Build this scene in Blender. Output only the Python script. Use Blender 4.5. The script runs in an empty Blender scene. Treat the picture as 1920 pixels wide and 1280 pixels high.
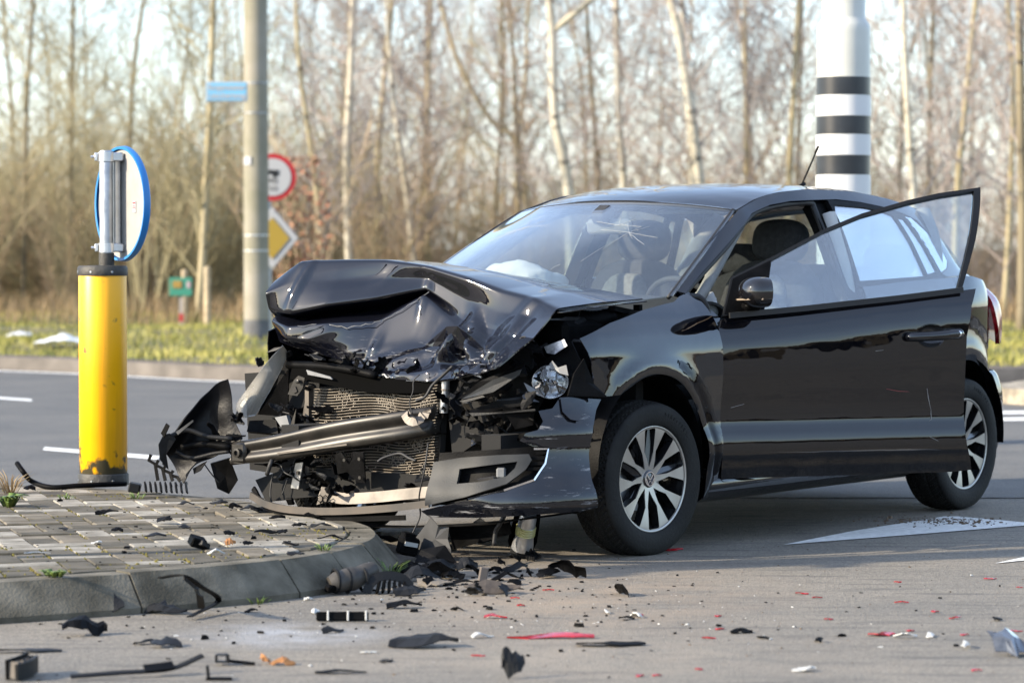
import bpy, bmesh, math, random
from mathutils import Vector, Matrix, noise
from mathutils.geometry import delaunay_2d_cdt
R = math.radians
random.seed(7)
scene = bpy.context.scene
COL = scene.collection

# ------------------------------------------------------------------ camera, sky, sun, exposure
cam_d = bpy.data.cameras.new('camera'); cam = bpy.data.objects.new('camera', cam_d); COL.objects.link(cam)
cam.location = (0, 0, 1.18); cam.rotation_euler = (math.pi/2 - 0.031597, 0, 0)
cam_d.sensor_width = 36; cam_d.lens = 105; cam_d.clip_end = 3000; cam_d.clip_start = .1
cam_d.dof.use_dof = True; cam_d.dof.focus_distance = 11.7; cam_d.dof.aperture_fstop = 3.5
scene.camera = cam
SUN_EL, SUN_AZ = R(24), math.atan2(-.936, -.352)        # direction towards the sun, azimuth from +Y to +X
world = bpy.data.worlds.new('World'); scene.world = world; world.use_nodes = True
wn = world.node_tree; wn.nodes.clear()
sky = wn.nodes.new('ShaderNodeTexSky'); sky.sky_type = 'NISHITA'; sky.sun_disc = False
sky.sun_elevation = SUN_EL; sky.sun_rotation = SUN_AZ; sky.air_density = 1.0; sky.dust_density = .8; sky.ozone_density = 2.5
bg = wn.nodes.new('ShaderNodeBackground'); bg.inputs['Strength'].default_value = .15
wo = wn.nodes.new('ShaderNodeOutputWorld')
# thin high cloud veil over the clear sky: pale, even, faintly streaked, the same all round
wtc = wn.nodes.new('ShaderNodeTexCoord'); wmp = wn.nodes.new('ShaderNodeMapping'); wmp.inputs['Scale'].default_value = (1.2, 1.2, 3.5); wn.links.new(wtc.outputs['Generated'], wmp.inputs[0])
wnz = wn.nodes.new('ShaderNodeTexNoise'); wnz.inputs['Scale'].default_value = 2.2; wnz.inputs['Detail'].default_value = 7; wnz.inputs['Roughness'].default_value = .6; wn.links.new(wmp.outputs[0], wnz.inputs['Vector'])
wrp = wn.nodes.new('ShaderNodeValToRGB'); wrp.color_ramp.elements[0].position = .3; wrp.color_ramp.elements[1].position = .75
wrp.color_ramp.elements[0].color = (.55, .62, .80, 1); wrp.color_ramp.elements[1].color = (.95, 1.0, 1.14, 1); wn.links.new(wnz.outputs['Fac'], wrp.inputs[0])
wsc = wn.nodes.new('ShaderNodeVectorMath'); wsc.operation = 'SCALE'; wsc.inputs['Scale'].default_value = 2.0; wn.links.new(wrp.outputs[0], wsc.inputs[0])
wad = wn.nodes.new('ShaderNodeVectorMath'); wad.operation = 'ADD'; wn.links.new(sky.outputs[0], wad.inputs[0]); wn.links.new(wsc.outputs[0], wad.inputs[1])
wn.links.new(wad.outputs[0], bg.inputs[0]); wn.links.new(bg.outputs[0], wo.inputs[0])
sun_d = bpy.data.lights.new('sun', 'SUN'); sun = bpy.data.objects.new('sun', sun_d); COL.objects.link(sun)
sun_d.energy = 5.0; sun_d.angle = R(.55); sun_d.color = (1, .865, .67)
to_sun = Vector((math.sin(SUN_AZ)*math.cos(SUN_EL), math.cos(SUN_AZ)*math.cos(SUN_EL), math.sin(SUN_EL)))
sun.rotation_euler = to_sun.to_track_quat('Z', 'Y').to_euler(); sun.location = to_sun*50
vs = scene.view_settings; vs.view_transform = 'Standard'; vs.look = 'None'; vs.gamma = 1; vs.exposure = .98
vs.use_curve_mapping = False
scene.cycles.max_bounces = 10; scene.cycles.transparent_max_bounces = 16; scene.cycles.use_denoising = True
scene.cycles.caustics_reflective = False; scene.cycles.caustics_refractive = False

# ------------------------------------------------------------------ helpers
def tag(o, label=None, cat=None, group=None, kind=None):
    if label: o['label'] = label
    if cat: o['category'] = cat
    if group: o['group'] = group
    if kind: o['kind'] = kind
    return o
def thing(name, label, cat, loc=(0, 0, 0), rz=0, group=None):
    o = bpy.data.objects.new(name, None); COL.objects.link(o); o.empty_display_size = .1
    o.location = loc; o.rotation_euler = (0, 0, rz)
    return tag(o, label, cat, group)
def link(name, me, parent=None, loc=None):
    o = bpy.data.objects.new(name, me); COL.objects.link(o)
    if parent: o.parent = parent
    if loc: o.location = loc
    return o
def mesh_obj(name, V, Fc, m, parent=None, smooth=False, loc=None, normals=None):
    me = bpy.data.meshes.new(name); me.from_pydata([tuple(v) for v in V], [], Fc); me.update()
    ms = m if isinstance(m, (list, tuple)) else [m]
    for k in ms: me.materials.append(k)
    if smooth: me.polygons.foreach_set('use_smooth', [True]*len(me.polygons))
    if normals is not None: me.normals_split_custom_set_from_vertices([tuple(n) for n in normals])
    return link(name, me, parent, loc)
def cat(P, n=6, closed=False):
    """Catmull-Rom through points of any dimension"""
    P = [tuple(p) for p in P]; N = len(P); out = []
    segs = N if closed else N-1
    for i in range(segs):
        if closed: a, b, c, d = P[i-1], P[i], P[(i+1) % N], P[(i+2) % N]
        else:
            b, c = P[i], P[i+1]
            a = P[i-1] if i else tuple(2*x-y for x, y in zip(b, c))
            d = P[i+2] if i+2 < N else tuple(2*y-x for x, y in zip(b, c))
        for k in range(n):
            t = k/n; t2 = t*t; t3 = t2*t
            out.append(tuple(.5*(2*q+(r-p)*t+(2*p-5*q+4*r-s)*t2+(3*q-p-3*r+s)*t3) for p, q, r, s in zip(a, b, c, d)))
    if not closed: out.append(P[-1])
    return out
def fn1(xs, ys):
    """smooth 1-D function through samples (monotone-ish Hermite)"""
    n = len(xs); d = [(ys[i+1]-ys[i])/(xs[i+1]-xs[i]) for i in range(n-1)]
    m = [d[0]]+[0 if d[i-1]*d[i] <= 0 else 2*d[i-1]*d[i]/(d[i-1]+d[i]) for i in range(1, n-1)]+[d[-1]]
    def f(x):
        if x <= xs[0]: return ys[0]
        if x >= xs[-1]: return ys[-1]
        i = 0
        while x > xs[i+1]: i += 1
        h = xs[i+1]-xs[i]; t = (x-xs[i])/h
        return (2*t**3-3*t*t+1)*ys[i]+(t**3-2*t*t+t)*h*m[i]+(-2*t**3+3*t*t)*ys[i+1]+(t**3-t*t)*h*m[i+1]
    return f
def resample(P, n):
    P = [Vector(p) for p in P]; L = [0]
    for a, b in zip(P, P[1:]): L.append(L[-1]+(b-a).length)
    out = []; i = 0
    for k in range(n):
        s = L[-1]*k/(n-1)
        while i < len(P)-2 and s > L[i+1]: i += 1
        t = (s-L[i])/max(1e-9, L[i+1]-L[i]); out.append(P[i].lerp(P[i+1], min(1, t)))
    return out
class MB:
    """collects simple solids; build() makes one mesh object"""
    def __init__(s): s.V = []; s.F = []; s.M = []
    def add(s, V, Fc, mi=0):
        o = len(s.V); s.V += [Vector(v) for v in V]; s.F += [tuple(i+o for i in f) for f in Fc]; s.M += [mi]*len(Fc); return s
    def box(s, c, d, rot=None, bev=0, mi=0):
        x, y, z = (k/2 for k in d); c = Vector(c)
        m = Matrix.Identity(3) if rot is None else (rot if isinstance(rot, Matrix) else Matrix.Rotation(rot[2], 3, 'Z') @ Matrix.Rotation(rot[1], 3, 'Y') @ Matrix.Rotation(rot[0], 3, 'X'))
        if bev:
            b = bev; V = []; Fc = []
            for sx in (-1, 1):
                for sy in (-1, 1):
                    for sz in (-1, 1):
                        V += [m @ Vector((sx*x, sy*(y-b), sz*(z-b)))+c, m @ Vector((sx*(x-b), sy*y, sz*(z-b)))+c, m @ Vector((sx*(x-b), sy*(y-b), sz*z))+c]
            I = lambda a, b_, c_, k: ((a*4+b_*2+c_)*3+k)
            for a in (0, 1):
                Fc += [(I(a,0,0,0), I(a,1,0,0), I(a,1,1,0), I(a,0,1,0)), (I(0,a,0,1), I(1,a,0,1), I(1,a,1,1), I(0,a,1,1)), (I(0,0,a,2), I(1,0,a,2), I(1,1,a,2), I(0,1,a,2))]
                for b_ in (0, 1):
                    Fc += [(I(a,b_,0,0), I(a,b_,1,0), I(a,b_,1,1), I(a,b_,0,1)), (I(a,0,b_,0), I(a,1,b_,0), I(a,1,b_,2), I(a,0,b_,2)), (I(0,a,b_,1), I(1,a,b_,1), I(1,a,b_,2), I(0,a,b_,2))]
                    for c_ in (0, 1): Fc.append((I(a,b_,c_,0), I(a,b_,c_,1), I(a,b_,c_,2)))
            return s.add(V, Fc, mi)
        V = [m @ Vector((sx*x, sy*y, sz*z))+c for sx in (-1, 1) for sy in (-1, 1) for sz in (-1, 1)]
        return s.add(V, [(0,1,3,2), (4,6,7,5), (0,4,5,1), (2,3,7,6), (0,2,6,4), (1,5,7,3)], mi)
    def tube(s, P, r, n=6, cap=True, mi=0):
        P = [Vector(p) for p in P]; rs = r if isinstance(r, (list, tuple)) else [r]*len(P)
        V = []; Fc = []; t0 = (P[1]-P[0]).normalized(); u = t0.orthogonal().normalized()
        for i, p in enumerate(P):
            t = ((P[min(i+1, len(P)-1)]-P[max(i-1, 0)])).normalized()
            u = (u-t*u.dot(t)); u = u.normalized() if u.length > 1e-6 else t.orthogonal().normalized(); w = t.cross(u)
            for k in range(n):
                a = 2*math.pi*k/n; V.append(p+(u*math.cos(a)+w*math.sin(a))*rs[i])
        for i in range(len(P)-1):
            for k in range(n):
                k2 = (k+1) % n; Fc.append((i*n+k, i*n+k2, (i+1)*n+k2, (i+1)*n+k))
        if cap: Fc += [tuple(range(n))[::-1], tuple((len(P)-1)*n+k for k in range(n))]
        return s.add(V, Fc, mi)
    def strip(s, P, half, th, upv=(0, 0, 1), mi=0):
        """flat bar of width 2*half and thickness th along path P"""
        P = [Vector(p) for p in P]; V = []; Fc = []; upv = Vector(upv)
        hs = half if isinstance(half, (list, tuple)) else [half]*len(P)
        for i, p in enumerate(P):
            t = (P[min(i+1, len(P)-1)]-P[max(i-1, 0)]).normalized(); w = t.cross(upv).normalized(); n = w.cross(t)
            V += [p+w*hs[i]+n*th/2, p-w*hs[i]+n*th/2, p-w*hs[i]-n*th/2, p+w*hs[i]-n*th/2]
        for i in range(len(P)-1):
            for k in range(4): Fc.append((i*4+k, i*4+(k+1) % 4, i*4+4+(k+1) % 4, i*4+4+k))
        Fc += [(3, 2, 1, 0), tuple(len(P)*4-4+k for k in range(4))]
        return s.add(V, Fc, mi)
    def lathe(s, prof, n=32, c=(0, 0, 0), axis='Z', mi=0, a0=0, a1=2*math.pi):
        """prof: (radius, height)"""
        V = []; Fc = []; c = Vector(c); full = abs(a1-a0-2*math.pi) < 1e-6; m = n if full else n+1
        for (r, h) in prof:
            for k in range(m):
                a = a0+(a1-a0)*k/n; p = (r*math.cos(a), r*math.sin(a), h)
                p = p if axis == 'Z' else ((p[0], p[2], p[1]) if axis == 'Y' else (p[2], p[0], p[1])); V.append(c+Vector(p))
        for i in range(len(prof)-1):
            for k in range(n):
                k2 = (k+1) % m; Fc.append((i*m+k, i*m+k2, (i+1)*m+k2, (i+1)*m+k))
        return s.add(V, Fc, mi)
    def prism(s, poly, th, frame, mi=0):
        """poly 2-D outline (CCW), frame = 4x4 matrix with local Z the extrude direction"""
        n = len(poly); V = [frame @ Vector((p[0], p[1], 0)) for p in poly]+[frame @ Vector((p[0], p[1], th)) for p in poly]
        return s.add(V, [tuple(range(n))[::-1], tuple(range(n, 2*n))]+[(k, (k+1) % n, n+(k+1) % n, n+k) for k in range(n)], mi)
    def xf(s, m): s.V = [m @ v for v in s.V]; return s
    def build(s, name, m, parent=None, smooth=False, loc=None, ang=None):
        o = mesh_obj(name, s.V, s.F, m, parent, smooth, loc)
        if any(s.M): o.data.polygons.foreach_set('material_index', s.M)
        if ang:
            bm = bmesh.new(); bm.from_mesh(o.data); bmesh.ops.recalc_face_normals(bm, faces=bm.faces)
            for e in bm.edges:
                if len(e.link_faces) == 2 and e.calc_face_angle(0) > R(ang): e.smooth = False
            for f in bm.faces: f.smooth = True
            bm.to_mesh(o.data); bm.free()
        return o
def net(rows, nu=6, nv=6):
    """bicubic Catmull-Rom patch through a control net -> grid of points"""
    rows = [cat(r, nu) for r in rows]; cols = list(zip(*rows))
    cols = [cat(c, nv) for c in cols]
    return [list(r) for r in zip(*cols)]
def lin_net(rows, n, m):
    rows = [[Vector(a).lerp(Vector(b), k/n) for a, b in zip(r, r[1:]) for k in range(n)]+[Vector(r[-1])] for r in rows]
    return [[a.lerp(b, k/m) for a, b in zip(r0, r1)] for r0, r1 in zip(rows, rows[1:]) for k in range(m)]+[rows[-1]]
def relax(G, it, w=.5):
    h, wd = len(G), len(G[0])
    for _ in range(it):
        N = [list(r) for r in G]
        for i in range(h):
            for j in range(wd):
                if 0 < i < h-1 and 0 < j < wd-1: N[i][j] = G[i][j].lerp((G[i-1][j]+G[i+1][j]+G[i][j-1]+G[i][j+1])/4, w)
                elif 0 < i < h-1: N[i][j] = G[i][j].lerp((G[i-1][j]+G[i+1][j])/2, w)
                elif 0 < j < wd-1: N[i][j] = G[i][j].lerp((G[i][j-1]+G[i][j+1])/2, w)
        G = N
    return G
def grid_obj(name, G, m, parent, th=0.003, normals=True, flip=False, loc=None, smooth=True, sharp=None):
    """sheet of metal or glass with thickness from a grid of points"""
    h, w = len(G), len(G[0]); P = [[Vector(p) for p in r] for r in G]; N = []
    for i in range(h):
        for j in range(w):
            a = P[i][min(j+1, w-1)]-P[i][max(j-1, 0)]; b = P[min(i+1, h-1)][j]-P[max(i-1, 0)][j]
            n = a.cross(b); n = n.normalized() if n.length > 1e-12 else Vector((0, 0, 1)); N.append(-n if flip else n)
    V = [p for r in P for p in r]; q = lambda i, j: i*w+j
    Fc = [(q(i, j), q(i, j+1), q(i+1, j+1), q(i+1, j)) for i in range(h-1) for j in range(w-1)]
    if flip: Fc = [f[::-1] for f in Fc]
    n0 = len(V); V2 = list(V); N2 = list(N)
    if th:
        V2 += [v-n*th for v, n in zip(V, N)]; N2 += [-n for n in N]; F2 = Fc+[tuple(k+n0 for k in f[::-1]) for f in Fc]
        loop = [q(0, j) for j in range(w)]+[q(i, w-1) for i in range(1, h)]+[q(h-1, j) for j in range(w-2, -1, -1)]+[q(i, 0) for i in range(h-2, 0, -1)]
        o = len(V2); L = len(loop); cen = sum(V, Vector())/len(V)
        for k in loop:
            e = (V[k]-cen); e = e-N[k]*e.dot(N[k]); e = e.normalized() if e.length > 1e-9 else N[k]
            V2 += [V[k], V[k]-N[k]*th]; N2 += [e, e]
        for k in range(L):
            a, b = o+2*k, o+2*((k+1) % L); F2.append((a, a+1, b+1, b) if not flip else (b, b+1, a+1, a))
    else: F2 = Fc
    return mesh_obj(name, V2, F2, m, parent, True, loc, N2 if normals else None)
def inpoly(p, poly):
    x, y = p; c = False; n = len(poly); j = n-1
    for i in range(n):
        xi, yi = poly[i]; xj, yj = poly[j]
        if (yi > y) != (yj > y) and x < (xj-xi)*(y-yi)/(yj-yi)+xi: c = not c
        j = i
    return c
def densify(poly, sp):
    out = []
    for a, b in zip(poly, poly[1:]+poly[:1]):
        n = max(1, int(math.ceil(math.dist(a, b)/sp)))
        out += [(a[0]+(b[0]-a[0])*k/n, a[1]+(b[1]-a[1])*k/n) for k in range(n)]
    return out
def panel(name, outline, fn, m, parent, out=(0, 1, 0), sp=.035, th=.004, holes=(), loc=None, jitter=0):
    """curved sheet: outline in 2-D parameters, fn(a, b) -> 3-D point"""
    loops = [densify([tuple(p) for p in outline], sp)]+[densify([tuple(p) for p in h], sp) for h in holes]
    pts = []; edges = []
    for lp in loops:
        o = len(pts); pts += lp; edges += [(o+k, o+(k+1) % len(lp)) for k in range(len(lp))]
    bd = list(pts)
    xs = [p[0] for p in bd]; ys = [p[1] for p in bd]; y = min(ys)+sp*.5; r = 0
    while y < max(ys):
        x = min(xs)+sp*(.5 if r % 2 else 1.0)*.6
        while x < max(xs):
            p = (x+random.uniform(-1, 1)*jitter, y+random.uniform(-1, 1)*jitter)
            if inpoly(p, loops[0]) and not any(inpoly(p, h) for h in loops[1:]) and min((p[0]-b[0])**2+(p[1]-b[1])**2 for b in bd) > (sp*.5)**2: pts.append(p)
            x += sp
        y += sp*.87; r += 1
    res = delaunay_2d_cdt([Vector(p) for p in pts], edges, [], 0, 1e-6)
    vs_, fs = res[0], res[2]; T = []
    for f in fs:
        c = (sum(vs_[k][0] for k in f)/3, sum(vs_[k][1] for k in f)/3)
        if inpoly(c, loops[0]) and not any(inpoly(c, h) for h in loops[1:]): T.append(tuple(f))
    out = Vector(out); V = [Vector(fn(v[0], v[1])) for v in vs_]; N = []; e = 2e-3
    for v in vs_:
        a = Vector(fn(v[0]+e, v[1]))-Vector(fn(v[0]-e, v[1])); b = Vector(fn(v[0], v[1]+e))-Vector(fn(v[0], v[1]-e))
        n = a.cross(b); n = n.normalized() if n.length > 1e-12 else out.copy(); N.append(n if n.dot(out) > 0 else -n)
    F1 = []
    for f in T:
        n = (V[f[1]]-V[f[0]]).cross(V[f[2]]-V[f[0]]); F1.append(f if n.dot(out) > 0 else f[::-1])
    n0 = len(V); V2 = V+[v-n*th for v, n in zip(V, N)]; N2 = N+[-n for n in N]; F2 = F1+[tuple(k+n0 for k in f[::-1]) for f in F1]
    cnt = {}
    for f in F1:
        for a, b in ((f[0], f[1]), (f[1], f[2]), (f[2], f[0])): cnt[(a, b)] = 1
    for (a, b) in list(cnt):
        if (b, a) not in cnt:
            d = (V[b]-V[a]); nn = d.cross(N[a]).normalized() if d.length > 1e-9 else N[a]
            o = len(V2); V2 += [V[a], V[b], V[b]-N[b]*th, V[a]-N[a]*th]; N2 += [nn]*4; F2.append((o+1, o, o+3, o+2))
    return mesh_obj(name, V2, F2, m, parent, True, loc, N2)

# ------------------------------------------------------------------ materials
def mat(name, col, rough=.5, metal=0, var=0, vscale=8, bump=0, bscale=60, coat=0, col2=None, spec=.5, sss=None, trans=0, detail=6, rvar=0):
    m = bpy.data.materials.new(name); m.use_nodes = True; nt = m.node_tree; b = nt.nodes['Principled BSDF']
    b.inputs['Base Color'].default_value = (*col, 1); b.inputs['Roughness'].default_value = rough; b.inputs['Metallic'].default_value = metal
    b.inputs['Specular IOR Level'].default_value = spec
    if coat: b.inputs['Coat Weight'].default_value = coat; b.inputs['Coat Roughness'].default_value = .03
    if trans: b.inputs['Transmission Weight'].default_value = trans
    if var or col2 or bump or rvar:
        tc = nt.nodes.new('ShaderNodeTexCoord')
    if var or col2:
        nz = nt.nodes.new('ShaderNodeTexNoise'); nz.inputs['Scale'].default_value = vscale; nz.inputs['Detail'].default_value = detail
        nt.links.new(tc.outputs['Object'], nz.inputs['Vector'])
        rp = nt.nodes.new('ShaderNodeValToRGB'); rp.color_ramp.elements[0].position = .35; rp.color_ramp.elements[1].position = .68
        c2 = col2 or tuple(min(1, c*(1+var)) for c in col); c1 = col if col2 else tuple(c*(1-var) for c in col)
        rp.color_ramp.elements[0].color = (*c1, 1); rp.color_ramp.elements[1].color = (*c2, 1)
        nt.links.new(nz.outputs['Fac'], rp.inputs[0]); nt.links.new(rp.outputs[0], b.inputs['Base Color'])
        if rvar:
            mr = nt.nodes.new('ShaderNodeMapRange'); mr.inputs['To Min'].default_value = max(0, rough-rvar); mr.inputs['To Max'].default_value = min(1, rough+rvar)
            nt.links.new(nz.outputs['Fac'], mr.inputs['Value']); nt.links.new(mr.outputs[0], b.inputs['Roughness'])
    if bump:
        n2 = nt.nodes.new('ShaderNodeTexNoise'); n2.inputs['Scale'].default_value = bscale; n2.inputs['Detail'].default_value = 5
        nt.links.new(tc.outputs['Object'], n2.inputs['Vector'])
        bp = nt.nodes.new('ShaderNodeBump'); bp.inputs['Strength'].default_value = bump; bp.inputs['Distance'].default_value = .02
        nt.links.new(n2.outputs['Fac'], bp.inputs['Height']); nt.links.new(bp.outputs[0], b.inputs['Normal'])
    return m
def glass(name, tint, fac=1.0, rough=0.0, dirt=0):
    m = bpy.data.materials.new(name); m.use_nodes = True; nt = m.node_tree; nt.nodes.remove(nt.nodes['Principled BSDF']); out = nt.nodes['Material Output']
    t = nt.nodes.new('ShaderNodeBsdfTransparent'); t.inputs[0].default_value = (*tint, 1)
    g = nt.nodes.new('ShaderNodeBsdfGlossy'); g.inputs['Roughness'].default_value = rough; g.inputs[0].default_value = (1, 1, 1, 1)
    lw = nt.nodes.new('ShaderNodeLayerWeight'); lw.inputs['Blend'].default_value = .5      # Schlick reflectance of thin glass
    pw = nt.nodes.new('ShaderNodeMath'); pw.operation = 'POWER'; pw.inputs[1].default_value = 5; nt.links.new(lw.outputs['Facing'], pw.inputs[0])
    fr = nt.nodes.new('ShaderNodeMath'); fr.operation = 'MULTIPLY_ADD'; fr.inputs[1].default_value = .95; fr.inputs[2].default_value = .045; nt.links.new(pw.outputs[0], fr.inputs[0])
    mu = nt.nodes.new('ShaderNodeMath'); mu.operation = 'MULTIPLY'; mu.use_clamp = True; mu.inputs[1].default_value = fac
    mx = nt.nodes.new('ShaderNodeMixShader')
    nt.links.new(fr.outputs[0], mu.inputs[0]); nt.links.new(mu.outputs[0], mx.inputs[0]); nt.links.new(t.outputs[0], mx.inputs[1]); nt.links.new(g.outputs[0], mx.inputs[2])
    last = mx
    if dirt:
        d = nt.nodes.new('ShaderNodeBsdfDiffuse'); d.inputs[0].default_value = (.5, .47, .42, 1); m2 = nt.nodes.new('ShaderNodeMixShader')
        nz = nt.nodes.new('ShaderNodeTexNoise'); nz.inputs['Scale'].default_value = 3; nz.inputs['Detail'].default_value = 8
        tc = nt.nodes.new('ShaderNodeTexCoord'); nt.links.new(tc.outputs['Object'], nz.inputs['Vector'])
        mr = nt.nodes.new('ShaderNodeMapRange'); mr.inputs['From Min'].default_value = .3; mr.inputs['From Max'].default_value = .8; mr.inputs['To Max'].default_value = dirt
        nt.links.new(nz.outputs['Fac'], mr.inputs['Value']); nt.links.new(mr.outputs[0], m2.inputs[0]); nt.links.new(mx.outputs[0], m2.inputs[1]); nt.links.new(d.outputs[0], m2.inputs[2]); last = m2
    nt.links.new(last.outputs[0], out.inputs[0]); return m

# ------------------------------------------------------------------ ground materials
def asphalt_mat(name, dark=(.095, .088, .076), light=(.30, .277, .238), stains=True, bumpk=.5):
    m = bpy.data.materials.new(name); m.use_nodes = True; nt = m.node_tree; N = nt.nodes; L = nt.links; b = N['Principled BSDF']
    tc = N.new('ShaderNodeTexCoord')
    def nz(scale, det=3, rough=.5, sc=None):
        n = N.new('ShaderNodeTexNoise'); n.inputs['Scale'].default_value = scale; n.inputs['Detail'].default_value = det; n.inputs['Roughness'].default_value = rough
        if sc:
            mp = N.new('ShaderNodeMapping'); mp.inputs['Scale'].default_value = sc; mp.inputs['Rotation'].default_value = (0, 0, R(14)); L.new(tc.outputs['Object'], mp.inputs[0]); L.new(mp.outputs[0], n.inputs['Vector'])
        else: L.new(tc.outputs['Object'], n.inputs['Vector'])
        return n
    def ramp(src, p0, p1, c0, c1):
        r = N.new('ShaderNodeValToRGB'); r.color_ramp.elements[0].position = p0; r.color_ramp.elements[1].position = p1
        r.color_ramp.elements[0].color = (*c0, 1); r.color_ramp.elements[1].color = (*c1, 1); L.new(src, r.inputs[0]); return r
    def mix(f, a, c, mode='MIX'):
        x = N.new('ShaderNodeMix'); x.data_type = 'RGBA'; x.blend_type = mode
        if isinstance(f, float): x.inputs[0].default_value = f
        else: L.new(f, x.inputs[0])
        for k, v in ((6, a), (7, c)):
            if isinstance(v, tuple): x.inputs[k].default_value = (*v, 1)
            else: L.new(v, x.inputs[k])
        return x.outputs[2]
    vo = N.new('ShaderNodeTexVoronoi'); vo.inputs['Scale'].default_value = 135; L.new(tc.outputs['Object'], vo.inputs['Vector'])
    stone = ramp(vo.outputs['Color'], .15, .85, dark, light)
    fine = nz(420, 2); col = mix(.5, stone.outputs[0], ramp(fine.outputs['Fac'], .35, .65, dark, light).outputs[0])
    big = nz(1.1, 6, .6); col = mix(1.0, col, ramp(big.outputs['Fac'], .3, .7, (.78, .79, .8), (1.18, 1.14, 1.08)).outputs[0], 'MULTIPLY')
    if stains:
        sk = nz(2.2, 5, .6, (1, 7, 1)); f = ramp(sk.outputs['Fac'], .52, .68, (0, 0, 0), (.62, .62, .62)); col = mix(f.outputs[0], col, (.07, .068, .065))
        sp = nz(26, 3); f = ramp(sp.outputs['Fac'], .70, .74, (0, 0, 0), (.6, .6, .6)); col = mix(f.outputs[0], col, (.05, .045, .04))
        # dusting of sand and powder where the wreck came to rest, and a dried pale spill
        def blob(c, sx, sy, colr, amt, nsc):
            nonlocal col
            mp = N.new('ShaderNodeMapping'); mp.vector_type = 'POINT'; mp.inputs['Location'].default_value = (-c[0]/sx, -c[1]/sy, 0); mp.inputs['Scale'].default_value = (1/sx, 1/sy, 0)
            L.new(tc.outputs['Object'], mp.inputs[0]); ln = N.new('ShaderNodeVectorMath'); ln.operation = 'LENGTH'; L.new(mp.outputs[0], ln.inputs[0])
            mr = N.new('ShaderNodeMapRange'); mr.inputs['From Min'].default_value = 1; mr.inputs['From Max'].default_value = .2; L.new(ln.outputs['Value'], mr.inputs['Value'])
            n = nz(nsc, 5, .65); rr = ramp(n.outputs['Fac'], .32, .62, (0, 0, 0), (1, 1, 1))
            mm = N.new('ShaderNodeMath'); mm.operation = 'MULTIPLY'; L.new(mr.outputs[0], mm.inputs[0]); L.new(rr.outputs[0], mm.inputs[1])
            m2 = N.new('ShaderNodeMath'); m2.operation = 'MULTIPLY'; L.new(mm.outputs[0], m2.inputs[0]); m2.inputs[1].default_value = amt
            col = mix(m2.outputs[0], col, colr)
        blob((0.219, 10.1862), .9, 1.5, (.30, .235, .17), .75, 3.5)
        blob((0.2155, 8.5867), 1.1, .7, (.28, .24, .19), .55, 5)
        blob((-0.6983, 9.0612), .38, .38, (.40, .42, .45), .6, 6)
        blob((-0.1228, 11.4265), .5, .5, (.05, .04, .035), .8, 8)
    L.new(col, b.inputs['Base Color']); b.inputs['Roughness'].default_value = .82; b.inputs['Specular IOR Level'].default_value = .35
    bp = N.new('ShaderNodeBump'); bp.inputs['Strength'].default_value = bumpk; bp.inputs['Distance'].default_value = .006
    ad = N.new('ShaderNodeMath'); ad.operation = 'ADD'; L.new(vo.outputs['Distance'], ad.inputs[0]); L.new(fine.outputs['Fac'], ad.inputs[1])
    L.new(ad.outputs[0], bp.inputs['Height']); L.new(bp.outputs[0], b.inputs['Normal'])
    return m
M_ASPH = asphalt_mat('asphalt')
M_MARK = mat('road_paint', (.72, .72, .69), .7, var=.14, vscale=30, bump=.3, bscale=250)
M_SOIL = mat('verge_soil', (.085, .068, .055), .95, col2=(.14, .115, .095), vscale=3, bump=.6, bscale=40)
M_GRND = mat('grass_ground', (.075, .085, .03), .95, col2=(.17, .14, .07), vscale=1.2, bump=.8, bscale=30)
M_LEAF = mat('leaf_litter', (.10, .065, .035), .95, col2=(.19, .13, .075), vscale=2, bump=1, bscale=14)

def sheet(name, poly, z, m, kind='structure', fn=None):
    o = mesh_obj(name, [(p[0], p[1], z if not fn else fn(p)) for p in poly], [tuple(range(len(poly)))], m); tag(o, kind=kind); return o
sheet('ground', [(-2500, -2500), (2500, -2500), (2500, 2500), (-2500, 2500)], -.03, M_GRND)
road = sheet('road', [(-300, -150), (300, -150), (300, 60), (-300, 60)], 0, M_ASPH)
main_road_shaded = sheet('main_road_shaded', [(-300, 14), (300, 14), (300, 60), (-300, 60)], .004, asphalt_mat('shade_toned_asphalt', (.075, .0755, .074), (.175, .174, .168), False))  # overlay on the far road, its asphalt colour darkened in place of shade
# far edge of the road, kerb line running left to right
EDGE = cat([(-60, 62), (-30, 44), (-12, 33), (-4.95, 28.6), (-2.3, 26.1), (0, 25.3), (4.2, 25.8), (10, 28), (30, 36), (60, 50)], 5)
def band(name, d0, d1, z0, z1, m, extra=None):
    V = []; Fc = []
    for x, y in EDGE: V += [(x, y+d0, z0), (x, y+d1, z1)]
    for i in range(len(EDGE)-1): Fc.append((2*i, 2*i+2, 2*i+3, 2*i+1))
    return tag(mesh_obj(name, V, Fc, m), kind='structure')
band('road_edge_line', -.32, -.14, .008, .008, M_MARK)
kb = band('verge_kerb', 0, .03, .0, .13, mat('far_kerb', (.13, .115, .1), .9, var=.25, vscale=4))
band('verge_soil', 0.03, .45, .13, .135, M_SOIL)
def gz(x, y): return .14+.10*noise.noise(Vector((x*.35, y*.35, 0)))+max(0, (y-31))*.006
gv = []; gf = []; nx, ny = 150, 26
for j in range(ny):
    for i in range(nx):
        e = EDGE[min(len(EDGE)-1, int(i/(nx-1)*(len(EDGE)-1)))]; t = i/(nx-1)*(len(EDGE)-1); k = int(min(t, len(EDGE)-2)); f = t-k
        ex = EDGE[k][0]*(1-f)+EDGE[k+1][0]*f; ey = EDGE[k][1]*(1-f)+EDGE[k+1][1]*f; y = ey+.4+j*.75
        gv.append((ex, y, gz(ex, y) if j else .13))
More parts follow.
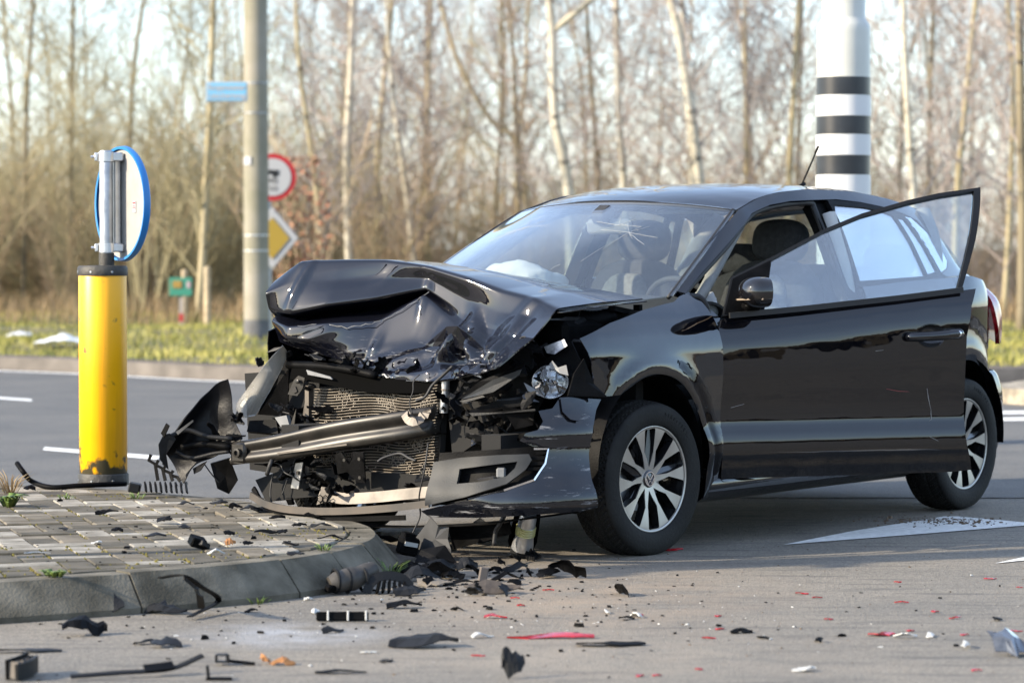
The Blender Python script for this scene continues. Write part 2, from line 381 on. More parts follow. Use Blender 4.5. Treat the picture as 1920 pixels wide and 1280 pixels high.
for j in range(ny-1):
    for i in range(nx-1): gf.append((j*nx+i, j*nx+i+1, (j+1)*nx+i+1, (j+1)*nx+i))
tag(mesh_obj('verge_ground', gv, gf, M_GRND, smooth=True), kind='structure')
sheet('woodland_floor', [(-400, 40), (400, 40), (900, 900), (-900, 900)], .08, M_LEAF)

# road markings
def mark(poly, lab):
    z = .0035 if poly[0][1] < 14 else .008
    o = mesh_obj('road_marking', [(p[0], p[1], z) for p in poly], [tuple(range(len(poly)))], M_MARK); tag(o, kind='structure'); return o
mark([(1.0729, 11.7956), (1.6712, 12.2347), (2.167, 12.6101), (2.62, 12.45), (2.72, 12.9), (2.1922, 12.7569), (1.9529, 13.035), (1.8899, 13.035), (1.4176, 12.3728)], 'a')
mark([(1.7987, 11.0984), (1.9375, 11.212), (2.45, 11.45), (2.45, 11.62), (1.9609, 11.3476)], 'b')
mark([(-2.7126, 17.2332), (-1.9549, 16.458), (-1.9776, 16.751), (-2.7432, 17.5081)], 'c')
mark([(-5.0349, 24.2811), (-3.6513, 22.6933), (-3.7022, 23.0101), (-5.11, 24.6441)], 'd')
for v0, v1 in ((773, 779), (785, 791)):
    a = (3.3678, 20.6981); y0 = 5600*1.18/(v1-463); y1 = 5600*1.18/(v0-463)
    mark([(2.9, y0-.1), (14, y0+2.4), (14, y1+2.4), (2.9, y1-.1)], 'e')
# far splitter island on the right
fi = MB(); ip = cat([(3.75, 22.3), (5.2, 21.9), (12, 23.6), (12, 26), (5.2, 24.4), (3.9, 23.4)], 4, True)
fi.prism(ip, .12, Matrix.Identity(4)); tag(fi.build('far_island', mat('island_gravel', (.3, .26, .2), .95, var=.4, vscale=9, bump=.8, bscale=50)), kind='structure')

# ------------------------------------------------------------------ traffic island: kerb stones and pavers
ISL = cat([(-3.2, 8.78), (-2.3, 9.08), (-1.62, 9.40), (-.99, 9.84), (-.70, 10.17), (-.54, 10.55), (-.49, 10.95), (-.57, 11.4), (-.88, 12.05), (-1.3, 12.62), (-2.1, 13.22), (-3.2, 13.75)], 8)
def offset(poly, d):
    out = []
    for i, p in enumerate(poly):
        a = poly[max(0, i-1)]; b = poly[min(len(poly)-1, i+1)]; t = Vector((b[0]-a[0], b[1]-a[1])).normalized()
        out.append((p[0]-t.y*d, p[1]+t.x*d))
    return out
KTOP, KH = .125, .125
top_out = offset(ISL, 0); base_out = offset(ISL, -.075); inner = offset(ISL, .105)
M_KERB = mat('kerb_concrete', (.05, .044, .029), .92, col2=(.17, .152, .115), vscale=7, detail=9, bump=.3, bscale=120)
M_PAVD = mat('paver_dark', (.05, .044, .03), .93, col2=(.105, .092, .068), vscale=9, bump=.25, bscale=200)
M_PAVL = mat('paver_light', (.17, .155, .125), .93, col2=(.34, .315, .265), vscale=12, bump=.25, bscale=200)
M_PAVM = mat('paver_weathered', (.10, .085, .06), .93, col2=(.18, .155, .115), vscale=9, bump=.25, bscale=200)
M_SANDJ = mat('joint_sand', (.085, .075, .045), .98, col2=(.12, .13, .03), vscale=14, bump=1, bscale=120)
isl = thing('traffic_island', 'paved traffic island tip with sloping concrete kerb under the wrecked car nose', 'traffic island')
# bedding
mesh_obj('bedding', [(p[0], p[1], KTOP-.012) for p in inner], [tuple(range(len(inner)))], M_SANDJ, isl)
def arc_split(n):
    L = [0]
    for a, b in zip(ISL, ISL[1:]): L.append(L[-1]+math.dist(a, b))
    return L
LL = arc_split(0)
def at_len(poly, s):
    i = 0
    while i < len(LL)-2 and s > LL[i+1]: i += 1
    t = (s-LL[i])/(LL[i+1]-LL[i]); t = max(0, min(1, t)); a, b = poly[i], poly[i+1]
    return (a[0]+(b[0]-a[0])*t, a[1]+(b[1]-a[1])*t)
s = -.32; 
while s < LL[-1]-.1:
    ln = .62 if s < 2.6 or s > 4.4 else .31
    s0, s1 = max(0, s+.004), min(LL[-1], s+ln-.004)
    if s1-s0 > .1:
        n = 6; V = []; Fc = []; dz = random.uniform(-.004, .004)
        for k in range(n+1):
            q = s0+(s1-s0)*k/n; b_, t_, i_ = at_len(base_out, q), at_len(top_out, q), at_len(inner, q)
            tb = (b_[0]+(t_[0]-b_[0])*.16, b_[1]+(t_[1]-b_[1])*.16)
            V += [(b_[0], b_[1], -.02), (b_[0], b_[1], .02), (t_[0], t_[1], KTOP-.014+dz), (t_[0]+(i_[0]-t_[0])*.12, t_[1]+(i_[1]-t_[1])*.12, KTOP+dz), (i_[0], i_[1], KTOP+dz), (i_[0], i_[1], -.02)]
        for k in range(n):
            for r_ in range(5): Fc.append((k*6+r_, k*6+6+r_, k*6+7+r_, k*6+1+r_))
        Fc += [(0, 1, 2, 3, 4, 5), tuple(n*6+r_ for r_ in (5, 4, 3, 2, 1, 0))]
        mesh_obj('kerb_stone', V, Fc, M_KERB, isl)
    s += ln
def clip(poly, region):
    """clip a convex paver to the (convex enough) island outline"""
    out = poly
    n = len(region)
    for i in range(n-1):
        a, b = region[i], region[i+1]; ex, ey = b[0]-a[0], b[1]-a[1]; res = []
        # only edges near the paver
        for j in range(len(out)):
            p, q = out[j], out[(j+1) % len(out)]; dp = ex*(p[1]-a[1])-ey*(p[0]-a[0]); dq = ex*(q[1]-a[1])-ey*(q[0]-a[0])
            if dp >= 0: res.append(p)
            if (dp >= 0) != (dq >= 0): t = dp/(dp-dq); res.append((p[0]+(q[0]-p[0])*t, p[1]+(q[1]-p[1])*t))
        out = res
        if len(out) < 3: return []
    return out
reg = offset(ISL, .115)
e1 = Vector((.958, .285)); e2 = Vector((-.285, .958)); W = .108; org = Vector((-1.6, 10.6))
rng = random.Random(5); npav = 0; made = {}
for i in range(-26, 30):
    for j in range(-26, 30):
        # herringbone: unit (i, j) starts a horizontal brick when (i-j)%4==0, a vertical one when (i-j)%4==2... 
        k = (i-j) % 4
        if k == 0: x0, y0, dx, dy = i, j, 2, 1
        elif k == 3: x0, y0, dx, dy = i, j, 1, 2
        else: continue
        g = .0022; c = [(x0*W+g, y0*W+g), ((x0+dx)*W-g, y0*W+g), ((x0+dx)*W-g, (y0+dy)*W-g), (x0*W+g, (y0+dy)*W-g)]
        poly = [tuple(org+e1*p[0]+e2*p[1]) for p in c]
        cx = sum(p[0] for p in poly)/4; cy = sum(p[1] for p in poly)/4
        if cx < -2.45 or cy > 13.6: continue
        pc = clip(poly, reg)
        if len(pc) < 3: continue
        ar = abs(sum(pc[a][0]*pc[(a+1) % len(pc)][1]-pc[(a+1) % len(pc)][0]*pc[a][1] for a in range(len(pc))))/2
        if ar < .0022: continue
        tilt = (rng.uniform(-.012, .012), rng.uniform(-.012, .012)); z = KTOP+rng.uniform(-.001, .006); ch = .005
        ctr = Vector((sum(p[0] for p in pc)/len(pc), sum(p[1] for p in pc)/len(pc)))
        hz = lambda p: z+(p[0]-ctr.x)*tilt[0]+(p[1]-ctr.y)*tilt[1]
        n = len(pc); V = []
        for p in pc: V.append((p[0], p[1], KTOP-.06))
        for p in pc: V.append((p[0], p[1], hz(p)-ch))
        for p in pc:
            d = (ctr-Vector(p)); q = Vector(p)+d.normalized()*min(ch*1.3, d.length*.3); V.append((q.x, q.y, hz(q)))
        Fc = [tuple(range(2*n, 3*n))]+[(r_*n+a, r_*n+(a+1) % n, (r_+1)*n+(a+1) % n, (r_+1)*n+a) for r_ in (0, 1) for a in range(n)]
        h = noise.noise(Vector((cx*2.2, cy*2.2, 3)))+rng.uniform(-.75, .75)
        mesh_obj('paver', V, Fc, M_PAVL if h > .34 else (M_PAVM if h > -.08 else M_PAVD), isl); npav += 1
print('pavers', npav)

# ------------------------------------------------------------------ street furniture
def pole_xy(u, v): return None
M_YEL = mat('yellow_plastic', (.92, .44, .0), .38, var=.06, vscale=3, bump=.06, bscale=300, rvar=.1)
def yellow_dirty():
    m = M_YEL; nt = m.node_tree; N = nt.nodes; L = nt.links; b = N['Principled BSDF']
    src = b.inputs['Base Color'].links[0].from_socket
    tc = N.new('ShaderNodeTexCoord'); sx = N.new('ShaderNodeSeparateXYZ'); L.new(tc.outputs['Object'], sx.inputs[0])
    nz = N.new('ShaderNodeTexNoise'); nz.inputs['Scale'].default_value = 16; nz.inputs['Detail'].default_value = 6; L.new(tc.outputs['Object'], nz.inputs['Vector'])
    mr = N.new('ShaderNodeMapRange'); mr.inputs['From Min'].default_value = .22; mr.inputs['From Max'].default_value = .04; L.new(sx.outputs['Z'], mr.inputs['Value'])
    ad = N.new('ShaderNodeMath'); ad.operation = 'MULTIPLY_ADD'; L.new(mr.outputs[0], ad.inputs[0]); ad.inputs[1].default_value = .30; L.new(nz.outputs['Fac'], ad.inputs[2])
    rp = N.new('ShaderNodeValToRGB'); rp.color_ramp.elements[0].position = .67; rp.color_ramp.elements[1].position = .76; L.new(ad.outputs[0], rp.inputs[0])
    mp = N.new('ShaderNodeMapping'); mp.inputs['Scale'].default_value = (30, 30, 1.6); L.new(tc.outputs['Object'], mp.inputs[0]); ns = N.new('ShaderNodeTexNoise'); ns.inputs['Scale'].default_value = 1; ns.inputs['Detail'].default_value = 6; L.new(mp.outputs[0], ns.inputs['Vector'])
    rs2 = N.new('ShaderNodeValToRGB'); rs2.color_ramp.elements[0].position = .52; rs2.color_ramp.elements[1].position = .8; rs2.color_ramp.elements[1].color = (.5, .5, .5, 1); L.new(ns.outputs['Fac'], rs2.inputs[0])
    m0 = N.new('ShaderNodeMix'); m0.data_type = 'RGBA'; L.new(rs2.outputs[0], m0.inputs[0]); L.new(src, m0.inputs[6]); m0.inputs[7].default_value = (.42, .18, .01, 1); src = m0.outputs[2]
    mx = N.new('ShaderNodeMix'); mx.data_type = 'RGBA'; L.new(rp.outputs[0], mx.inputs[0]); L.new(src, mx.inputs[6]); mx.inputs[7].default_value = (.06, .05, .025, 1); L.new(mx.outputs[2], b.inputs['Base Color'])
yellow_dirty()
M_BLKP = mat('black_rubber_cap', (.022, .021, .019), .6, col2=(.05, .047, .04), vscale=15, bump=.2)
M_GALV = mat('galvanised_steel', (.36, .38, .40), .42, .75, var=.25, vscale=14, rvar=.12)
M_ALU = mat('bare_aluminium', (.62, .63, .64), .35, .85, var=.12, vscale=20, rvar=.1)
M_SGREY = mat('sign_back_grey', (.30, .295, .28), .6, var=.08, vscale=12)
M_BLUE = mat('sign_blue', (.02, .19, .50), .4)
M_WHT = mat('sign_white', (.38, .39, .41), .45)
M_RED = mat('sign_red', (.36, .012, .02), .5)
M_YSG = mat('sign_yellow', (.32, .22, .03), .5)
M_BLK = mat('sign_black', (.01, .01, .011), .45)
bo = thing('traffic_bollard', 'yellow plastic bollard carrying a round sign seen from behind on the island', 'bollard', (-1.7997, 13.1307, 0.135))
RB = .105
MB().lathe([(0, 0), (RB+.006, 0), (RB+.006, .045), (RB+.002, .052), (0, .052)], 40).build('base_ring', M_BLKP, bo, ang=35)
MB().lathe([(RB-.004, .05), (RB, .056), (RB, .918), (RB-.003, .925)], 48).build('yellow_tube', M_YEL, bo, ang=40)
cp = MB().lathe([(0, .920), (RB+.004, .920), (RB+.005, .923), (RB+.005, .953), (RB-.002, .963), (0, .965)], 40)
cp.build('cap', M_BLKP, bo, ang=35)
for a in (R(-60), R(-110), R(200)):
    MB().lathe([(.006, 0), (.005, .003), (0, .003)], 8, axis='Y').xf(Matrix.Rotation(a, 4, 'Z') @ Matrix.Translation((RB+.004, 0, .936)) @ Matrix.Rotation(R(-90), 4, 'Z')).build('screw', M_GALV, bo)
    MB().lathe([(.006, 0), (.005, .003), (0, .003)], 8, axis='Y').xf(Matrix.Rotation(a, 4, 'Z') @ Matrix.Translation((RB+.005, 0, .022)) @ Matrix.Rotation(R(-90), 4, 'Z')).build('screw', M_GALV, bo)
PX_ = .018; ZT = 1.462
MB().lathe([(0, .96), (.034, .96), (.034, 1.018), (0, 1.018)], 24, c=(PX_, 0, 0)).build('pole_sleeve', M_BLKP, bo, ang=40)
MB().lathe([(.030, .99), (.030, ZT), (.027, ZT+.006), (0, ZT+.006)], 24, c=(PX_, 0, 0)).build('pole', M_GALV, bo, ang=40)
# sign: round blue disc seen from behind, turned away to the right
sgn = bpy.data.objects.new('sign_plate', None)
yaw = R(-57); SC = Matrix.Translation((PX_+.063, .04, 1.235)) @ Matrix.Rotation(yaw, 4, 'Z'); RS = .243      # local -Y = back of sign
def inframe(mb): return mb.xf(SC)
pl = inframe(MB().lathe([(RS-.004, 0), (RS-.004, .004), (0, .004)], 56, axis='Y').lathe([(0, -.001), (RS-.004, 0)], 56, axis='Y')).build('sign_plate', M_SGREY, bo)
inframe(MB().lathe([(RS-.003, -.012), (RS+.008, -.014), (RS+.012, .01), (RS+.006, .018), (RS-.014, .012)], 64, axis='Y')).build('rim', M_BLUE, pl, ang=50)
inframe(MB().lathe([(RS-.014, .012), (0, .012)], 56, axis='Y')).build('sign_face', M_BLUE, pl)
inframe(MB().lathe([(RS-.026, .0135), (RS-.03, .0135)], 56, axis='Y')).build('face_border', M_WHT, pl)
inframe(MB().strip([(-.09, .015, .09), (.075, .015, -.075)], .032, .002, (0, 1, 0)).prism([(-.12, -.12), (.02, -.12), (-.12, .02)], .002, Matrix.Translation((.02, .016, .0)) @ Matrix.Rotation(R(90), 4, 'X') @ Matrix.Rotation(R(90), 4, 'Z'))).build('arrow', M_WHT, pl)
inframe(MB().box((-.02, -.022, 0), (.05, .034, .40), bev=.006)).build('stiffener', M_ALU, pl)
inframe(MB().box((.13, -.0025, -.015), (.03, .002, .05))).build('sticker', M_WHT, pl)
inframe(MB().box((.13, -.0042, .002), (.022, .001, .006)).box((.13, -.0042, -.012), (.02, .001, .003)).box((.13, -.0042, -.02), (.022, .001, .003))).build('sticker_print', M_RED, pl)
for z in (1.44, 1.042):
    cl = MB().lathe([(.031, z-.02), (.036, z-.02), (.036, z+.02), (.031, z+.02)], 20, c=(PX_, 0, 0))
    cl.box((PX_-.042, -.004, z), (.016, .03, .036), bev=.003).box((PX_+.045, .018, z), (.05, .05, .038), rot=(0, 0, yaw-R(15)), bev=.005).box((PX_+.075, .022, z), (.012, .06, .03), rot=(0, 0, yaw), bev=.002)
    cl.lathe([(.006, -.016), (.006, .0), (0, .0)], 8, c=(PX_-.05, -.01, z), axis='X').build('clamp', M_ALU, bo, ang=40)

# tall concrete lamp post and signs behind the far road
M_CONC = mat('post_concrete', (.30, .275, .225), .85, col2=(.20, .19, .13), vscale=2.2, bump=.25, bscale=60)
pb = (-2.8369, 33.15, 0.15)
pp = thing('lamp_post', 'tall concrete post with weathered mossy side on the far grass verge', 'post', pb)
MB().lathe([(.144, 0), (.142, .22), (.140, .23)], 32).build('dark_footing', mat('post_footing', (.12, .12, .12), .9, var=.2), pp, ang=40)
MB().lathe([(.141, .225), (.137, 2.0), (.126, 5), (.115, 9), (.10, 10), (0, 10.02)], 40).build('shaft', M_CONC, pp, ang=40)
for z in (.98, 1.15, 2.5, 2.83): MB().lathe([(.130, z), (.143, z+.004), (.143, z+.016), (.130, z+.02)], 32).build('steel_band', M_ALU if z < 2 else M_GALV, pp)
MB().box((-.086, -.112, 1.98), (.10, .012, .09), rot=(0, 0, R(-38))).build('number_plate', M_WHT, pp)
# street name plate clamped to the post
ny = pb[1]-.05
sp_ = thing('street_name_sign', 'blue and white street name plate fixed to the tall concrete post', 'sign', (-3.0125, 31.6, 2.8177))
MB().box((0, 0, 0), (.44, .02, .213), bev=.004).build('white_plate', M_WHT, sp_)
MB().box((0, -.012, 0), (.418, .004, .185)).build('blue_field', mat('street_sign_blue', (.16, .42, .62), .4), sp_)
def text(name, body, size, loc, parent, m, ext=.001, rot=(R(90), 0, 0), align='CENTER', sx=1):
    cu = bpy.data.curves.new(name, 'FONT'); cu.body = body; cu.size = size; cu.extrude = ext; cu.align_x = align; cu.align_y = 'CENTER'; cu.resolution_u = 3; cu.offset = size*.03 if size > .06 else 0
    to = bpy.data.objects.new(name, cu); COL.objects.link(to); dg = bpy.context.evaluated_depsgraph_get(); dg.update()
    me = bpy.data.meshes.new_from_object(to.evaluated_get(dg)); bpy.data.objects.remove(to); bpy.data.curves.remove(cu)
    me.materials.clear(); me.materials.append(m); o = link(name, me, parent); o.location = loc; o.rotation_euler = rot; o.scale = (sx, 1, 1); return o
text('lettering', 'Burgemeester', .082, (0, -.016, .043), sp_, M_WHT, sx=.86)
text('lettering', 'Letschertweg', .082, (0, -.016, -.045), sp_, M_WHT, sx=.9)
# round prohibition sign and priority diamond on one post, half hidden by the concrete post
rs = thing('sign_post', 'steel post with red ringed sign above a yellow priority diamond', 'sign post', (-2.7642, 33.9308, 0.15))
RP = rs.location.copy()
MB().lathe([(.038, 0), (.03, 2.02), (0, 2.03)], 16).build('pole', M_GALV, rs, ang=40)
def dsk(r, y, m, par, name, n=48): return MB().lathe([(0, y), (r, y), (r, y+.012), (0, y+.012)], n, c=(.05, 0, 1.82), axis='Y').build(name, m, par, ang=40)
d0 = dsk(.268, -.06, M_RED, rs, 'red_ring'); dsk(.212, -.068, M_WHT, d0, 'white_face')
# two vehicles side by side, drawn on the face
def icon(name, boxes, m):
    mb = MB()
    for (x, z, w, h) in boxes: mb.box((.05+x*.82, -.072, 1.82+z*.82), (w*.82, .004, h*.82))
    return mb.build(name, m, d0)
icon('lorry_symbol', [(-.065, .07, .19, .06), (.065, .06, .05, .075), (-.105, .025, .05, .05), (.03, .025, .05, .05)], M_BLK)
icon('car_symbol', [(-.025, -.05, .05, .06), (.04, -.055, .05, .07), (.005, -.03, .12, .02), (.005, -.14, .13, .02), (-.015, -.165, .03, .05), (.045, -.165, .03, .05)], mat('symbol_grey', (.25, .25, .25), .5))
def diamond(s, y, m, name, par):
    q = [(s*.84, 0), (0, s), (-s*.84, 0), (0, -s)]; return MB().prism(q, .012, Matrix.Translation((.05, y, 1.13)) @ Matrix.Rotation(R(90), 4, 'X')).build(name, m, par)
dm = diamond(.355, -.05, mat('sign_edge_grey', (.45, .47, .48), .5), 'diamond_edge', rs); diamond(.342, -.063, M_WHT, 'white_diamond', dm); diamond(.235, -.076, M_YSG, 'yellow_diamond', dm)
# green information board
gb = thing('green_board', 'small green information board on a post in front of the thicket', 'sign', (-4.1759, 37.7045, 0.15)); 
MB().box((0, 0, .25), (.05, .04, .5)).build('pole', mat('board_post', (.34, .30, .27), .8), gb); MB().box((0, -.003, .14), (.054, .042, .1)).build('red_band', M_RED, gb)
MB().box((.0, -.045, .53), (.30, .02, .23), rot=(0, 0, R(-12)), bev=.004).build('board', mat('board_green', (.01, .16, .11), .5), gb)
MB().box((-.045, -.055, .56), (.12, .012, .09), rot=(0, 0, R(-12))).build('picture_panel', mat('board_ochre', (.22, .14, .02), .5), gb)
MB().box((.10, -.082, .555), (.045, .008, .08), rot=(0, 0, R(-12))).build('emblem', mat('board_pale', (.35, .25, .28), .5), gb)
# tree stakes
M_STK = mat('stake_wood', (.46, .37, .24), .85, var=.25, vscale=14)
for (u, h, lab) in ((346, 1.12, 'pale round tree stake behind the green board'), (389, 1.18, 'pale round tree stake standing right of the young staked tree')):
    pass
st = tag(MB().lathe([(.042, 0), (.04, .74), (.03, .76), (0, .762)], 12).build('tree_stake', M_STK, None, loc=(-4.3124, 39.317, 0.12)), 'pale round tree stake half hidden behind the green board', 'stake', 'tree stakes')
st = tag(MB().lathe([(.045, 0), (.043, .79), (.033, .81), (0, .812)], 12).build('tree_stake', M_STK, None, loc=(-3.9069, 38.3015, 0.12)), 'pale round tree stake standing clear to the right of the green board', 'stake', 'tree stakes')
# litter on the verge
def sheetlump(name, P, m, lab, catg, seed, amp=.03, sub=5, loc=(0, 0, 0), rz=0):
    rr = random.Random(seed); n = 9; G = []
    return None
for (u, v, w, lab) in ((115, 640, .52, 'white plastic sheet lying on the verge grass, nearer the bollard'), (38, 629, .28, 'small scrap of white litter on the verge at the left edge')):
    c = Vector((-4.6916, 31.076, 0.17)) if u == 115 else Vector((-5.5249, 33.469, 0.17)); G = []
    for i in range(7):
        G.append([(c.x+(j/10-.5)*w+.03*noise.noise(Vector((i, j, u))), c.y+(i/6-.5)*w*.7, c.z+.02+.09*w/.5*max(0, 1-abs(j/10-.55)*1.9)*(1-abs(i/6-.5)*1.4)+.03*noise.noise(Vector((i*.9, j*.7, u)))) for j in range(11)])
    tag(grid_obj('litter_sheet', G, mat('white_sheet', (.62, .64, .66), .6), None, .004), lab, 'litter')

# banded traffic signal mast behind the car
MASTY = 17.6
mb0 = (1.9495, 17.6, 0.6237)
ma = thing('signal_mast', 'thick white signal mast with black bands standing behind the car roof', 'mast', (mb0[0], MASTY, 0), 0)
M_MAST = mat('mast_white', (.52, .52, .47), .38, var=.05, vscale=5, rvar=.08)
M_MASTW = mat('mast_band_white', (.62, .62, .61), .4); M_MASTB = mat('mast_band_black', (.018, .02, .024), .32, var=.2, vscale=10)
def zv(v): return 1.18-(v-463)*MASTY/5600
rW = 49.5*MASTY/5600
MB().lathe([(rW, 0), (rW, zv(62)), (rW*.985, zv(52)), (rW*.93, zv(45)), (rW*.83, zv(38)), (rW*.81, zv(34)), (rW*.80, 4.6), (rW*.72, 8), (0, 8.01)], 48).build('shaft', M_MAST, ma, ang=30)
for v0, v1, m in ((147, 180, M_MASTB), (181, 219, M_MASTW), (220, 253, M_MASTB), (254, 292, M_MASTW), (293, 328, M_MASTB), (329, 366, M_MASTW), (367, 402, M_MASTB)):
    e = .003 if m is M_MASTB else .006
    MB().lathe([(rW, zv(v1)), (rW+e, zv(v1)), (rW+e, zv(v0)), (rW, zv(v0))], 48).build('black_band' if m is M_MASTB else 'white_band', m, ma, ang=30)
MB().lathe([(rW+.05, 0), (rW+.05, .04), (rW, .05)], 32).build('base_plate', M_GALV, ma, ang=30)

# unseen traffic light, added left of the view so its head shades the road
tl_ = thing('added_traffic_light', 'unseen slim traffic light added left of the island to cast shade', 'traffic light', (-4.2, 9.20, 0), R(-20))
MB().lathe([(.03, 0), (.03, 3.3), (0, 3.31)], 14).build('pole', M_GALV, tl_, ang=40)
MB().box((0, 0, 2.55), (.24, .20, 1.30), bev=.04).build('added_signal_head', M_BLKP, tl_)
for k, (z, c) in enumerate(((2.95, (.25, .01, .01)), (2.55, (.3, .15, .01)), (2.15, (.01, .2, .08)))):
    MB().lathe([(0, -.012), (.07, -.012), (.085, 0)], 20, axis='Y').xf(Matrix.Translation((0, -.105, z))).build('signal_lens', mat('signal_lens_%d' % k, c, .2, coat=1), tl_)
    MB().lathe([(.092, -.14), (.092, 0)], 20, axis='Y', a0=R(-20), a1=R(200)).xf(Matrix.Translation((0, -.10, z))).build('visor', M_BLKP, tl_)

# ------------------------------------------------------------------ trees and thicket
import numpy as np
def bark(name, c1, c2, dark, dpos=.62, stretch=(6, 6, 22)):
    m = bpy.data.materials.new(name); m.use_nodes = True; nt = m.node_tree; N = nt.nodes; L = nt.links; b = N['Principled BSDF']; b.inputs['Roughness'].default_value = .85
    tc = N.new('ShaderNodeTexCoord'); mp = N.new('ShaderNodeMapping'); mp.inputs['Scale'].default_value = stretch; L.new(tc.outputs['Object'], mp.inputs[0])
    a = N.new('ShaderNodeTexNoise'); a.inputs['Scale'].default_value = .35; a.inputs['Detail'].default_value = 5; L.new(mp.outputs[0], a.inputs['Vector'])
    g = N.new('ShaderNodeTexNoise'); g.inputs['Scale'].default_value = .6; g.inputs['Detail'].default_value = 2; L.new(tc.outputs['Object'], g.inputs['Vector'])
    r1 = N.new('ShaderNodeValToRGB'); r1.color_ramp.elements[0].position = .35; r1.color_ramp.elements[1].position = .65; r1.color_ramp.elements[0].color = (*c1, 1); r1.color_ramp.elements[1].color = (*c2, 1); L.new(g.outputs['Fac'], r1.inputs[0])
    r2 = N.new('ShaderNodeValToRGB'); r2.color_ramp.elements[0].position = dpos; r2.color_ramp.elements[1].position = dpos+.05; L.new(a.outputs['Fac'], r2.inputs[0])
    mx = N.new('ShaderNodeMix'); mx.data_type = 'RGBA'; L.new(r2.outputs[0], mx.inputs[0]); L.new(r1.outputs[0], mx.inputs[6]); mx.inputs[7].default_value = (*dark, 1); L.new(mx.outputs[2], b.inputs['Base Color'])
    return m
M_BIRCH = bark('birch_bark', (.42, .385, .30), (.60, .56, .46), (.08, .065, .05), .63)
M_BIRCHY = bark('birch_bark_ochre', (.33, .275, .16), (.43, .37, .24), (.10, .075, .045), .62)
M_BROWN = bark('brown_bark', (.17, .14, .09), (.25, .21, .13), (.07, .05, .035), .6)
M_TWIG = mat('birch_twigs', (.27, .225, .20), .8, col2=(.40, .345, .315), vscale=1.3)
M_TWIGO = mat('olive_twigs', (.24, .205, .11), .85, col2=(.37, .325, .195), vscale=1.2)
M_TWIGB = mat('brown_twigs', (.29, .21, .125), .85, col2=(.44, .33, .215), vscale=1.2)
def branch(mb, rng, p, d, ln, r, lev, wob=.22, upk=.12):
    n = 4 if lev < 2 else 3; P = [p]; dd = d.copy()
    for k in range(n):
        dd = (dd+Vector((rng.gauss(0, wob), rng.gauss(0, wob), rng.gauss(0, wob)+upk))).normalized(); P.append(P[-1]+dd*ln/n)
    mb.tube(P, [r*(1-.75*k/n) for k in range(n+1)], 4 if lev < 1 else 3, cap=False)
    if lev >= 2: return
    kids = (7, 6)[lev]
    for k in range(kids):
        t = .2+.8*(k+rng.random())/kids; i = min(n-1, int(t*n)); q = P[i].lerp(P[i+1], t*n-i)
        ax = (P[i+1]-P[i]).normalized(); o = ax.orthogonal().normalized(); o.rotate(Matrix.Rotation(rng.uniform(0, 6.28), 3, ax))
        branch(mb, rng, q, (ax*.75+o*rng.uniform(.6, 1.0)).normalized(), ln*rng.uniform(.35, .6), r*.5, lev+1, wob, upk)
def crown_mesh(seed, H=10, zlo=1.2, nb=38, lmax=2.2, r=.009, up=.45):
    rng = random.Random(seed); mb = MB()
    for k in range(nb):
        z = zlo+(H-zlo)*((k+rng.random())/nb); a = rng.uniform(0, 6.28); f = 1-((z-zlo)/(H-zlo))**1.6*.7
        d = Vector((math.cos(a), math.sin(a), up+rng.uniform(-.2, .5))).normalized()
        branch(mb, rng, Vector((0, 0, z)), d, lmax*f*rng.uniform(.5, 1.1), r*f+.006, 0)
    me = bpy.data.meshes.new('crown'); me.from_pydata([tuple(v) for v in mb.V], [], mb.F); me.update(); return me
CROWNS = [crown_mesh(11), crown_mesh(12, 10, .9, 42, 2.2, .0095, .9), crown_mesh(13, 9, .5, 44, 1.9, .009, 1.0), crown_mesh(14, 11, 1.6, 42, 2.2, .0095, .8)]
CROWNS2 = [crown_mesh(21, 8, .35, 36, 2.0, .010, .9), crown_mesh(22, 9, .5, 36, 2.2, .010, .8)]
for c in CROWNS: c.materials.append(M_TWIG)
CROWN_O = []
for c in CROWNS2:
    c.materials.append(M_TWIGB); c2 = c.copy(); c2.materials.clear(); c2.materials.append(M_TWIGO); CROWN_O.append(c2)
def tree(path, r, bk, crown, label, group=None, seed=0, top=10.5, name='birch_tree', fork=None, cs=1):
    """path: world points of the trunk centreline in the part seen, continued upwards to the top"""
    path = [Vector(p) for p in path]; b = path[0]; t = thing(name, label, 'tree', b, 0, group); rng = random.Random(seed+99)
    d = (path[-1]-path[-2]).normalized(); d.z = max(d.z, .2); P = [p-b for p in path]
    while P[-1].z < top: 
        d = (d+Vector((rng.gauss(0, .05), rng.gauss(0, .05), .12))).normalized(); P.append(P[-1]+d*1.3)
    C = cat(P, 4); n = len(C); mb = MB()
    mb.tube(C, [r*(1-.8*(Vector(c).z/(top+1))) if i else r*1.25 for i, c in enumerate(C)], 9)
    if fork:
        i = min(range(n), key=lambda k: abs(C[k][2]-fork[0])); q = Vector(C[i]); e = Vector(fork[1]); F = [q]
        for k in range(6): F.append(F[-1]+e*.75+Vector((rng.gauss(0, .05), 0, 0))); e = (e+Vector((0, 0, .12))).normalized()
        mb.tube(F, [r*.6*(1-.12*k) for k in range(7)], 7)
    mb.build('trunk', bk, t, True)
    o = link('crown', crown, t); o.rotation_euler = (0, 0, rng.uniform(0, 6.28)); o.scale = (cs, cs, cs*rng.uniform(.9, 1.1))
    # the crown follows the lean of the trunk
    k = min(range(n), key=lambda k: abs(C[k][2]-4.5)); l = Vector(C[k]); sh = Matrix.Identity(4); sh[0][2] = l.x/max(l.z, .5); sh[1][2] = l.y/max(l.z, .5)
    o.matrix_local = sh @ Matrix.Rotation(rng.uniform(0, 6.28), 4, 'Z') @ Matrix.Diagonal((cs, cs, cs*rng.uniform(.9, 1.1), 1))
    return t
G0 = .15
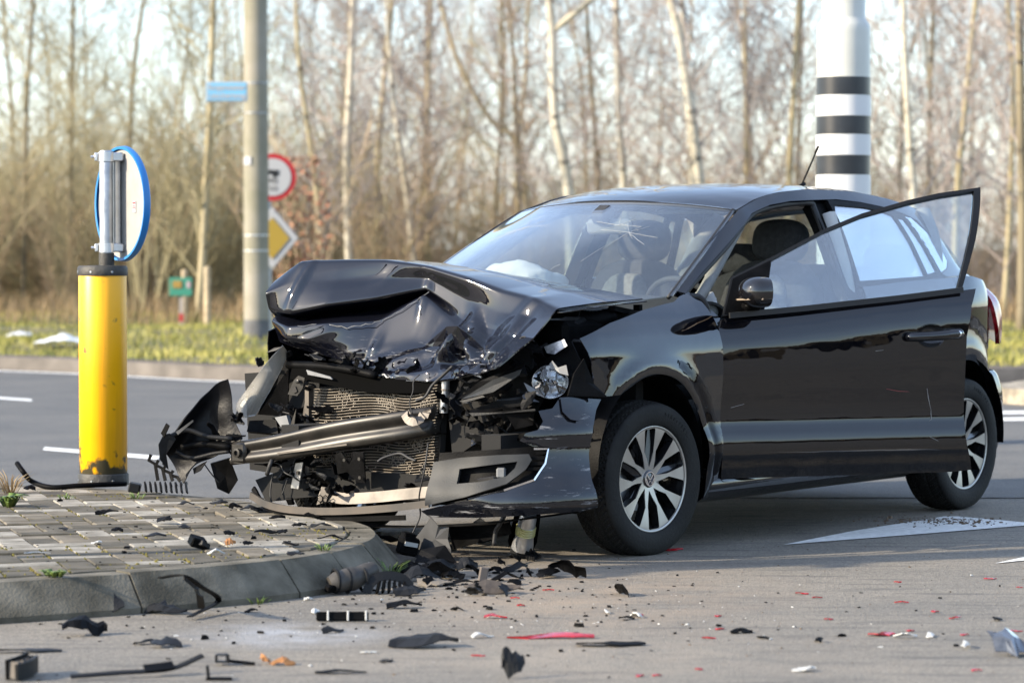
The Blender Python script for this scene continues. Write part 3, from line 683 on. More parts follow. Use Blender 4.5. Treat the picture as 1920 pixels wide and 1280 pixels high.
tree([(-2.4517, 45, -0.0171), (-2.45, 45, 0.9632), (-2.4875, 45, 2.4873), (-2.4293, 45, 3.6882), (-2.3872, 45, 4.8871)], .075, M_BIRCH, CROWNS[0], 'white birch trunk, leftmost of the bright trunks right of the signs', seed=1)
tree([(-2.1157, 47, -0.0703), (-2.131, 47, 0.9536), (-2.1377, 47, 2.1268), (-2.0097, 47, 3.7997), (-1.8825, 47, 5.0519)], .065, M_BIRCHY, CROWNS[1], 'ochre birch leaning right, second trunk left of the car windscreen', seed=2)
tree([(-1.4791, 46, -0.0437), (-1.5191, 46, 0.9584), (-1.6003, 46, 1.7788), (-1.8036, 46, 3.335), (-1.9004, 46, 4.4796)], .05, M_BIRCH, CROWNS[2], 'slim birch leaning left directly above the raised bonnet', seed=3)
tree([(-1.3462, 48, -0.0969), (-1.3452, 48, 0.9488), (-1.3695, 48, 2.5745), (-1.2988, 48, 5.1343)], .06, M_BIRCHY, CROWNS[3], 'straight slim ochre birch above the left end of the windscreen', seed=4)
tree([(0.4466, 50, -0.1501), (0.1337, 50, 2.7216), (-0.3565, 50, 3.3), (-0.7572, 50, 3.9669), (-1.024, 50, 4.6333)], .06, M_BIRCHY, CROWNS[2], 'thin tree leaning steeply to the left above the windscreen', seed=5, name='leaning_tree', cs=.8)
tree([(0.8833, 43, 0.0361), (0.8053, 43, 2.0463), (0.6131, 43, 3.0415), (0.5743, 43, 4.2644), (0.5358, 43, 4.7224)], .085, M_BIRCH, CROWNS[0], 'forked white birch above the middle of the windscreen', seed=6, fork=(4.3, (.75, 0, .66)))
tree([(1.7685, 45, -0.0171), (1.6855, 45, 2.1266), (1.604, 45, 3.2882), (1.5621, 45, 4.8871)], .065, M_BIRCH, CROWNS[1], 'white birch behind the middle of the car roof', seed=7)
tree([(2.7759, 42, 0.0627), (2.6294, 42, 2.1009), (2.4698, 42, 3.297), (2.3335, 42, 4.1926), (2.2206, 42, 4.64)], .085, M_BIRCH, CROWNS[3], 'thickest white birch leaning left behind the car roof', seed=8)
tree([(2.6959, 44, 0.0095), (2.6525, 44, 2.1448), (2.5718, 44, 3.3978), (2.5071, 44, 4.4924)], .055, M_BIRCH, CROWNS[0], 'thin white birch close beside the thickest leaning birch', seed=9)
tree([(3.632, 46, -0.0437), (3.61, 46, 2.1886), (3.5897, 46, 3.744), (3.5785, 46, 4.9695)], .05, M_BIRCHY, CROWNS[2], 'slim upright birch left of the roof aerial', seed=10)
tree([(4.0714, 44, 0.0095), (4.0808, 44, 2.1448), (4.1549, 44, 3.6325), (4.214, 44, 4.8048)], .06, M_BIRCHY, CROWNS[1], 'ochre birch just left of the banded signal mast', seed=11)
tree([(5.4447, 40, 0.1159), (5.3656, 40, 1.9146), (5.2747, 40, 3.1962), (5.2195, 40, 4.4752)], .055, M_BIRCH, CROWNS[3], 'white birch right of the signal mast above the open door', seed=12)
tree([(6.4504, 46, -0.0437), (6.4166, 46, 2.0247), (6.4265, 46, 3.4986), (6.4692, 46, 4.9695)], .05, M_BROWN, CROWNS[0], 'brown slim tree behind the open door top', seed=13, name='slim_tree')
tree([(6.0642, 41, 0.0893), (6.1068, 41, 1.9329), (6.2248, 41, 3.2466), (6.3499, 41, 4.5576)], .052, M_BIRCHY, CROWNS[2], 'birch leaning right above the corner of the open door', seed=14)
tree([(6.3196, 37, 0.0105), (6.3242, 37, 1.5957), (6.2907, 37, 2.9134), (6.2705, 37, 4.2281)], .07, M_BROWN, CROWNS[3], 'dark trunk at the right edge of the picture', seed=15, name='dark_tree')
tree([(6.9031, 42, -0.0724), (6.9915, 42, 1.6519), (7.0341, 42, 3.521), (6.9534, 42, 4.64)], .045, M_BIRCHY, CROWNS[1], 'slim ochre trunk beside the dark trunk at the right edge', seed=16, name='slim_tree')
tree([(-4.4265, 42, 0.0627), (-4.3482, 42, 1.0526), (-4.3001, 42, 2.0261), (-4.2366, 42, 3.1476), (-4.187, 42, 4.64)], .06, M_BIRCHY, CROWN_O[0], 'young pale tree tied between stakes left of the concrete post', seed=17, name='staked_tree')
tree([(-7.5597, 46, -0.0437), (-7.5139, 46, 0.8763), (-7.4602, 46, 3.335), (-7.3535, 46, 4.9695)], .045, M_BROWN, CROWN_O[1], 'thin olive tree at the far left, first from the edge', seed=18, name='slim_tree')
tree([(-6.9852, 47, -0.0703), (-6.9434, 47, 1.708), (-6.8859, 47, 5.0519)], .045, M_BROWN, CROWN_O[0], 'thin upright tree behind the yellow bollard', seed=19, name='slim_tree')
tree([(-2.6731, 43, 0.0361), (-2.7401, 43, 1.0496), (-2.8375, 43, 2.1995), (-3.0488, 43, 3.7296), (-3.1002, 43, 4.7224)], .045, M_BIRCHY, CROWNS[2], 'slim birch leaning left beside the round red sign', seed=20)
tree([(-0.2626, 49, -0.1235), (-0.2798, 49, 1.5558), (-0.1922, 49, 3.0397), (-0.1571, 49, 4.3466)], .045, M_BROWN, CROWN_O[1], 'brown slender tree above the right pillar of the car', seed=21, name='slim_tree')
tree([(0.0557, 52, -0.2034), (0.0742, 52, 2.4128), (0.2316, 52, 4.0784), (0.2777, 52, 5.4638)], .05, M_BIRCHY, CROWNS[0], 'pale slender tree rising above the left end of the car roof', seed=22, name='slim_tree')
# further trees that nothing tells apart
rt = random.Random(31)
for k in range(26):
    Y = rt.uniform(47, 66); x = -Y*.19+(k+rt.random())/26*Y*.38; ln = rt.uniform(-.3, .3); w = rt.random()
    bk, cr, nm, lb, gp = ((M_BROWN, CROWN_O[k % 2], 'slim_tree', 'slim bare olive brown tree deep in the thicket', 'bare trees deep in the thicket') if x < -3.5 else ((M_BIRCHY, CROWNS[k % 4], 'birch_tree', 'slim bare birch standing back in the wood', 'birches standing back in the wood') if w < .5 else (M_BROWN, CROWNS2[k % 2], 'slim_tree', 'slim bare olive brown tree deep in the thicket', 'bare trees deep in the thicket')))
    tree([(x, Y, .1), (x+ln*.4, Y, 2), (x+ln, Y+.2, 4)], rt.uniform(.03, .055), bk, cr, lb, gp, seed=200+k, name=nm, top=rt.uniform(8, 11))
# thicket of shrubs and the wood behind, one mass each
def soup(meshes, places, name, m, label, catg):
    V = []; Fi = []; o = 0
    data = []
    for me in meshes:
        v = np.empty(len(me.vertices)*3); me.vertices.foreach_get('co', v); data.append((v.reshape(-1, 3), np.array([p.vertices[:] for p in me.polygons])))
    for (x, y, z, s, sz, a, k) in places:
        v, f = data[k % len(data)]; c, sn = math.cos(a), math.sin(a)
        w = np.stack([(v[:, 0]*c-v[:, 1]*sn)*s+x, (v[:, 0]*sn+v[:, 1]*c)*s+y, v[:, 2]*sz+z], 1); V.append(w); Fi.append(f+o); o += len(v)
    V = np.concatenate(V); Fi = np.concatenate(Fi); me = bpy.data.meshes.new(name)
    me.vertices.add(len(V)); me.vertices.foreach_set('co', V.ravel()); me.loops.add(Fi.size); me.loops.foreach_set('vertex_index', Fi.ravel().astype(np.int32))
    me.polygons.add(len(Fi)); me.polygons.foreach_set('loop_start', np.arange(0, Fi.size, Fi.shape[1], dtype=np.int32)); me.update(calc_edges=True); me.materials.append(m)
    return tag(link(name, me), label, catg, kind='stuff')
def shrub_mesh(seed, n=13, H=2.6):
    rng = random.Random(seed); mb = MB()
    for k in range(n):
        a = rng.uniform(0, 6.28); d = Vector((math.cos(a)*rng.uniform(.1, .6), math.sin(a)*rng.uniform(.1, .6), 1)).normalized(); h = H*rng.uniform(.5, 1)
        P = [Vector((math.cos(a)*.1, math.sin(a)*.1, 0))]; dd = d
        for q in range(4): dd = (dd+Vector((rng.gauss(0, .12), rng.gauss(0, .12), .05))).normalized(); P.append(P[-1]+dd*h/4)
        mb.tube(P, [.011, .009, .007, .005, .003], 3, cap=False)
        for q in range(11):
            t = rng.uniform(.15, 1); i = min(3, int(t*4)); c = P[i].lerp(P[i+1], t*4-i); e = (dd*.5+Vector((rng.gauss(0, .6), rng.gauss(0, .6), rng.uniform(0, .7)))).normalized(); l = rng.uniform(.25, .75)*H/2.6
            mb.tube([c, c+e*l*.5, c+e*l+Vector((rng.gauss(0, .06), rng.gauss(0, .06), .05))], [.005, .004, .002], 3, cap=False)
    me = bpy.data.meshes.new('shrub'); me.from_pydata([tuple(v) for v in mb.V], [], mb.F); me.update(); return me
SH = [shrub_mesh(k) for k in (41, 42, 43, 44, 45)]
rs_ = random.Random(77)
def places(n, y0, y1, s0, s1, xr=.21, x0=None, x1=None):
    out = []
    for k in range(n):
        Y = rs_.uniform(y0, y1); x = rs_.uniform(-Y*xr if x0 is None else x0, Y*xr if x1 is None else x1); s = rs_.uniform(s0, s1)
        out.append((x, Y, .1, s, s*rs_.uniform(.85, 1.15), rs_.uniform(0, 6.28), k))
    return out
soup(SH, places(110, 44.5, 58, .7, 1.3), 'thicket', M_TWIGB, 'dense brown leafless undergrowth along the foot of the wood', 'undergrowth')
soup(SH, places(105, 44, 58, .8, 1.5, x0=-12, x1=-2.2)+places(30, 46, 60, .8, 1.3), 'olive_thicket', M_TWIGO, 'dense olive green leafless thicket filling the left background', 'undergrowth')
soup([CROWNS[0], CROWNS2[0], CROWNS[3], CROWNS2[1]], [(x, y, 0, s, sz*.9, a, k) for (x, y, z, s, sz, a, k) in places(24, 62, 95, .8, 1.1, .24)], 'distant_wood', M_TWIG, 'hazy bare treetops of the wood far behind the birches', 'wood')
# brown bracken and low scrub at the wood's edge
def tuft_soup(name, n, fn, m, h0, h1, w, label, catg, bend=.5):
    rr = np.random.RandomState(n); xy = np.array([fn(rr) for _ in range(n)]); h = rr.uniform(h0, h1, n); a = rr.uniform(0, 6.28, n); be = rr.uniform(.1, bend, n)*h
    dx, dy = np.cos(a), np.sin(a); wv = w*rr.uniform(.6, 1.3, n); p = np.zeros((n, 5, 3))
    p[:, 0] = np.stack([xy[:, 0]-dy*wv, xy[:, 1]+dx*wv, xy[:, 2]], 1); p[:, 1] = np.stack([xy[:, 0]+dy*wv, xy[:, 1]-dx*wv, xy[:, 2]], 1)
    p[:, 2] = np.stack([xy[:, 0]+dx*be*.35+dy*wv*.7, xy[:, 1]+dy*be*.35-dx*wv*.7, xy[:, 2]+h*.6], 1); p[:, 3] = np.stack([xy[:, 0]+dx*be*.35-dy*wv*.7, xy[:, 1]+dy*be*.35+dx*wv*.7, xy[:, 2]+h*.6], 1)
    p[:, 4] = np.stack([xy[:, 0]+dx*be, xy[:, 1]+dy*be, xy[:, 2]+h], 1)
    V = p.reshape(-1, 3); b = (np.arange(n)*5)[:, None]; T = np.concatenate([b+[[0, 1, 2]], b+[[0, 2, 3]], b+[[3, 2, 4]]], 0)
    me = bpy.data.meshes.new(name); me.vertices.add(len(V)); me.vertices.foreach_set('co', V.ravel()); me.loops.add(T.size); me.loops.foreach_set('vertex_index', T.ravel().astype(np.int32))
    me.polygons.add(len(T)); me.polygons.foreach_set('loop_start', np.arange(0, T.size, 3, dtype=np.int32)); me.update(calc_edges=True); me.materials.append(m)
    return tag(link(name, me), label, catg, kind='stuff')
def edge_y(x):
    for (a, b) in zip(EDGE, EDGE[1:]):
        if a[0] <= x <= b[0]: return a[1]+(b[1]-a[1])*(x-a[0])/(b[0]-a[0])
    return 40
def on_verge(rr):
    x = rr.uniform(-9.5, 9.5); y = edge_y(x)+.3+rr.uniform(0, 1)*14
    if noise.noise(Vector((x*.8, y*.8, 5))) < -.12 and rr.uniform() < .7: y = edge_y(x)+.3+rr.uniform(0, 5)
    return (x, y, gz(x, y)-.02)
M_GRASS = mat('verge_grass', (.19, .20, .035), .7, col2=(.42, .37, .105), vscale=1.6)
M_STRAW = mat('dry_straw', (.30, .22, .11), .8, col2=(.20, .13, .07), vscale=2)
tuft_soup('verge_grass', 60000, on_verge, M_GRASS, .04, .11, .006, 'rough green grass on the verge beyond the far road', 'grass', .8)
def on_edge(rr):
    x = rr.uniform(-10, 10); y = rr.uniform(38.5, 45.5); return (x, y, .15)
tuft_soup('dry_scrub', 12000, on_edge, M_STRAW, .15, .5, .005, 'dry brown grass and bracken along the foot of the wood', 'scrub', .9)
# rusty-leaved beech shrub behind the signs
bs = thing('beech_shrub', 'rusty leaved beech shrub behind the round red sign', 'shrub', (-2.748, 38.4592, 0.15))
o = link('stems', SH[1], bs); o.scale = (1, 1, 1.2); SH[1].materials.append(M_TWIGB)
lv = MB(); rr = random.Random(3)
for k in range(420):
    z = rr.uniform(.3, 2.2); q = (1-abs(z-1.3)/1.5)*.62; a = rr.uniform(0, 6.28); d = q*math.sqrt(rr.random()); c = Vector((d*math.cos(a), d*math.sin(a), z)); u = Vector((rr.gauss(0, 1), rr.gauss(0, 1), rr.gauss(0, 1))).normalized(); w = u.orthogonal().normalized()
    lv.add([c-u*.05, c+w*.026, c+u*.05, c-w*.026], [(0, 1, 2, 3)])
lv.build('foliage', mat('rusty_leaves', (.26, .10, .05), .7, col2=(.36, .18, .10), vscale=3), bs)

# unseen belt of trees, added behind the viewpoint to darken reflected horizon
bl = MB(); rb_ = random.Random(4)
for k in range(150):
    a = R(-200+220*k/149)+rb_.uniform(-.01, .01); d = rb_.uniform(150, 200); h = rb_.uniform(5, 10); w = rb_.uniform(4, 8); c = Vector((d*math.cos(a), d*math.sin(a), 0)); pr = [(0, h)]
    bl.lathe([(w*.5, 0), (w*.9, h*.3), (w*.75, h*.65), (w*.35, h*.92), (0, h)], 7, c=c)
for i, v in enumerate(bl.V): v += Vector((noise.noise(v*.4)*1.2, noise.noise(v*.4+Vector((5, 0, 0)))*1.2, max(0, noise.noise(v*.5))*1.0))
tag(bl.build('added_treeline', mat('treeline', (.06, .05, .035), .95, col2=(.10, .085, .055), vscale=.5), None), 'unseen low belt of trees added behind the view for reflections', 'trees', kind='stuff')

# ------------------------------------------------------------------ the wrecked car
def paint_mat():
    m = mat('black_paint', (.0035, .004, .0065), .35, 0, coat=1, spec=.0)
    m.node_tree.nodes['Principled BSDF'].inputs['Coat IOR'].default_value = 1.66
    nt = m.node_tree; N = nt.nodes; L = nt.links; b = N['Principled BSDF']; tc = N.new('ShaderNodeTexCoord')
    # thin road dust film: a little lighter and rougher in patches, with fine specks
    n1 = N.new('ShaderNodeTexNoise'); n1.inputs['Scale'].default_value = 3.5; n1.inputs['Detail'].default_value = 9; L.new(tc.outputs['Object'], n1.inputs['Vector'])
    r = N.new('ShaderNodeValToRGB'); r.color_ramp.elements[0].position = .45; r.color_ramp.elements[1].position = .8
    r.color_ramp.elements[0].color = (.002, .0023, .004, 1); r.color_ramp.elements[1].color = (.0032, .0032, .0038, 1); L.new(n1.outputs['Fac'], r.inputs[0]); 
    v = N.new('ShaderNodeTexVoronoi'); v.inputs['Scale'].default_value = 55; L.new(tc.outputs['Object'], v.inputs['Vector'])
    r2 = N.new('ShaderNodeValToRGB'); r2.color_ramp.elements[0].position = .035; r2.color_ramp.elements[1].position = .05; r2.color_ramp.elements[0].color = (.5, .5, .5, 1); r2.color_ramp.elements[1].color = (0, 0, 0, 1); L.new(v.outputs['Distance'], r2.inputs[0])
    mx = N.new('ShaderNodeMix'); mx.data_type = 'RGBA'; L.new(r2.outputs[0], mx.inputs[0]); L.new(r.outputs[0], mx.inputs[6]); mx.inputs[7].default_value = (.03, .028, .027, 1); L.new(mx.outputs[2], b.inputs['Base Color'])
    mr = N.new('ShaderNodeMapRange'); mr.inputs['From Min'].default_value = .4; mr.inputs['From Max'].default_value = .8; mr.inputs['To Min'].default_value = .012; mr.inputs['To Max'].default_value = .04; L.new(n1.outputs['Fac'], mr.inputs['Value']); L.new(mr.outputs[0], b.inputs['Coat Roughness'])
    # sprayed road dirt low on the body and a faint unevenness of the panels
    sx = N.new('ShaderNodeSeparateXYZ'); L.new(tc.outputs['Object'], sx.inputs[0]); n3 = N.new('ShaderNodeTexNoise'); n3.inputs['Scale'].default_value = 9; n3.inputs['Detail'].default_value = 8; L.new(tc.outputs['Object'], n3.inputs['Vector'])
    md = N.new('ShaderNodeMapRange'); md.inputs['From Min'].default_value = .62; md.inputs['From Max'].default_value = .18; L.new(sx.outputs['Z'], md.inputs['Value']); mm = N.new('ShaderNodeMath'); mm.operation = 'MULTIPLY'; L.new(md.outputs[0], mm.inputs[0]); L.new(n3.outputs['Fac'], mm.inputs[1])
    mk = N.new('ShaderNodeMath'); mk.operation = 'MULTIPLY'; mk.inputs[1].default_value = .13; L.new(mm.outputs[0], mk.inputs[0]); m5 = N.new('ShaderNodeMix'); m5.data_type = 'RGBA'; L.new(mk.outputs[0], m5.inputs[0]); L.new(mx.outputs[2], m5.inputs[6]); m5.inputs[7].default_value = (.055, .045, .036, 1); L.new(m5.outputs[2], b.inputs['Base Color'])
    n4 = N.new('ShaderNodeTexNoise'); n4.inputs['Scale'].default_value = 5; n4.inputs['Detail'].default_value = 2; L.new(tc.outputs['Object'], n4.inputs['Vector']); bp = N.new('ShaderNodeBump'); bp.inputs['Strength'].default_value = .10; bp.inputs['Distance'].default_value = .02; L.new(n4.outputs['Fac'], bp.inputs['Height']); L.new(bp.outputs[0], b.inputs['Coat Normal'])
    return m
M_PAINT = paint_mat()
M_BLKPL = mat('black_plastic', (.004, .004, .0043), .5, var=.6, vscale=12, bump=.12, bscale=200, spec=.06)
M_DKGRY = mat('dark_grey_plastic', (.012, .0125, .0135), .5, spec=.18, var=.2, vscale=10, bump=.1, bscale=150)
M_RUB = mat('rubber_seal', (.011, .011, .012), .6)
M_TYRE = mat('tyre_rubber', (.007, .007, .0068), .7, spec=.25, col2=(.015, .0145, .013), vscale=7, bump=.15, bscale=90)
M_RIMS = mat('machined_alloy', (.40, .385, .36), .32, .8, var=.08, vscale=9, rvar=.1)
M_RIMB = mat('rim_black', (.009, .009, .01), .25, 0, coat=.6)
M_CHROME = mat('chrome', (.8, .8, .82), .08, 1)
M_IN_DK = mat('interior_dark', (.022, .023, .025), .75, var=.15, vscale=20, bump=.15, bscale=250)
M_IN_GR = mat('interior_grey', (.20, .20, .19), .8, var=.1, vscale=20)
M_HEADL = mat('headliner', (.42, .42, .40), .9)
M_SEAT = mat('seat_cloth', (.03, .031, .033), .9, var=.25, vscale=50, bump=.4, bscale=220)
M_SEATC = mat('seat_cloth_grey', (.13, .135, .13), .9, var=.2, vscale=50, bump=.4, bscale=220)
M_BAG = mat('airbag_cloth', (.55, .55, .54), .75, bump=.25, bscale=18)
M_GLS = glass('side_glass', (.88, .94, .95), 4.6, dirt=.015)
M_WSG = glass('windscreen_glass', (.94, .975, .965), 1.8, dirt=.012)
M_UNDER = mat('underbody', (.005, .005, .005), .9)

ca, sa = 0.652753, 0
car = thing('crashed_car', 'black five door hatchback with crushed front and open driver door', 'car', (-0.0925, 11.9159, 0), math.atan2(-math.cos(ca), -math.sin(ca)))
belt = fn1([-3.1, -2.6, -2.2, -1.6, -.5, -.3, .6], [1.05, 1.052, 1.04, 1.012, .908, .90, .90])
zprof = fn1([.12, .20, .30, .385, .415, .495, .53, .62, .70, .78, .85, .92, .97, 1.02], [.74, .785, .806, .822, .821, .806, .806, .814, .820, .819, .806, .775, .738, .69])
plan = fn1([-3.2, -3.08, -2.98, -2.85, -2.7, -2.5, -2.2, -.6, .1, .35, .55, .75], [.62, .40, .24, .115, .05, .018, .0, 0, 0, .012, .05, .12])
def sstep(a, b, x): t = max(0, min(1, (x-a)/(b-a))); return t*t*(3-2*t)
def Ys(x, z):
    zz = z-(belt(x)-.92)*sstep(.55, .88, z)
    y = zprof(zz)-plan(x)
    for cx in (0.02, -2.455):
        r = math.hypot(x-cx, (z-.325)*.97); y += .016*math.exp(-((r-.385)/.045)**2)
    return y
zr = fn1([-3.0, -2.782, -2.68, -2.552, -2.42, -2.187, -1.842, -1.52, -1.226, -1.02, -.95, -.335, -.20], [.80, 1.011, 1.15, 1.304, 1.358, 1.396, 1.424, 1.428, 1.402, 1.354, 1.335, 1.008, .94])
ytop = fn1([-3.0, -2.7, -2.3, -1.2, -.95, -.335, -.2], [.52, .535, .545, .545, .567, .672, .70])
ybel = fn1([-3.0, -2.8, -2.5, -2.2, -1.6, -.4, -.2], [.56, .64, .72, .755, .77, .775, .76])
def Yg(x, z):
    b, t_ = belt(x), zr(x); t = (z-b)/max(.03, t_-b); t = max(-.2, min(1.02, t))
    return ybel(x)+(ytop(x)-ybel(x))*(.80*t+.20*t**4 if t > 0 else .80*t)
def LS(x, z): return (x, Ys(x, z), z)
def LG(x, z): return (x, Yg(x, z), z)
def mirror(fn): return lambda a, b: (lambda p: (p[0], -p[1], p[2]))(fn(a, b))
def arc2(cx, cz, r, a0, a1, n=18, sx=1): return [(cx+sx*r*math.cos(R(a0+(a1-a0)*k/n)), cz+r*math.sin(R(a0+(a1-a0)*k/n))) for k in range(n+1)]

# --- front wing, driver side
farch = arc2(.02, .335, .36, 62, 182, 22)
fender = [(0.4495, 0.8408), (.252, .894), (.007, .937), (-.16, .957), (-.25, .966), (-.31, .985), (-.40, 1.002), (-.435, .96), (-.447, .905), (-.452, .80), (-.455, .60), (-.452, .40), (-.440, .24), (-.39, .195), (-.345, .19)]+farch[::-1]+[(.255, .625), (.33, .622), (0.3934, 0.6696), (0.4095, 0.7646)]
panel('front_wing', fender, LS, M_PAINT, car, sp=.028, th=.004)
f2 = [(.45, .843), (.252, .894), (.007, .937), (-.16, .957), (-.25, .966), (-.31, .985), (-.40, 1.002), (-.435, .96), (-.455, .60), (-.440, .24), (-.345, .19)]+farch[::-1]+[(.34, .62), (.42, .70)]
panel('front_wing', f2, mirror(LS), M_PAINT, car, out=(0, -1, 0), sp=.05)
# wheel arch liners
for cx, x0 in ((.02, 0), (-2.455, 0)):
    for s in (1, -1):
        V = []; Fc = []; A = [R(-8+196*k/24) for k in range(25)]
        for a in A:
            for (yy, rr_) in ((.805, .352), (.70, .36), (.45, .36)): V.append((cx+rr_*math.cos(a), s*yy, .335+rr_*math.sin(a)))
        for k in range(24):
            for q in range(2): Fc.append((k*3+q, k*3+q+1, k*3+4+q, k*3+3+q))
        V.append((cx, s*.45, .335)); c0 = len(V)-1
        for k in range(24): Fc.append((k*3+2, c0, k*3+5))
        mesh_obj('arch_liner', V, Fc, M_BLKPL, car, True)

# --- roof frame: windscreen pillar and rail down to the rear pillar
W_ = [(-.335, zr(-.335)), (-.50, zr(-.5)), (-.7, zr(-.7)), (-.95, 1.335), (-1.02, 1.354), (-1.12, 1.381), (-1.226, 1.402), (-1.38, 1.418), (-1.52, 1.428), (-1.842, 1.424), (-2.05, 1.41), (-2.187, 1.396), (-2.33, 1.375), (-2.42, 1.358)]
D_ = [(-0.3668, 0.9975), (-0.5023, 1.0676), (-0.7596, 1.193), (-1.0161, 1.3188), (-1.1742, 1.3559), (-1.3289, 1.3735), (-1.4905, 1.38), (-1.70, 1.386), (-1.90, 1.376), (-2.08, 1.358), (-2.25, 1.33), (-2.36, 1.298)]
for nm, fn, o in (('pillar_and_rail', LG, (0, 1, 0)), ('pillar_and_rail', mirror(LG), (0, -1, 0))):
    panel(nm, W_+D_[::-1], fn, M_PAINT, car, out=o, sp=.02 if o[1] > 0 else .04, th=.03)
# rear pillar and quarter panel
rarch = arc2(-2.455, .32, .355, -12, 100, 16, -1)
quarter = [(-2.36, 1.298), (-2.42, 1.358), (-2.552, 1.304), (-2.68, 1.15), (-2.76, 1.04), (-2.80, .98)]
qlow = [(-2.80, .98), (-2.86, .93), (-2.89, .80), (-2.90, .66), (-2.86, .60), (-2.92, .55), (-2.90, .30), (-2.86, .20), (-2.80, .215)]
qpane = [(-2.245, 1.315), (-2.30, 1.31), (-2.40, 1.235), (-2.47, 1.155), (-2.475, 1.115), (-2.43, 1.085), (-2.355, 1.068)]
for s, fnG, fnL in ((1, LG, LS), (-1, mirror(LG), mirror(LS))):
    o = (0, s, 0)
    panel('rear_pillar', [(-2.36, 1.298), (-2.42, 1.358), (-2.552, 1.304), (-2.68, 1.15), (-2.77, 1.03), (-2.6, 1.052), (-2.40, 1.048), (-2.352, 1.062), (-2.43, 1.08), (-2.478, 1.11), (-2.473, 1.16), (-2.405, 1.238)], fnG, M_PAINT, car, out=o, sp=.03)
    panel('quarter_panel', [(-2.39, 1.045), (-2.6, 1.049), (-2.77, 1.027), (-2.82, .93), (-2.85, .80), (-2.86, .62), (-2.93, .58), (-2.95, .40), (-2.93, .25), (-2.86, .19), (-2.80, .20)]+rarch+[(-2.36, .68), (-2.40, .85)], fnL, M_PAINT, car, out=o, sp=.035)
    panel('quarter_window', qpane, fnG, M_GLS, car, out=o, sp=.05, th=.004)
# --- rear door
rd_low = [(-1.585, .27), (-1.578, .45), (-1.575, .70), (-1.582, .85), (-1.595, 1.01), (-1.9, 1.028), (-2.2, 1.039), (-2.385, 1.044), (-2.395, .85), (-2.355, .685)]+arc2(-2.455, .32, .362, 76, 20, 10)+[(-2.10, .40), (-2.07, .30), (-1.98, .265)]
win = [(-1.60, 1.035), (-1.632, 1.33), (-1.66, 1.36), (-1.90, 1.352), (-2.06, 1.335), (-2.13, 1.318), (-2.165, 1.2), (-2.18, 1.052)]
frm = [(-1.585, 1.012), (-1.60, 1.2), (-1.625, 1.384), (-1.90, 1.374), (-2.08, 1.356), (-2.25, 1.328), (-2.31, 1.2), (-2.35, 1.062), (-2.38, 1.045), (-2.0, 1.034)]
qi = [(-2.205, 1.06), (-2.19, 1.2), (-2.16, 1.31), (-2.225, 1.305), (-2.28, 1.19), (-2.31, 1.07)]
for s, fnG, fnL in ((1, LG, LS), (-1, mirror(LG), mirror(LS))):
    o = (0, s, 0); rd = panel('rear_door', rd_low, fnL, M_PAINT, car, out=o, sp=.035)
    panel('window_frame', frm, fnG, M_BLKPL, rd, out=o, sp=.04, holes=[win, qi], th=.02)
    sc_ = lambda P, dz=.0: P
    panel('window_pane', [(p[0], p[1]) for p in win], lambda a, b, f=fnG, s=s: (f(a, b)[0], f(a, b)[1]-s*.006, b), M_GLS, rd, out=o, sp=.06, th=.004)
    panel('window_pane', qi, lambda a, b, f=fnG, s=s: (f(a, b)[0], f(a, b)[1]-s*.006, b), M_GLS, rd, out=o, sp=.06, th=.004)
    panel('b_pillar', [(-1.50, .30), (-1.50, 1.0), (-1.53, 1.372), (-1.65, 1.386), (-1.62, 1.0), (-1.60, .30)], (lambda a, b, s=s: (a, s*((Yg(a, b) if b > belt(a) else Ys(a, b))-.035), b)), M_BLKPL, car, out=o, sp=.05, th=.05)
    hd = MB(); hy = Ys(-2.15, .86); hd.tube(cat([(-2.06, s*(Ys(-2.06, .85)+.005), .855), (-2.09, s*(hy+.035), .857), (-2.17, s*(hy+.038), .862), (-2.25, s*(hy+.03), .866), (-2.27, s*(Ys(-2.27, .86)+.004), .866)], 3), .013, 8); hd.build('handle', M_PAINT, rd, True)
# sill and underbody
for s in (1, -1):
    P = [(-.36, .0), (-.6, 0), (-1.2, 0), (-2.0, 0), (-2.12, 0)]; G = []
    for zz, yy in ((.30, .755), (.268, .792), (.235, .80), (.20, .785), (.175, .74), (.165, .66)): G.append([(x, s*yy, zz+(.004 if x < -1 else 0)) for x, _ in P])
    grid_obj('sill', net(G, 3, 3), M_PAINT if s else 0, car, .004, flip=(s < 0))
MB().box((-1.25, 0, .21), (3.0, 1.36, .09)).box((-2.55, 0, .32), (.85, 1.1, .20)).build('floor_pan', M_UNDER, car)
# --- roof
rows = []
for i, x in enumerate([-.835, -.95, -1.1, -1.3, -1.6, -2.0, -2.3, -2.5]):
    hdr = [1.376, 1.403, 1.427, 1.447, 1.459, 1.457, 1.440, 1.415][i]; row = []
    for k in range(9):
        q = -1+k/4; bow = [.115, .085, .04, .02, .0, 0, 0, .0][i]*q*q; xx = x-bow; yt = ytop(xx)-.012; ze = zr(xx)-.002
        row.append((xx, q*yt, hdr-(hdr-ze)*abs(q)**2.6))
    rows.append(row)
grid_obj('roof', net(rows, 5, 5), M_PAINT, car, .004, flip=False)
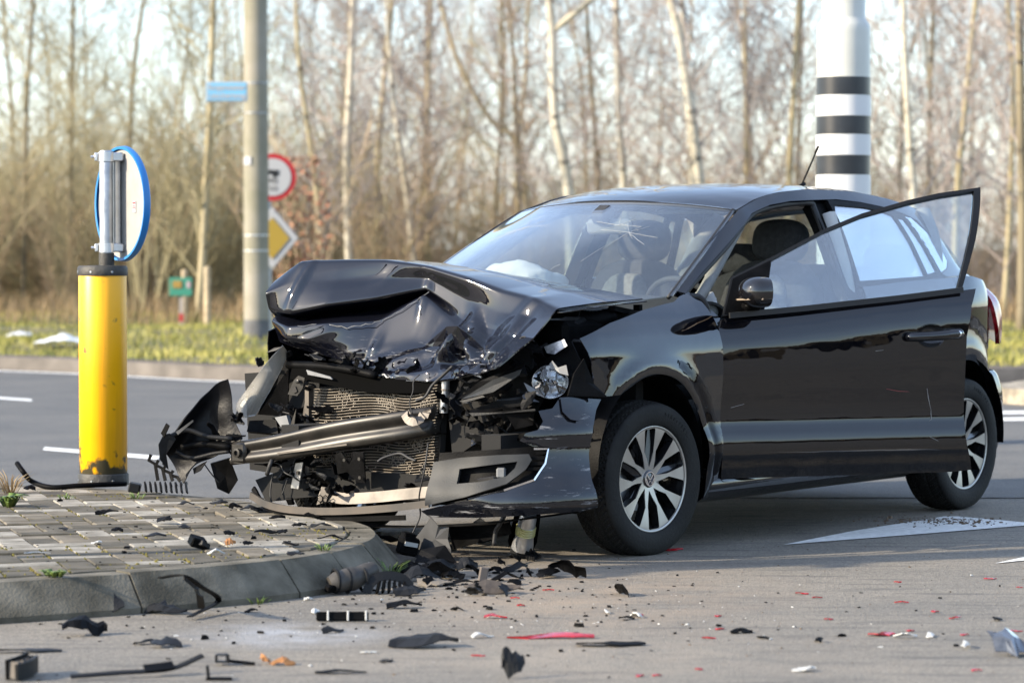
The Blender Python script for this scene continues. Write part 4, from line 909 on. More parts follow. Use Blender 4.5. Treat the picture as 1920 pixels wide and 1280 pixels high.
# rear spoiler, hatch and glass
def hx(y): return .10*(y/.6)**2
rows = [[(-2.48+hx(y)*.6, y*.98, 1.422-.06*(y/.55)**2) for y in (-.52, -.3, 0, .3, .52)], [(-2.66+hx(y)*.8, y, 1.385-.06*(y/.55)**2) for y in (-.52, -.3, 0, .3, .52)], [(-2.70+hx(y)*.8, y, 1.35-.06*(y/.55)**2) for y in (-.52, -.3, 0, .3, .52)]]
grid_obj('roof_spoiler', net(rows, 4, 4), M_PAINT, car, .01)
rows = [[(-2.62+hx(y), y*1.0, 1.35-.05*(y/.55)**2) for y in (-.52, -.3, 0, .3, .52)], [(-2.78+hx(y), y*1.12, 1.17) for y in (-.52, -.3, 0, .3, .52)], [(-2.92+hx(y), y*1.2, .99) for y in (-.52, -.3, 0, .3, .52)]]
grid_obj('rear_window', net(rows, 4, 4), M_GLS, car, .004)
rows = [[(-2.92+hx(y), y*1.2, .985) for y in (-.52, -.3, 0, .3, .52)], [(-2.99+hx(y)*1.2, y*1.18, .82) for y in (-.52, -.3, 0, .3, .52)], [(-2.97+hx(y)*1.2, y*1.18, .56) for y in (-.52, -.3, 0, .3, .52)]]
grid_obj('tailgate', net(rows, 4, 4), M_PAINT, car, .01)
rows = [[(-2.90, -.80, z0), (-3.03, -.66, z0), (-3.09, -.3, z0), (-3.10, 0, z0), (-3.09, .3, z0), (-3.03, .66, z0), (-2.90, .80, z0)] if 0 else [(x+dx, y*(1-dx*.55), z0) for (x, y) in ((-2.80, -.775), (-2.91, -.735), (-3.01, -.58), (-3.05, 0), (-3.01, .58), (-2.91, .735), (-2.80, .775))] for (z0, dx) in ((.615, .045), (.585, .02), (.50, -.005), (.35, -.0), (.24, .03), (.17, .09))]
grid_obj('rear_bumper', net(rows, 5, 4), M_PAINT, car, .006)
M_TAIL = mat('tail_lamp_red', (.33, .006, .012), .12, coat=1, var=.3, vscale=40); M_TAILP = mat('tail_lamp_pink', (.55, .12, .16), .15, coat=1)
for s in (1, -1):
    rows = [[(-2.775, s*.70, 1.0), (-2.83, s*.685, 1.005), (-2.92, s*.61, .995)], [(-2.80, s*.745, .93), (-2.905, s*.722, .93), (-2.99, s*.61, .93)], [(-2.84, s*.755, .82), (-2.945, s*.72, .82), (-3.03, s*.61, .83)], [(-2.875, s*.745, .735), (-2.955, s*.705, .735), (-3.03, s*.61, .76)]]
    tl = grid_obj('tail_lamp', net(rows, 5, 5), M_TAIL, car, .02, flip=(s > 0))
    MB().box((-2.89, s*.722, .88), (.06, .012, .05), rot=(0, 0, s*R(25)), bev=.004).build('reversing_lens', M_TAILP, tl)
    MB().box((-2.945, s*.662, .40), (.03, .10, .045), rot=(0, 0, -s*R(38)), bev=.006).build('rear_reflector', M_TAIL, car)
ant = MB().tube([(-2.33, 0, 1.45), (-2.37, 0, 1.47)], .012, 8).tube(cat([(-2.35, 0, 1.465), (-2.42, .0, 1.55), (-2.49, 0, 1.638)], 3), .0045, 6); ant.tube([(-2.47, 0, 1.615), (-2.495, 0, 1.645)], .006, 6).build('aerial', M_BLKPL, car, True)

# --- windscreen
WB = [(-.30, -.685, .99), (-.14, -.46, .955), (-.07, -.2, .945), (-.05, 0, .942), (-.07, .2, .945), (-.14, .46, .955), (-.30, .685, .99)]
WM = [(-.62, -.63, 1.168), (-.51, -.42, 1.175), (-.455, -.2, 1.185), (-.44, 0, 1.187), (-.455, .2, 1.185), (-.51, .42, 1.175), (-.62, .63, 1.168)]
WT = [(-.95, -.555, 1.337), (-.885, -.37, 1.359), (-.85, -.18, 1.371), (-.84, 0, 1.374), (-.85, .18, 1.371), (-.885, .37, 1.359), (-.95, .555, 1.337)]
WG = net([WB, WM, WT], 8, 14)
ws = grid_obj('windscreen', WG, M_WSG, car, .005)
def on_ws(a, b, d=0):
    """a across 0..1 (right to left), b up 0..1"""
    h, w = len(WG)-1, len(WG[0])-1; i = min(h-1, int(b*h)); j = min(w-1, int(a*w)); f, g = b*h-i, a*w-j
    P = [Vector(WG[i][j]), Vector(WG[i][j+1]), Vector(WG[i+1][j]), Vector(WG[i+1][j+1])]; p = P[0].lerp(P[1], g).lerp(P[2].lerp(P[3], g), f)
    n = (P[1]-P[0]).cross(P[2]-P[0]).normalized(); return p+n*d
# black ceramic border
bd = MB()
for side in ('l', 'r', 't'):
    pts = [on_ws(.012, k/20, -.007) for k in range(21)] if side == 'r' else ([on_ws(.988, k/20, -.007) for k in range(21)] if side == 'l' else [on_ws(k/24, .985, -.007) for k in range(25)])
    bd.tube(pts, .009, 6)
bd.build('screen_border', M_RUB, ws, True)
# --- interior
def cushion(name, c, d, m, par, rot=(0, 0, 0), e=3.2, n=12):
    V = []; Fc = []; rt_ = Matrix.Rotation(rot[2], 3, 'Z') @ Matrix.Rotation(rot[1], 3, 'Y') @ Matrix.Rotation(rot[0], 3, 'X')
    sg = lambda v, p: math.copysign(abs(v)**p, v)
    for i in range(n+1):
        th = -math.pi/2+math.pi*i/n
        for j in range(2*n):
            ph = math.pi*j/n; V.append(rt_ @ Vector((d[0]/2*sg(math.cos(th), 2/e)*sg(math.cos(ph), 2/e), d[1]/2*sg(math.cos(th), 2/e)*sg(math.sin(ph), 2/e), d[2]/2*sg(math.sin(th), 2/e)))+Vector(c))
    for i in range(n):
        for j in range(2*n): Fc.append((i*2*n+j, i*2*n+(j+1) % (2*n), (i+1)*2*n+(j+1) % (2*n), (i+1)*2*n+j))
    return mesh_obj(name, V, Fc, m, par, True)
for y in (.36, -.36):
    sb = cushion('seat', (-1.22, y, .44), (.52, .50, .20), M_SEAT, car)
    cushion('seat_back', (-1.50, y, .80), (.20, .50, .66), M_SEAT, sb, rot=(0, R(-14), 0)); cushion('seat_insert', (-1.425, y, .80), (.14, .28, .54), M_SEATC, sb, rot=(0, R(-14), 0))
    cushion('headrest', (-1.60, y, 1.205), (.12, .27, .19), M_SEAT, sb, rot=(0, R(-10), 0), e=2.8)
    for q in (-.05, .05): MB().tube([(-1.575, y+q, 1.07), (-1.595, y+q, 1.17)], .007, 6).build('headrest_rod', M_CHROME, sb, True)
rb = cushion('rear_bench', (-2.08, 0, .46), (.5, 1.22, .22), M_SEAT, car); cushion('bench_back', (-2.36, 0, .80), (.18, 1.22, .62), M_SEAT, rb, rot=(0, R(-18), 0))
for y in (-.40, .40): cushion('headrest', (-2.47, y, 1.12), (.1, .26, .15), M_SEAT, rb, rot=(0, R(-12), 0))
rows = [[(-.28, y, .90) for y in (-.68, -.3, 0, .3, .68)], [(-.45, y, .955+(.0 if abs(y) < .5 else -.01)) for y in (-.68, -.3, 0, .3, .68)], [(-.62, y, .945+(.025 if y == .3 else 0)) for y in (-.68, -.3, 0, .3, .68)], [(-.70, y, .87) for y in (-.68, -.3, 0, .3, .68)], [(-.66, y, .62) for y in (-.68, -.3, 0, .3, .68)]]
db = grid_obj('dashboard', net(rows, 4, 4), M_IN_DK, car, .01, flip=True)
sw = MB(); RW = Matrix.Translation((-.86, .36, .88)) @ Matrix.Rotation(R(-66), 4, 'Y')
sw.lathe([(.185+.014*math.cos(a*math.pi/4), .014*math.sin(a*math.pi/4)) for a in range(9)], 40).xf(RW); sw2 = MB().box((0, 0, 0), (.05, .34, .02)).box((.07, 0, 0), (.15, .05, .02)).xf(RW); sw.add(sw2.V, sw2.F)
st_ = sw.build('steering_wheel', M_IN_DK, car, True)
# airbags, blown and gone limp
def limp(name, c, d, seed, par):
    V = []; Fc = []; n = 20
    for i in range(n+1):
        th = -math.pi/2+math.pi*i/n
        for j in range(2*n):
            ph = math.pi*j/n; v = Vector((math.cos(th)*math.cos(ph), math.cos(th)*math.sin(ph), math.sin(th)))
            k = 1+.22*noise.noise(v*1.6+Vector((seed, 0, 0)))+.13*noise.noise(v*4+Vector((0, seed, 0)))-.09*abs(noise.noise(v*6+Vector((seed, seed, 0)))); V.append(Vector((v.x*d[0], v.y*d[1], v.z*d[2]))*k+Vector(c))
    for i in range(n):
        for j in range(2*n): Fc.append((i*2*n+j, i*2*n+(j+1) % (2*n), (i+1)*2*n+(j+1) % (2*n), (i+1)*2*n+j))
    return mesh_obj(name, V, Fc, M_BAG, par, True)
limp('passenger_airbag', (-.62, -.33, 1.0), (.20, .21, .115), 3, car)
limp('driver_airbag', (-.95, .36, .82), (.09, .15, .16), 8, car)
limp('curtain_airbag', (-.62, .63, .93), (.07, .03, .07), 5, car)
# inner mirror, sensor housing and sun visors
MB().box((-.80, .02, 1.265), (.035, .21, .065), rot=(0, R(8), R(8)), bev=.014).build('inner_mirror', M_IN_GR, car, ang=45); MB().box((-.78, .0, 1.315), (.09, .08, .06), rot=(0, R(28), 0), bev=.015).tube([(-.79, .0, 1.31), (-.80, .02, 1.27)], .012, 8).build('mirror_stalk', M_IN_DK, car)
for y in (-.33, .33): MB().box((-1.05, y*.92, 1.338), (.13, .34, .014), rot=(0, R(12), 0), bev=.005).build('sun_visor', M_IN_GR, car)
rows = [[(x, y, z0-.03*abs(y/.5)**2.5) for y in (-.5, -.25, 0, .25, .5)] for x, z0 in ((-.93, 1.355), (-1.3, 1.415), (-1.8, 1.43), (-2.45, 1.40))]
grid_obj('headliner', net(rows, 3, 3), M_HEADL, car, .006)
for s in (1, -1):
    MB().tube(cat([(-.48, s*.685, .97), (-.74, s*.605, 1.11), (-1.02, s*.53, 1.28)], 4), [.024]*9, 8).build('pillar_trim', M_IN_GR, car, True)
    MB().tube(cat([(-1.56, s*.74, .60), (-1.57, s*.715, 1.0), (-1.60, s*.60, 1.32)], 4), .035, 8).build('pillar_trim', M_HEADL, car, True)
    MB().strip(cat([(-1.585, s*.685, .62), (-1.585, s*.68, .95), (-1.59, s*.585, 1.2)], 4), .022, .003, (0, s, 0)).build('seat_belt', M_SEAT, car)
    P = [(-2.36, s*.70, .95), (-2.45, s*.62, 1.2), (-2.5, s*.54, 1.33)]; MB().tube(cat(P, 4), .05, 8).build('pillar_trim', M_IN_GR, car, True)
# rubber seal round the open doorway and inner sill
seal = [LG(*p) for p in D_[:7]]; seal = [(p[0]-.018, p[1]-.022, p[2]-.012) for p in seal]+[(-1.535, .575, 1.33), (-1.525, .66, 1.15), (-1.515, .72, 1.0), (-1.505, .77, .7), (-1.48, .765, .42), (-1.40, .755, .32), (-.70, .755, .31), (-.54, .755, .34), (-.50, .755, .5), (-.49, .745, .8), (-.455, .72, .97)]
MB().tube(cat(seal, 4, True), .014, 8).build('door_seal', M_RUB, car, True)
MB().box((-1.0, .69, .29), (1.05, .13, .05)).build('sill_trim', M_IN_DK, car)
panel('hinge_pillar', [(-.452, .30), (-.452, .90), (-.50, .95), (-.56, .90), (-.55, .30)], lambda a, b: (a, Ys(a, b)-.05, b), M_PAINT, car, sp=.06, th=.05)
# right-hand front door, closed
rdl = [(-.465, .27), (-.46, .60), (-.455, .895), (-.50, .908), (-1.0, .957), (-1.592, 1.011), (-1.578, .85), (-1.57, .6), (-1.575, .27)]
rd = panel('passenger_door', rdl, mirror(LS), M_PAINT, car, out=(0, -1, 0), sp=.06)
dfo = [(-.47, .905), (-.55, 1.06), (-.76, 1.15), (-.98, 1.25), (-1.19, 1.318), (-1.40, 1.365), (-1.60, 1.382), (-1.585, 1.2), (-1.575, 1.008), (-1.0, .957)]
dwi = [(-.62, .935), (-.66, 1.075), (-.80, 1.14), (-1.0, 1.232), (-1.2, 1.298), (-1.4, 1.344), (-1.55, 1.358), (-1.535, 1.2), (-1.525, 1.022), (-1.0, .972)]
panel('window_frame', dfo, mirror(LG), M_BLKPL, rd, out=(0, -1, 0), sp=.05, holes=[dwi], th=.02); panel('window_pane', dwi, mirror(LG), M_GLS, rd, out=(0, -1, 0), sp=.07, th=.004)

# --- driver door, swung open about 31 degrees on its front hinges
HX, HY = -.465, .80
door = link('driver_door', None, car); door.location = (HX, HY, 0); door.rotation_euler = (0, 0, R(-31))
def DL(x, z): return (x-HX, Ys(x, z)-HY, z)
def DG(x, z): return (x-HX, Yg(x, z)-HY+.012, z)
dlow = [(-0.4674, 0.2642), (-.462, .45), (-.458, .70), (-0.4567, 0.8828), (-.508, .908), (-0.8247, 0.9304), (-1.2616, 0.9703), (-1.6319, 1.0094), (-1.5959, 0.94), (-1.5662, 0.8141), (-1.562, 0.6856), (-1.5618, 0.4131), (-1.5695, 0.3692), (-1.5932, 0.3089), (-1.6013, 0.269), (-1.5239, 0.2624), (-0.8168, 0.2627)]
hc = (-1.3984, 0.8183)
panel('door_skin', dlow, DL, M_PAINT, door, sp=.025, th=.004, holes=[[(hc[0]+.063*math.cos(2*math.pi*k/32), hc[1]+.002+.046*math.sin(2*math.pi*k/32)) for k in range(32)]])
fo = [(-0.4792, 0.9075), (-0.5554, 1.0589), (-0.6599, 1.1031), (-0.7628, 1.1478), (-1.0016, 1.2516), (-1.1918, 1.3177), (-1.4168, 1.3738), (-1.572, 1.4036), (-1.7835, 1.4297), (-1.6784, 1.2087), (-1.5627, 1.0053)]
fi_ = [(-0.666, 0.9313), (-0.7431, 1.1286), (-0.9949, 1.2385), (-1.1854, 1.3044), (-1.4091, 1.3593), (-1.5646, 1.389), (-1.7441, 1.4135), (-1.6477, 1.2087), (-1.537, 0.9988)]
panel('window_frame', fo, DG, M_DKGRY, door, sp=.03, th=.022, holes=[fi_])
panel('window_pane', fi_, lambda a, b: (DG(a, b)[0], DG(a, b)[1]-.012, b), M_GLS, door, sp=.05, th=.004)
panel('mirror_sail', [(-0.4885, 0.9159), (-0.5601, 1.0547), (-0.736, 1.1265), (-0.666, 0.9356)], lambda a, b: (DG(a, b)[0], DG(a, b)[1]+.004, b), M_BLKPL, door, sp=.03, th=.01)
# inner skin of the door
MB().box((-.55, -.075, .58), (1.04, .05, .60), bev=.02).box((-.55, -.11, .52), (.75, .06, .05), bev=.015).box((-.50, -.105, .82), (.9, .03, .16), bev=.012).build('door_card', M_IN_DK, door)
MB().strip([Vector(DG(*p))+Vector((0, .012, .004)) for p in ((-0.5026, 0.9052), (-0.8268, 0.9303), (-1.2621, 0.9702), (-1.5594, 1.0011))], .011, .012, (0, 1, 0)).build('waist_seal', M_RUB, door)
# handle in its recess
hc = (-1.3984, 0.8183)
def HR(a, b): return Vector(DL(hc[0]+a, hc[1]+b))
cup = MB(); Vc = []; Fc = []
for i, (k, dpt) in enumerate(((1, -.001), (.93, -.006), (.78, -.022), (.4, -.032), (.05, -.034))):
    for j in range(28):
        a = 2*math.pi*j/28; p = HR(.066*k*math.cos(a), .049*k*math.sin(a)+.002); Vc.append(p+Vector((0, dpt+.003, 0)))
for i in range(4):
    for j in range(28): Fc.append((i*28+j, i*28+(j+1) % 28, i*28+28+(j+1) % 28, i*28+28+j))
mesh_obj('handle_recess', Vc, Fc, M_RIMB, door, True)
hb = MB(); hb.tube([HR(a, b)+Vector((0, o_, 0)) for a, b, o_ in cat([(.112, -.003, .004), (.10, -.002, .02), (.05, 0, .035), (-.03, .004, .037), (-.07, .008, .032), (-.115, .010, .024), (-.127, .010, .006)], 3)], [.011, .015, .018, .020, .020, .020, .020, .020, .020, .021, .021, .022, .022, .022, .022, .022, .021, .019, .012], 12)
hob = hb.build('handle', M_PAINT, door, True)
MB().lathe([(0, .004), (.010, .004), (.012, 0)], 20, axis='Y').xf(Matrix.Translation(HR(-.108, .010)+Vector((0, .043, 0)))).build('lock_cylinder', M_CHROME, hob, True)
# door mirror
mo = Vector(DG(*(-0.6072, 0.9908)))
V = []; Fc = []; n = 14
for i in range(n+1):
    t = i/n; x = .075-.115*t      # from rounded front to the flat glass side
    k = [0.02, .42, .60, .72, .81, .88, .93, .965, .985, 1, 1.0, 1, .995, .985, .97][i]
    for j in range(24):
        a = 2*math.pi*j/24; yy = math.copysign(abs(math.cos(a))**.75, math.cos(a)); zz = math.copysign(abs(math.sin(a))**.8, math.sin(a))
        V.append((x, .105+yy*.098*k+(.012*(1-t)), .012+zz*.062*k))
for i in range(n):
    for j in range(24): Fc.append((i*24+j, i*24+(j+1) % 24, i*24+24+(j+1) % 24, i*24+24+j))
mr_ = mesh_obj('door_mirror', V, Fc, M_PAINT, door, True); mr_.location = mo; mr_.rotation_euler = (0, 0, R(-8))
MB().lathe([(0, 0), (1, 0)], 32, axis='X').xf(Matrix.Translation((-.034, .105, .012)) @ Matrix.Diagonal((1, .09, .056, 1))).build('mirror_glass', M_CHROME, mr_)
MB().box((.0, .03, -.045), (.07, .11, .035), bev=.012).build('mirror_foot', M_BLKPL, mr_, ang=40)
MB().strip([(.055, .03, -.018), (.073, .10, -.018), (.05, .17, -.016), (.0, .2, -.014)], .005, .006, (0, 0, 1)).build('indicator_strip', mat('indicator_lens', (.25, .2, .15), .1, coat=1), mr_)

# --- wheels
def wheel(name, loc, steer, s=1):
    w = link(name, None, car); w.location = loc; w.rotation_euler = (0, 0, steer if s > 0 else steer+math.pi)
    prof = []; Rt, hw = .301, .0925
    # tyre with a cut tread pattern
    na, yy = 264, [-.071+.142*k/26 for k in range(27)]; V = []; Fc = []
    side = [(.203, .078), (.206, .084), (.214, .088), (.232, .0925), (.250, .0935), (.268, .092), (.281, .088), (.290, .081)]
    ring = [(r, -y) for r, y in side]+[(None, y) for y in yy]+[(r, y) for r, y in side[::-1]]; m_ = len(ring)
    for k in range(na):
        a = 2*math.pi*k/na
        for r, y in ring:
            if r is None:
                rr_ = Rt-.010*(abs(y)/.075)**2.5; ph = (a*66/(2*math.pi)-abs(y)*26) % 1
                if abs(abs(y)-.030) < .004 or ph < .22 and abs(y) > .012: rr_ -= .007
                elif ((a*198/(2*math.pi)-abs(y)*70) % 1) < .2: rr_ -= .002
            else: rr_ = r+(.0012 if (r > .262 and r < .285 and (int(k/4) % 2)) else 0)
            V.append((rr_*math.cos(a), y, rr_*math.sin(a)))
    for k in range(na):
        for q in range(m_-1): Fc.append((k*m_+q, k*m_+q+1, ((k+1) % na)*m_+q+1, ((k+1) % na)*m_+q))
    ty = mesh_obj('tyre', V, Fc, M_TYRE, w, False)
    fl = [True]*len(Fc); ty.data.polygons.foreach_set('use_smooth', [((i % (m_-1)) < 7 or (i % (m_-1)) > m_-9) for i in range(len(Fc))])
    # size marking moulded into the side wall
    cs = '185/60R15'
    for i, ch in enumerate(cs):
        a = R(138-i*4.3); t = text('sidewall_lettering', ch, .02, (0, 0, 0), ty, M_TYRE, .0012); t.matrix_local = Matrix.Rotation(0, 4, 'Y') @ Matrix.Translation((.252*math.cos(a), .0935, .252*math.sin(a))) @ Matrix.Rotation(R(90)-a, 4, 'Y') @ Matrix.Rotation(R(180), 4, 'Z') @ Matrix.Rotation(R(90), 4, 'X')
    # barrel and rim face
    rim = MB().lathe([(.2075, .074), (.205, .080), (.199, .079), (.194, .06), (.186, -.02), (.190, -.07), (.205, -.082)], 64, axis='Y').build('rim', M_RIMB, w, ang=40)
    lip = MB().lathe([(.2078, .076), (.2065, .0805), (.200, .0812), (.196, .078)], 72, axis='Y').build('rim_lip', M_RIMS, rim, True)
    holes = []
    for k in range(10):
        a = 2*math.pi*k/10+R(90); er = (math.cos(a), math.sin(a)); et = (-math.sin(a), math.cos(a))
        sh = [(.044, 0), (.074, .017), (.104, .038), (.150, .042), (.186, .044), (.191, .037), (.1945, -.013), (.190, -.0195), (.150, -.018), (.10, -.016), (.072, -.009)]
        holes.append([(r_*er[0]-t_*et[0], r_*er[1]-t_*et[1]) for r_, t_ in sh][::-1])
    face = [(.1985*math.cos(2*math.pi*k/72), .1985*math.sin(2*math.pi*k/72)) for k in range(72)]
    dish = lambda x, z: (x, .076-.022*max(0, 1-math.hypot(x, z)/.198)**1.3, z)
    sp_o = panel('spokes', face, dish, M_RIMS, rim, out=(0, 1, 0), sp=.016, th=.004, holes=holes)
    bk = MB()
    for h in holes:       # black walls of the pockets
        n_ = len(h); Vh = [Vector(dish(*p))-Vector((0, .001, 0)) for p in h]+[Vector(dish(p[0]*.985, p[1]*.985))-Vector((0, .038, 0)) for p in h]; bk.add(Vh, [(i, (i+1) % n_, n_+(i+1) % n_, n_+i) for i in range(n_)])
    bk.lathe([(0, .030), (.055, .034), (.06, .03)], 40, axis='Y')
    for k in range(5):
        a = 2*math.pi*k/5+R(72+18); bk.tube([(.03*math.cos(a), .026, .03*math.sin(a)), (.192*math.cos(a+.14), .028, .192*math.sin(a+.14))], [.03, .022], 8)
    bk.build('pocket_walls', M_RIMB, rim, ang=40)
    for k in range(5):
        a = 2*math.pi*k/5+R(54); MB().lathe([(.009, .03), (.009, .05), (.006, .054), (0, .054)], 6, c=(.05*math.cos(a), 0, .05*math.sin(a)), axis='Y').build('wheel_bolt', M_DKGRY, rim)
    hc_ = MB().lathe([(.034, .048), (.034, .060), (.030, .063), (0, .064)], 32, axis='Y').build('hub_cap', M_RIMB, rim, ang=40)
    em = MB().lathe([(.0285, .0635), (.0285, .066), (.025, .066), (.025, .0635)], 36, axis='Y')
    for P in ([(-.0175, .0165), (-.0045, -.0005), (.0045, -.0005), (.0175, .0165)], [(-.0245, .003), (-.0115, -.0215), (0, -.006), (.0115, -.0215), (.0245, .003)]):
        em.strip([(x, .065, z) for x, z in P], .0022, .002, (0, 1, 0))
    em.build('emblem', M_CHROME, hc_)
    # brake
    MB().lathe([(.12, -.01), (.125, -.01), (.125, .008), (.03, .008)], 40, axis='Y').build('brake_disc', M_GALV, w, ang=40)
    MB().box((.0, 0, .10), (.12, .06, .05), bev=.01).build('brake_caliper', M_DKGRY, w)
    return w
wheel('front_wheel', (0, .722, .292), R(-4.5)); wheel('rear_wheel', (-2.47, .712, .297), 0)
wheel('front_wheel', (0, -.722, .292), R(-4.5), -1); wheel('rear_wheel', (-2.47, -.712, .297), 0, -1)

# ------------------------------------------------------------------ crushed front end
def scuffed(name, base, amt=.5, z1=.9):
    """torn black paint with pale scrapes along its folds"""
    m = mat(name, base, .45, coat=.9, spec=0); m.node_tree.nodes['Principled BSDF'].inputs['Coat IOR'].default_value = 1.66; nt = m.node_tree; N = nt.nodes; L = nt.links; b = N['Principled BSDF']; tc = N.new('ShaderNodeTexCoord')
    mp = N.new('ShaderNodeMapping'); mp.inputs['Scale'].default_value = (4, 3, 26); mp.inputs['Rotation'].default_value = (R(14), R(9), 0); L.new(tc.outputs['Object'], mp.inputs[0])
    a = N.new('ShaderNodeTexNoise'); a.inputs['Scale'].default_value = 2.2; a.inputs['Detail'].default_value = 7; a.inputs['Roughness'].default_value = .7; L.new(mp.outputs[0], a.inputs['Vector'])
    r = N.new('ShaderNodeValToRGB'); r.color_ramp.elements[0].position = .585; r.color_ramp.elements[1].position = .68; L.new(a.outputs['Fac'], r.inputs[0])
    sx = N.new('ShaderNodeSeparateXYZ'); L.new(tc.outputs['Object'], sx.inputs[0]); mr = N.new('ShaderNodeMapRange'); mr.inputs['From Min'].default_value = z1; mr.inputs['From Max'].default_value = z1-.12; L.new(sx.outputs['Z'], mr.inputs['Value'])
    mu = N.new('ShaderNodeMath'); mu.operation = 'MULTIPLY'; L.new(r.outputs[0], mu.inputs[0]); L.new(mr.outputs[0], mu.inputs[1]); m2 = N.new('ShaderNodeMath'); m2.operation = 'MULTIPLY'; L.new(mu.outputs[0], m2.inputs[0]); m2.inputs[1].default_value = amt
    mx = N.new('ShaderNodeMix'); mx.data_type = 'RGBA'; L.new(m2.outputs[0], mx.inputs[0]); mx.inputs[6].default_value = (*base, 1); mx.inputs[7].default_value = (.42, .42, .43, 1); L.new(mx.outputs[2], b.inputs['Base Color'])
    mc = N.new('ShaderNodeMapRange'); mc.inputs['To Min'].default_value = .9; mc.inputs['To Max'].default_value = 0; L.new(m2.outputs[0], mc.inputs['Value']); L.new(mc.outputs[0], b.inputs['Coat Weight'])
    return m
M_HOOD = scuffed('torn_bonnet_paint', (.004, .0045, .008), .75, .84)
M_BUMP = scuffed('scraped_bumper_paint', (.005, .0055, .008), .6, .74)
M_STEEL = mat('black_steel', (.010, .0097, .009), .38, .3, col2=(.034, .030, .026), vscale=9, rvar=.12)
M_RAD = mat('radiator_fin', (.15, .125, .10), .55, .5, col2=(.32, .285, .24), vscale=9)
M_RADD = mat('radiator_core', (.022, .02, .018), .85)
M_FOIL = mat('scraped_aluminium', (.16, .14, .12), .55, .3, col2=(.07, .06, .05), vscale=11)
M_TAN = mat('dusty_strip', (.07, .055, .042), .6, col2=(.03, .027, .024), vscale=8)
M_LENS = glass('lamp_lens', (.97, .98, .99), 1.0, .02, dirt=.05)
M_LAMPG = mat('lamp_glass', (.9, .92, .95), .05, 0, trans=.75, spec=.8)
M_PALEP = mat('pale_plastic', (.17, .175, .18), .5, spec=.3, var=.12, vscale=20)
M_GRYP = mat('grille_grey_plastic', (.028, .03, .032), .5, spec=.2, var=.15, vscale=14, bump=.08, bscale=200)

# bonnet: heaved up, folded over and torn
HOOD = [
 [(-.12, -.70, 1.02), (-.16, -.60, 1.06), (-0.2142, -0.45, 1.1138), (-0.154, -0.27, 1.0973), (-0.1504, -0.08, 1.0765), (-0.1359, 0.12, 1.0499), (-0.1825, 0.3, 1.0189), (-0.1883, 0.46, 0.9991), (-0.1831, 0.62, 0.9735)],
 [(.20, -.735, 1.02), (.17, -.62, 1.095), (.12, -.45, 1.122), (.10, -.27, 1.12), (.09, -.08, 1.10), (.09, .12, 1.065), (.09, .30, 1.025), (.09, .46, .998), (.10, .605, .962)],
 [(0.4345, -0.74, 1.047), (0.4246, -0.62, 1.1203), (0.3773, -0.45, 1.1248), (0.3282, -0.27, 1.1252), (0.2947, -0.08, 1.1026), (0.3114, 0.12, 1.0621), (0.3076, 0.3, 1.0119), (0.3154, 0.46, 0.9829), (0.3473, 0.6, 0.9445)],
 [(0.5017, -0.74, 0.9942), (0.4634, -0.62, 1.0374), (0.4164, -0.45, 1.0382), (0.3448, -0.27, 1.0494), (0.2848, -0.08, 1.0564), (0.2947, 0.12, 0.979), (0.3244, 0.3, 0.9301), (0.3491, 0.46, 0.9123), (0.4012, 0.6, 0.9053)],
 [(0.4797, -0.74, 0.934), (0.4958, -0.62, 0.9145), (0.4683, -0.45, 0.9501), (0.394, -0.27, 0.9763), (0.2948, -0.08, 1.0167), (0.3048, 0.12, 0.9211), (0.3412, 0.3, 0.8792), (0.396, 0.46, 0.8748), (0.4514, 0.6, 0.8702)],
 [(.45, -.735, .903), (.36, -.62, .898), (.30, -.45, .925), (.24, -.27, .945), (.25, -.08, 1.0), (.315, .12, .893), (.345, .30, .86), (.415, .46, .858), (.475, .60, .853)],
 [(0.4607, -0.74, 0.8822), (0.4992, -0.62, 0.8593), (0.4653, -0.45, 0.8761), (0.3714, -0.27, 0.8875), (0.3114, -0.08, 0.9855), (0.3382, 0.12, 0.8617), (0.3579, 0.3, 0.8345), (0.4327, 0.46, 0.8392), (0.5012, 0.6, 0.8354)],
 [(0.4416, -0.74, 0.8496), (0.5057, -0.62, 0.8169), (0.4687, -0.45, 0.8065), (0.4108, -0.27, 0.7875), (0.3778, -0.08, 0.8113), (0.3947, 0.12, 0.7847), (0.4244, 0.3, 0.779), (0.4989, 0.46, 0.7946), (0.5835, 0.6, 0.7978)],
 [(0.4129, -0.74, 0.7995), (0.4419, -0.62, 0.7769), (0.4367, -0.45, 0.7464), (0.4532, -0.27, 0.7048), (0.4858, -0.08, 0.6691), (0.4932, 0.12, 0.6624), (0.5068, 0.3, 0.6861), (0.6069, 0.46, 0.7118), (0.7132, 0.6, 0.7346)]]
HG = relax(lin_net(HOOD, 16, 14), 2)
HB = net(HOOD, 16, 14)
HG = [[a_.lerp(Vector(b_), .15) for a_, b_ in zip(r0, r1)] for r0, r1 in zip(HG, HB)]
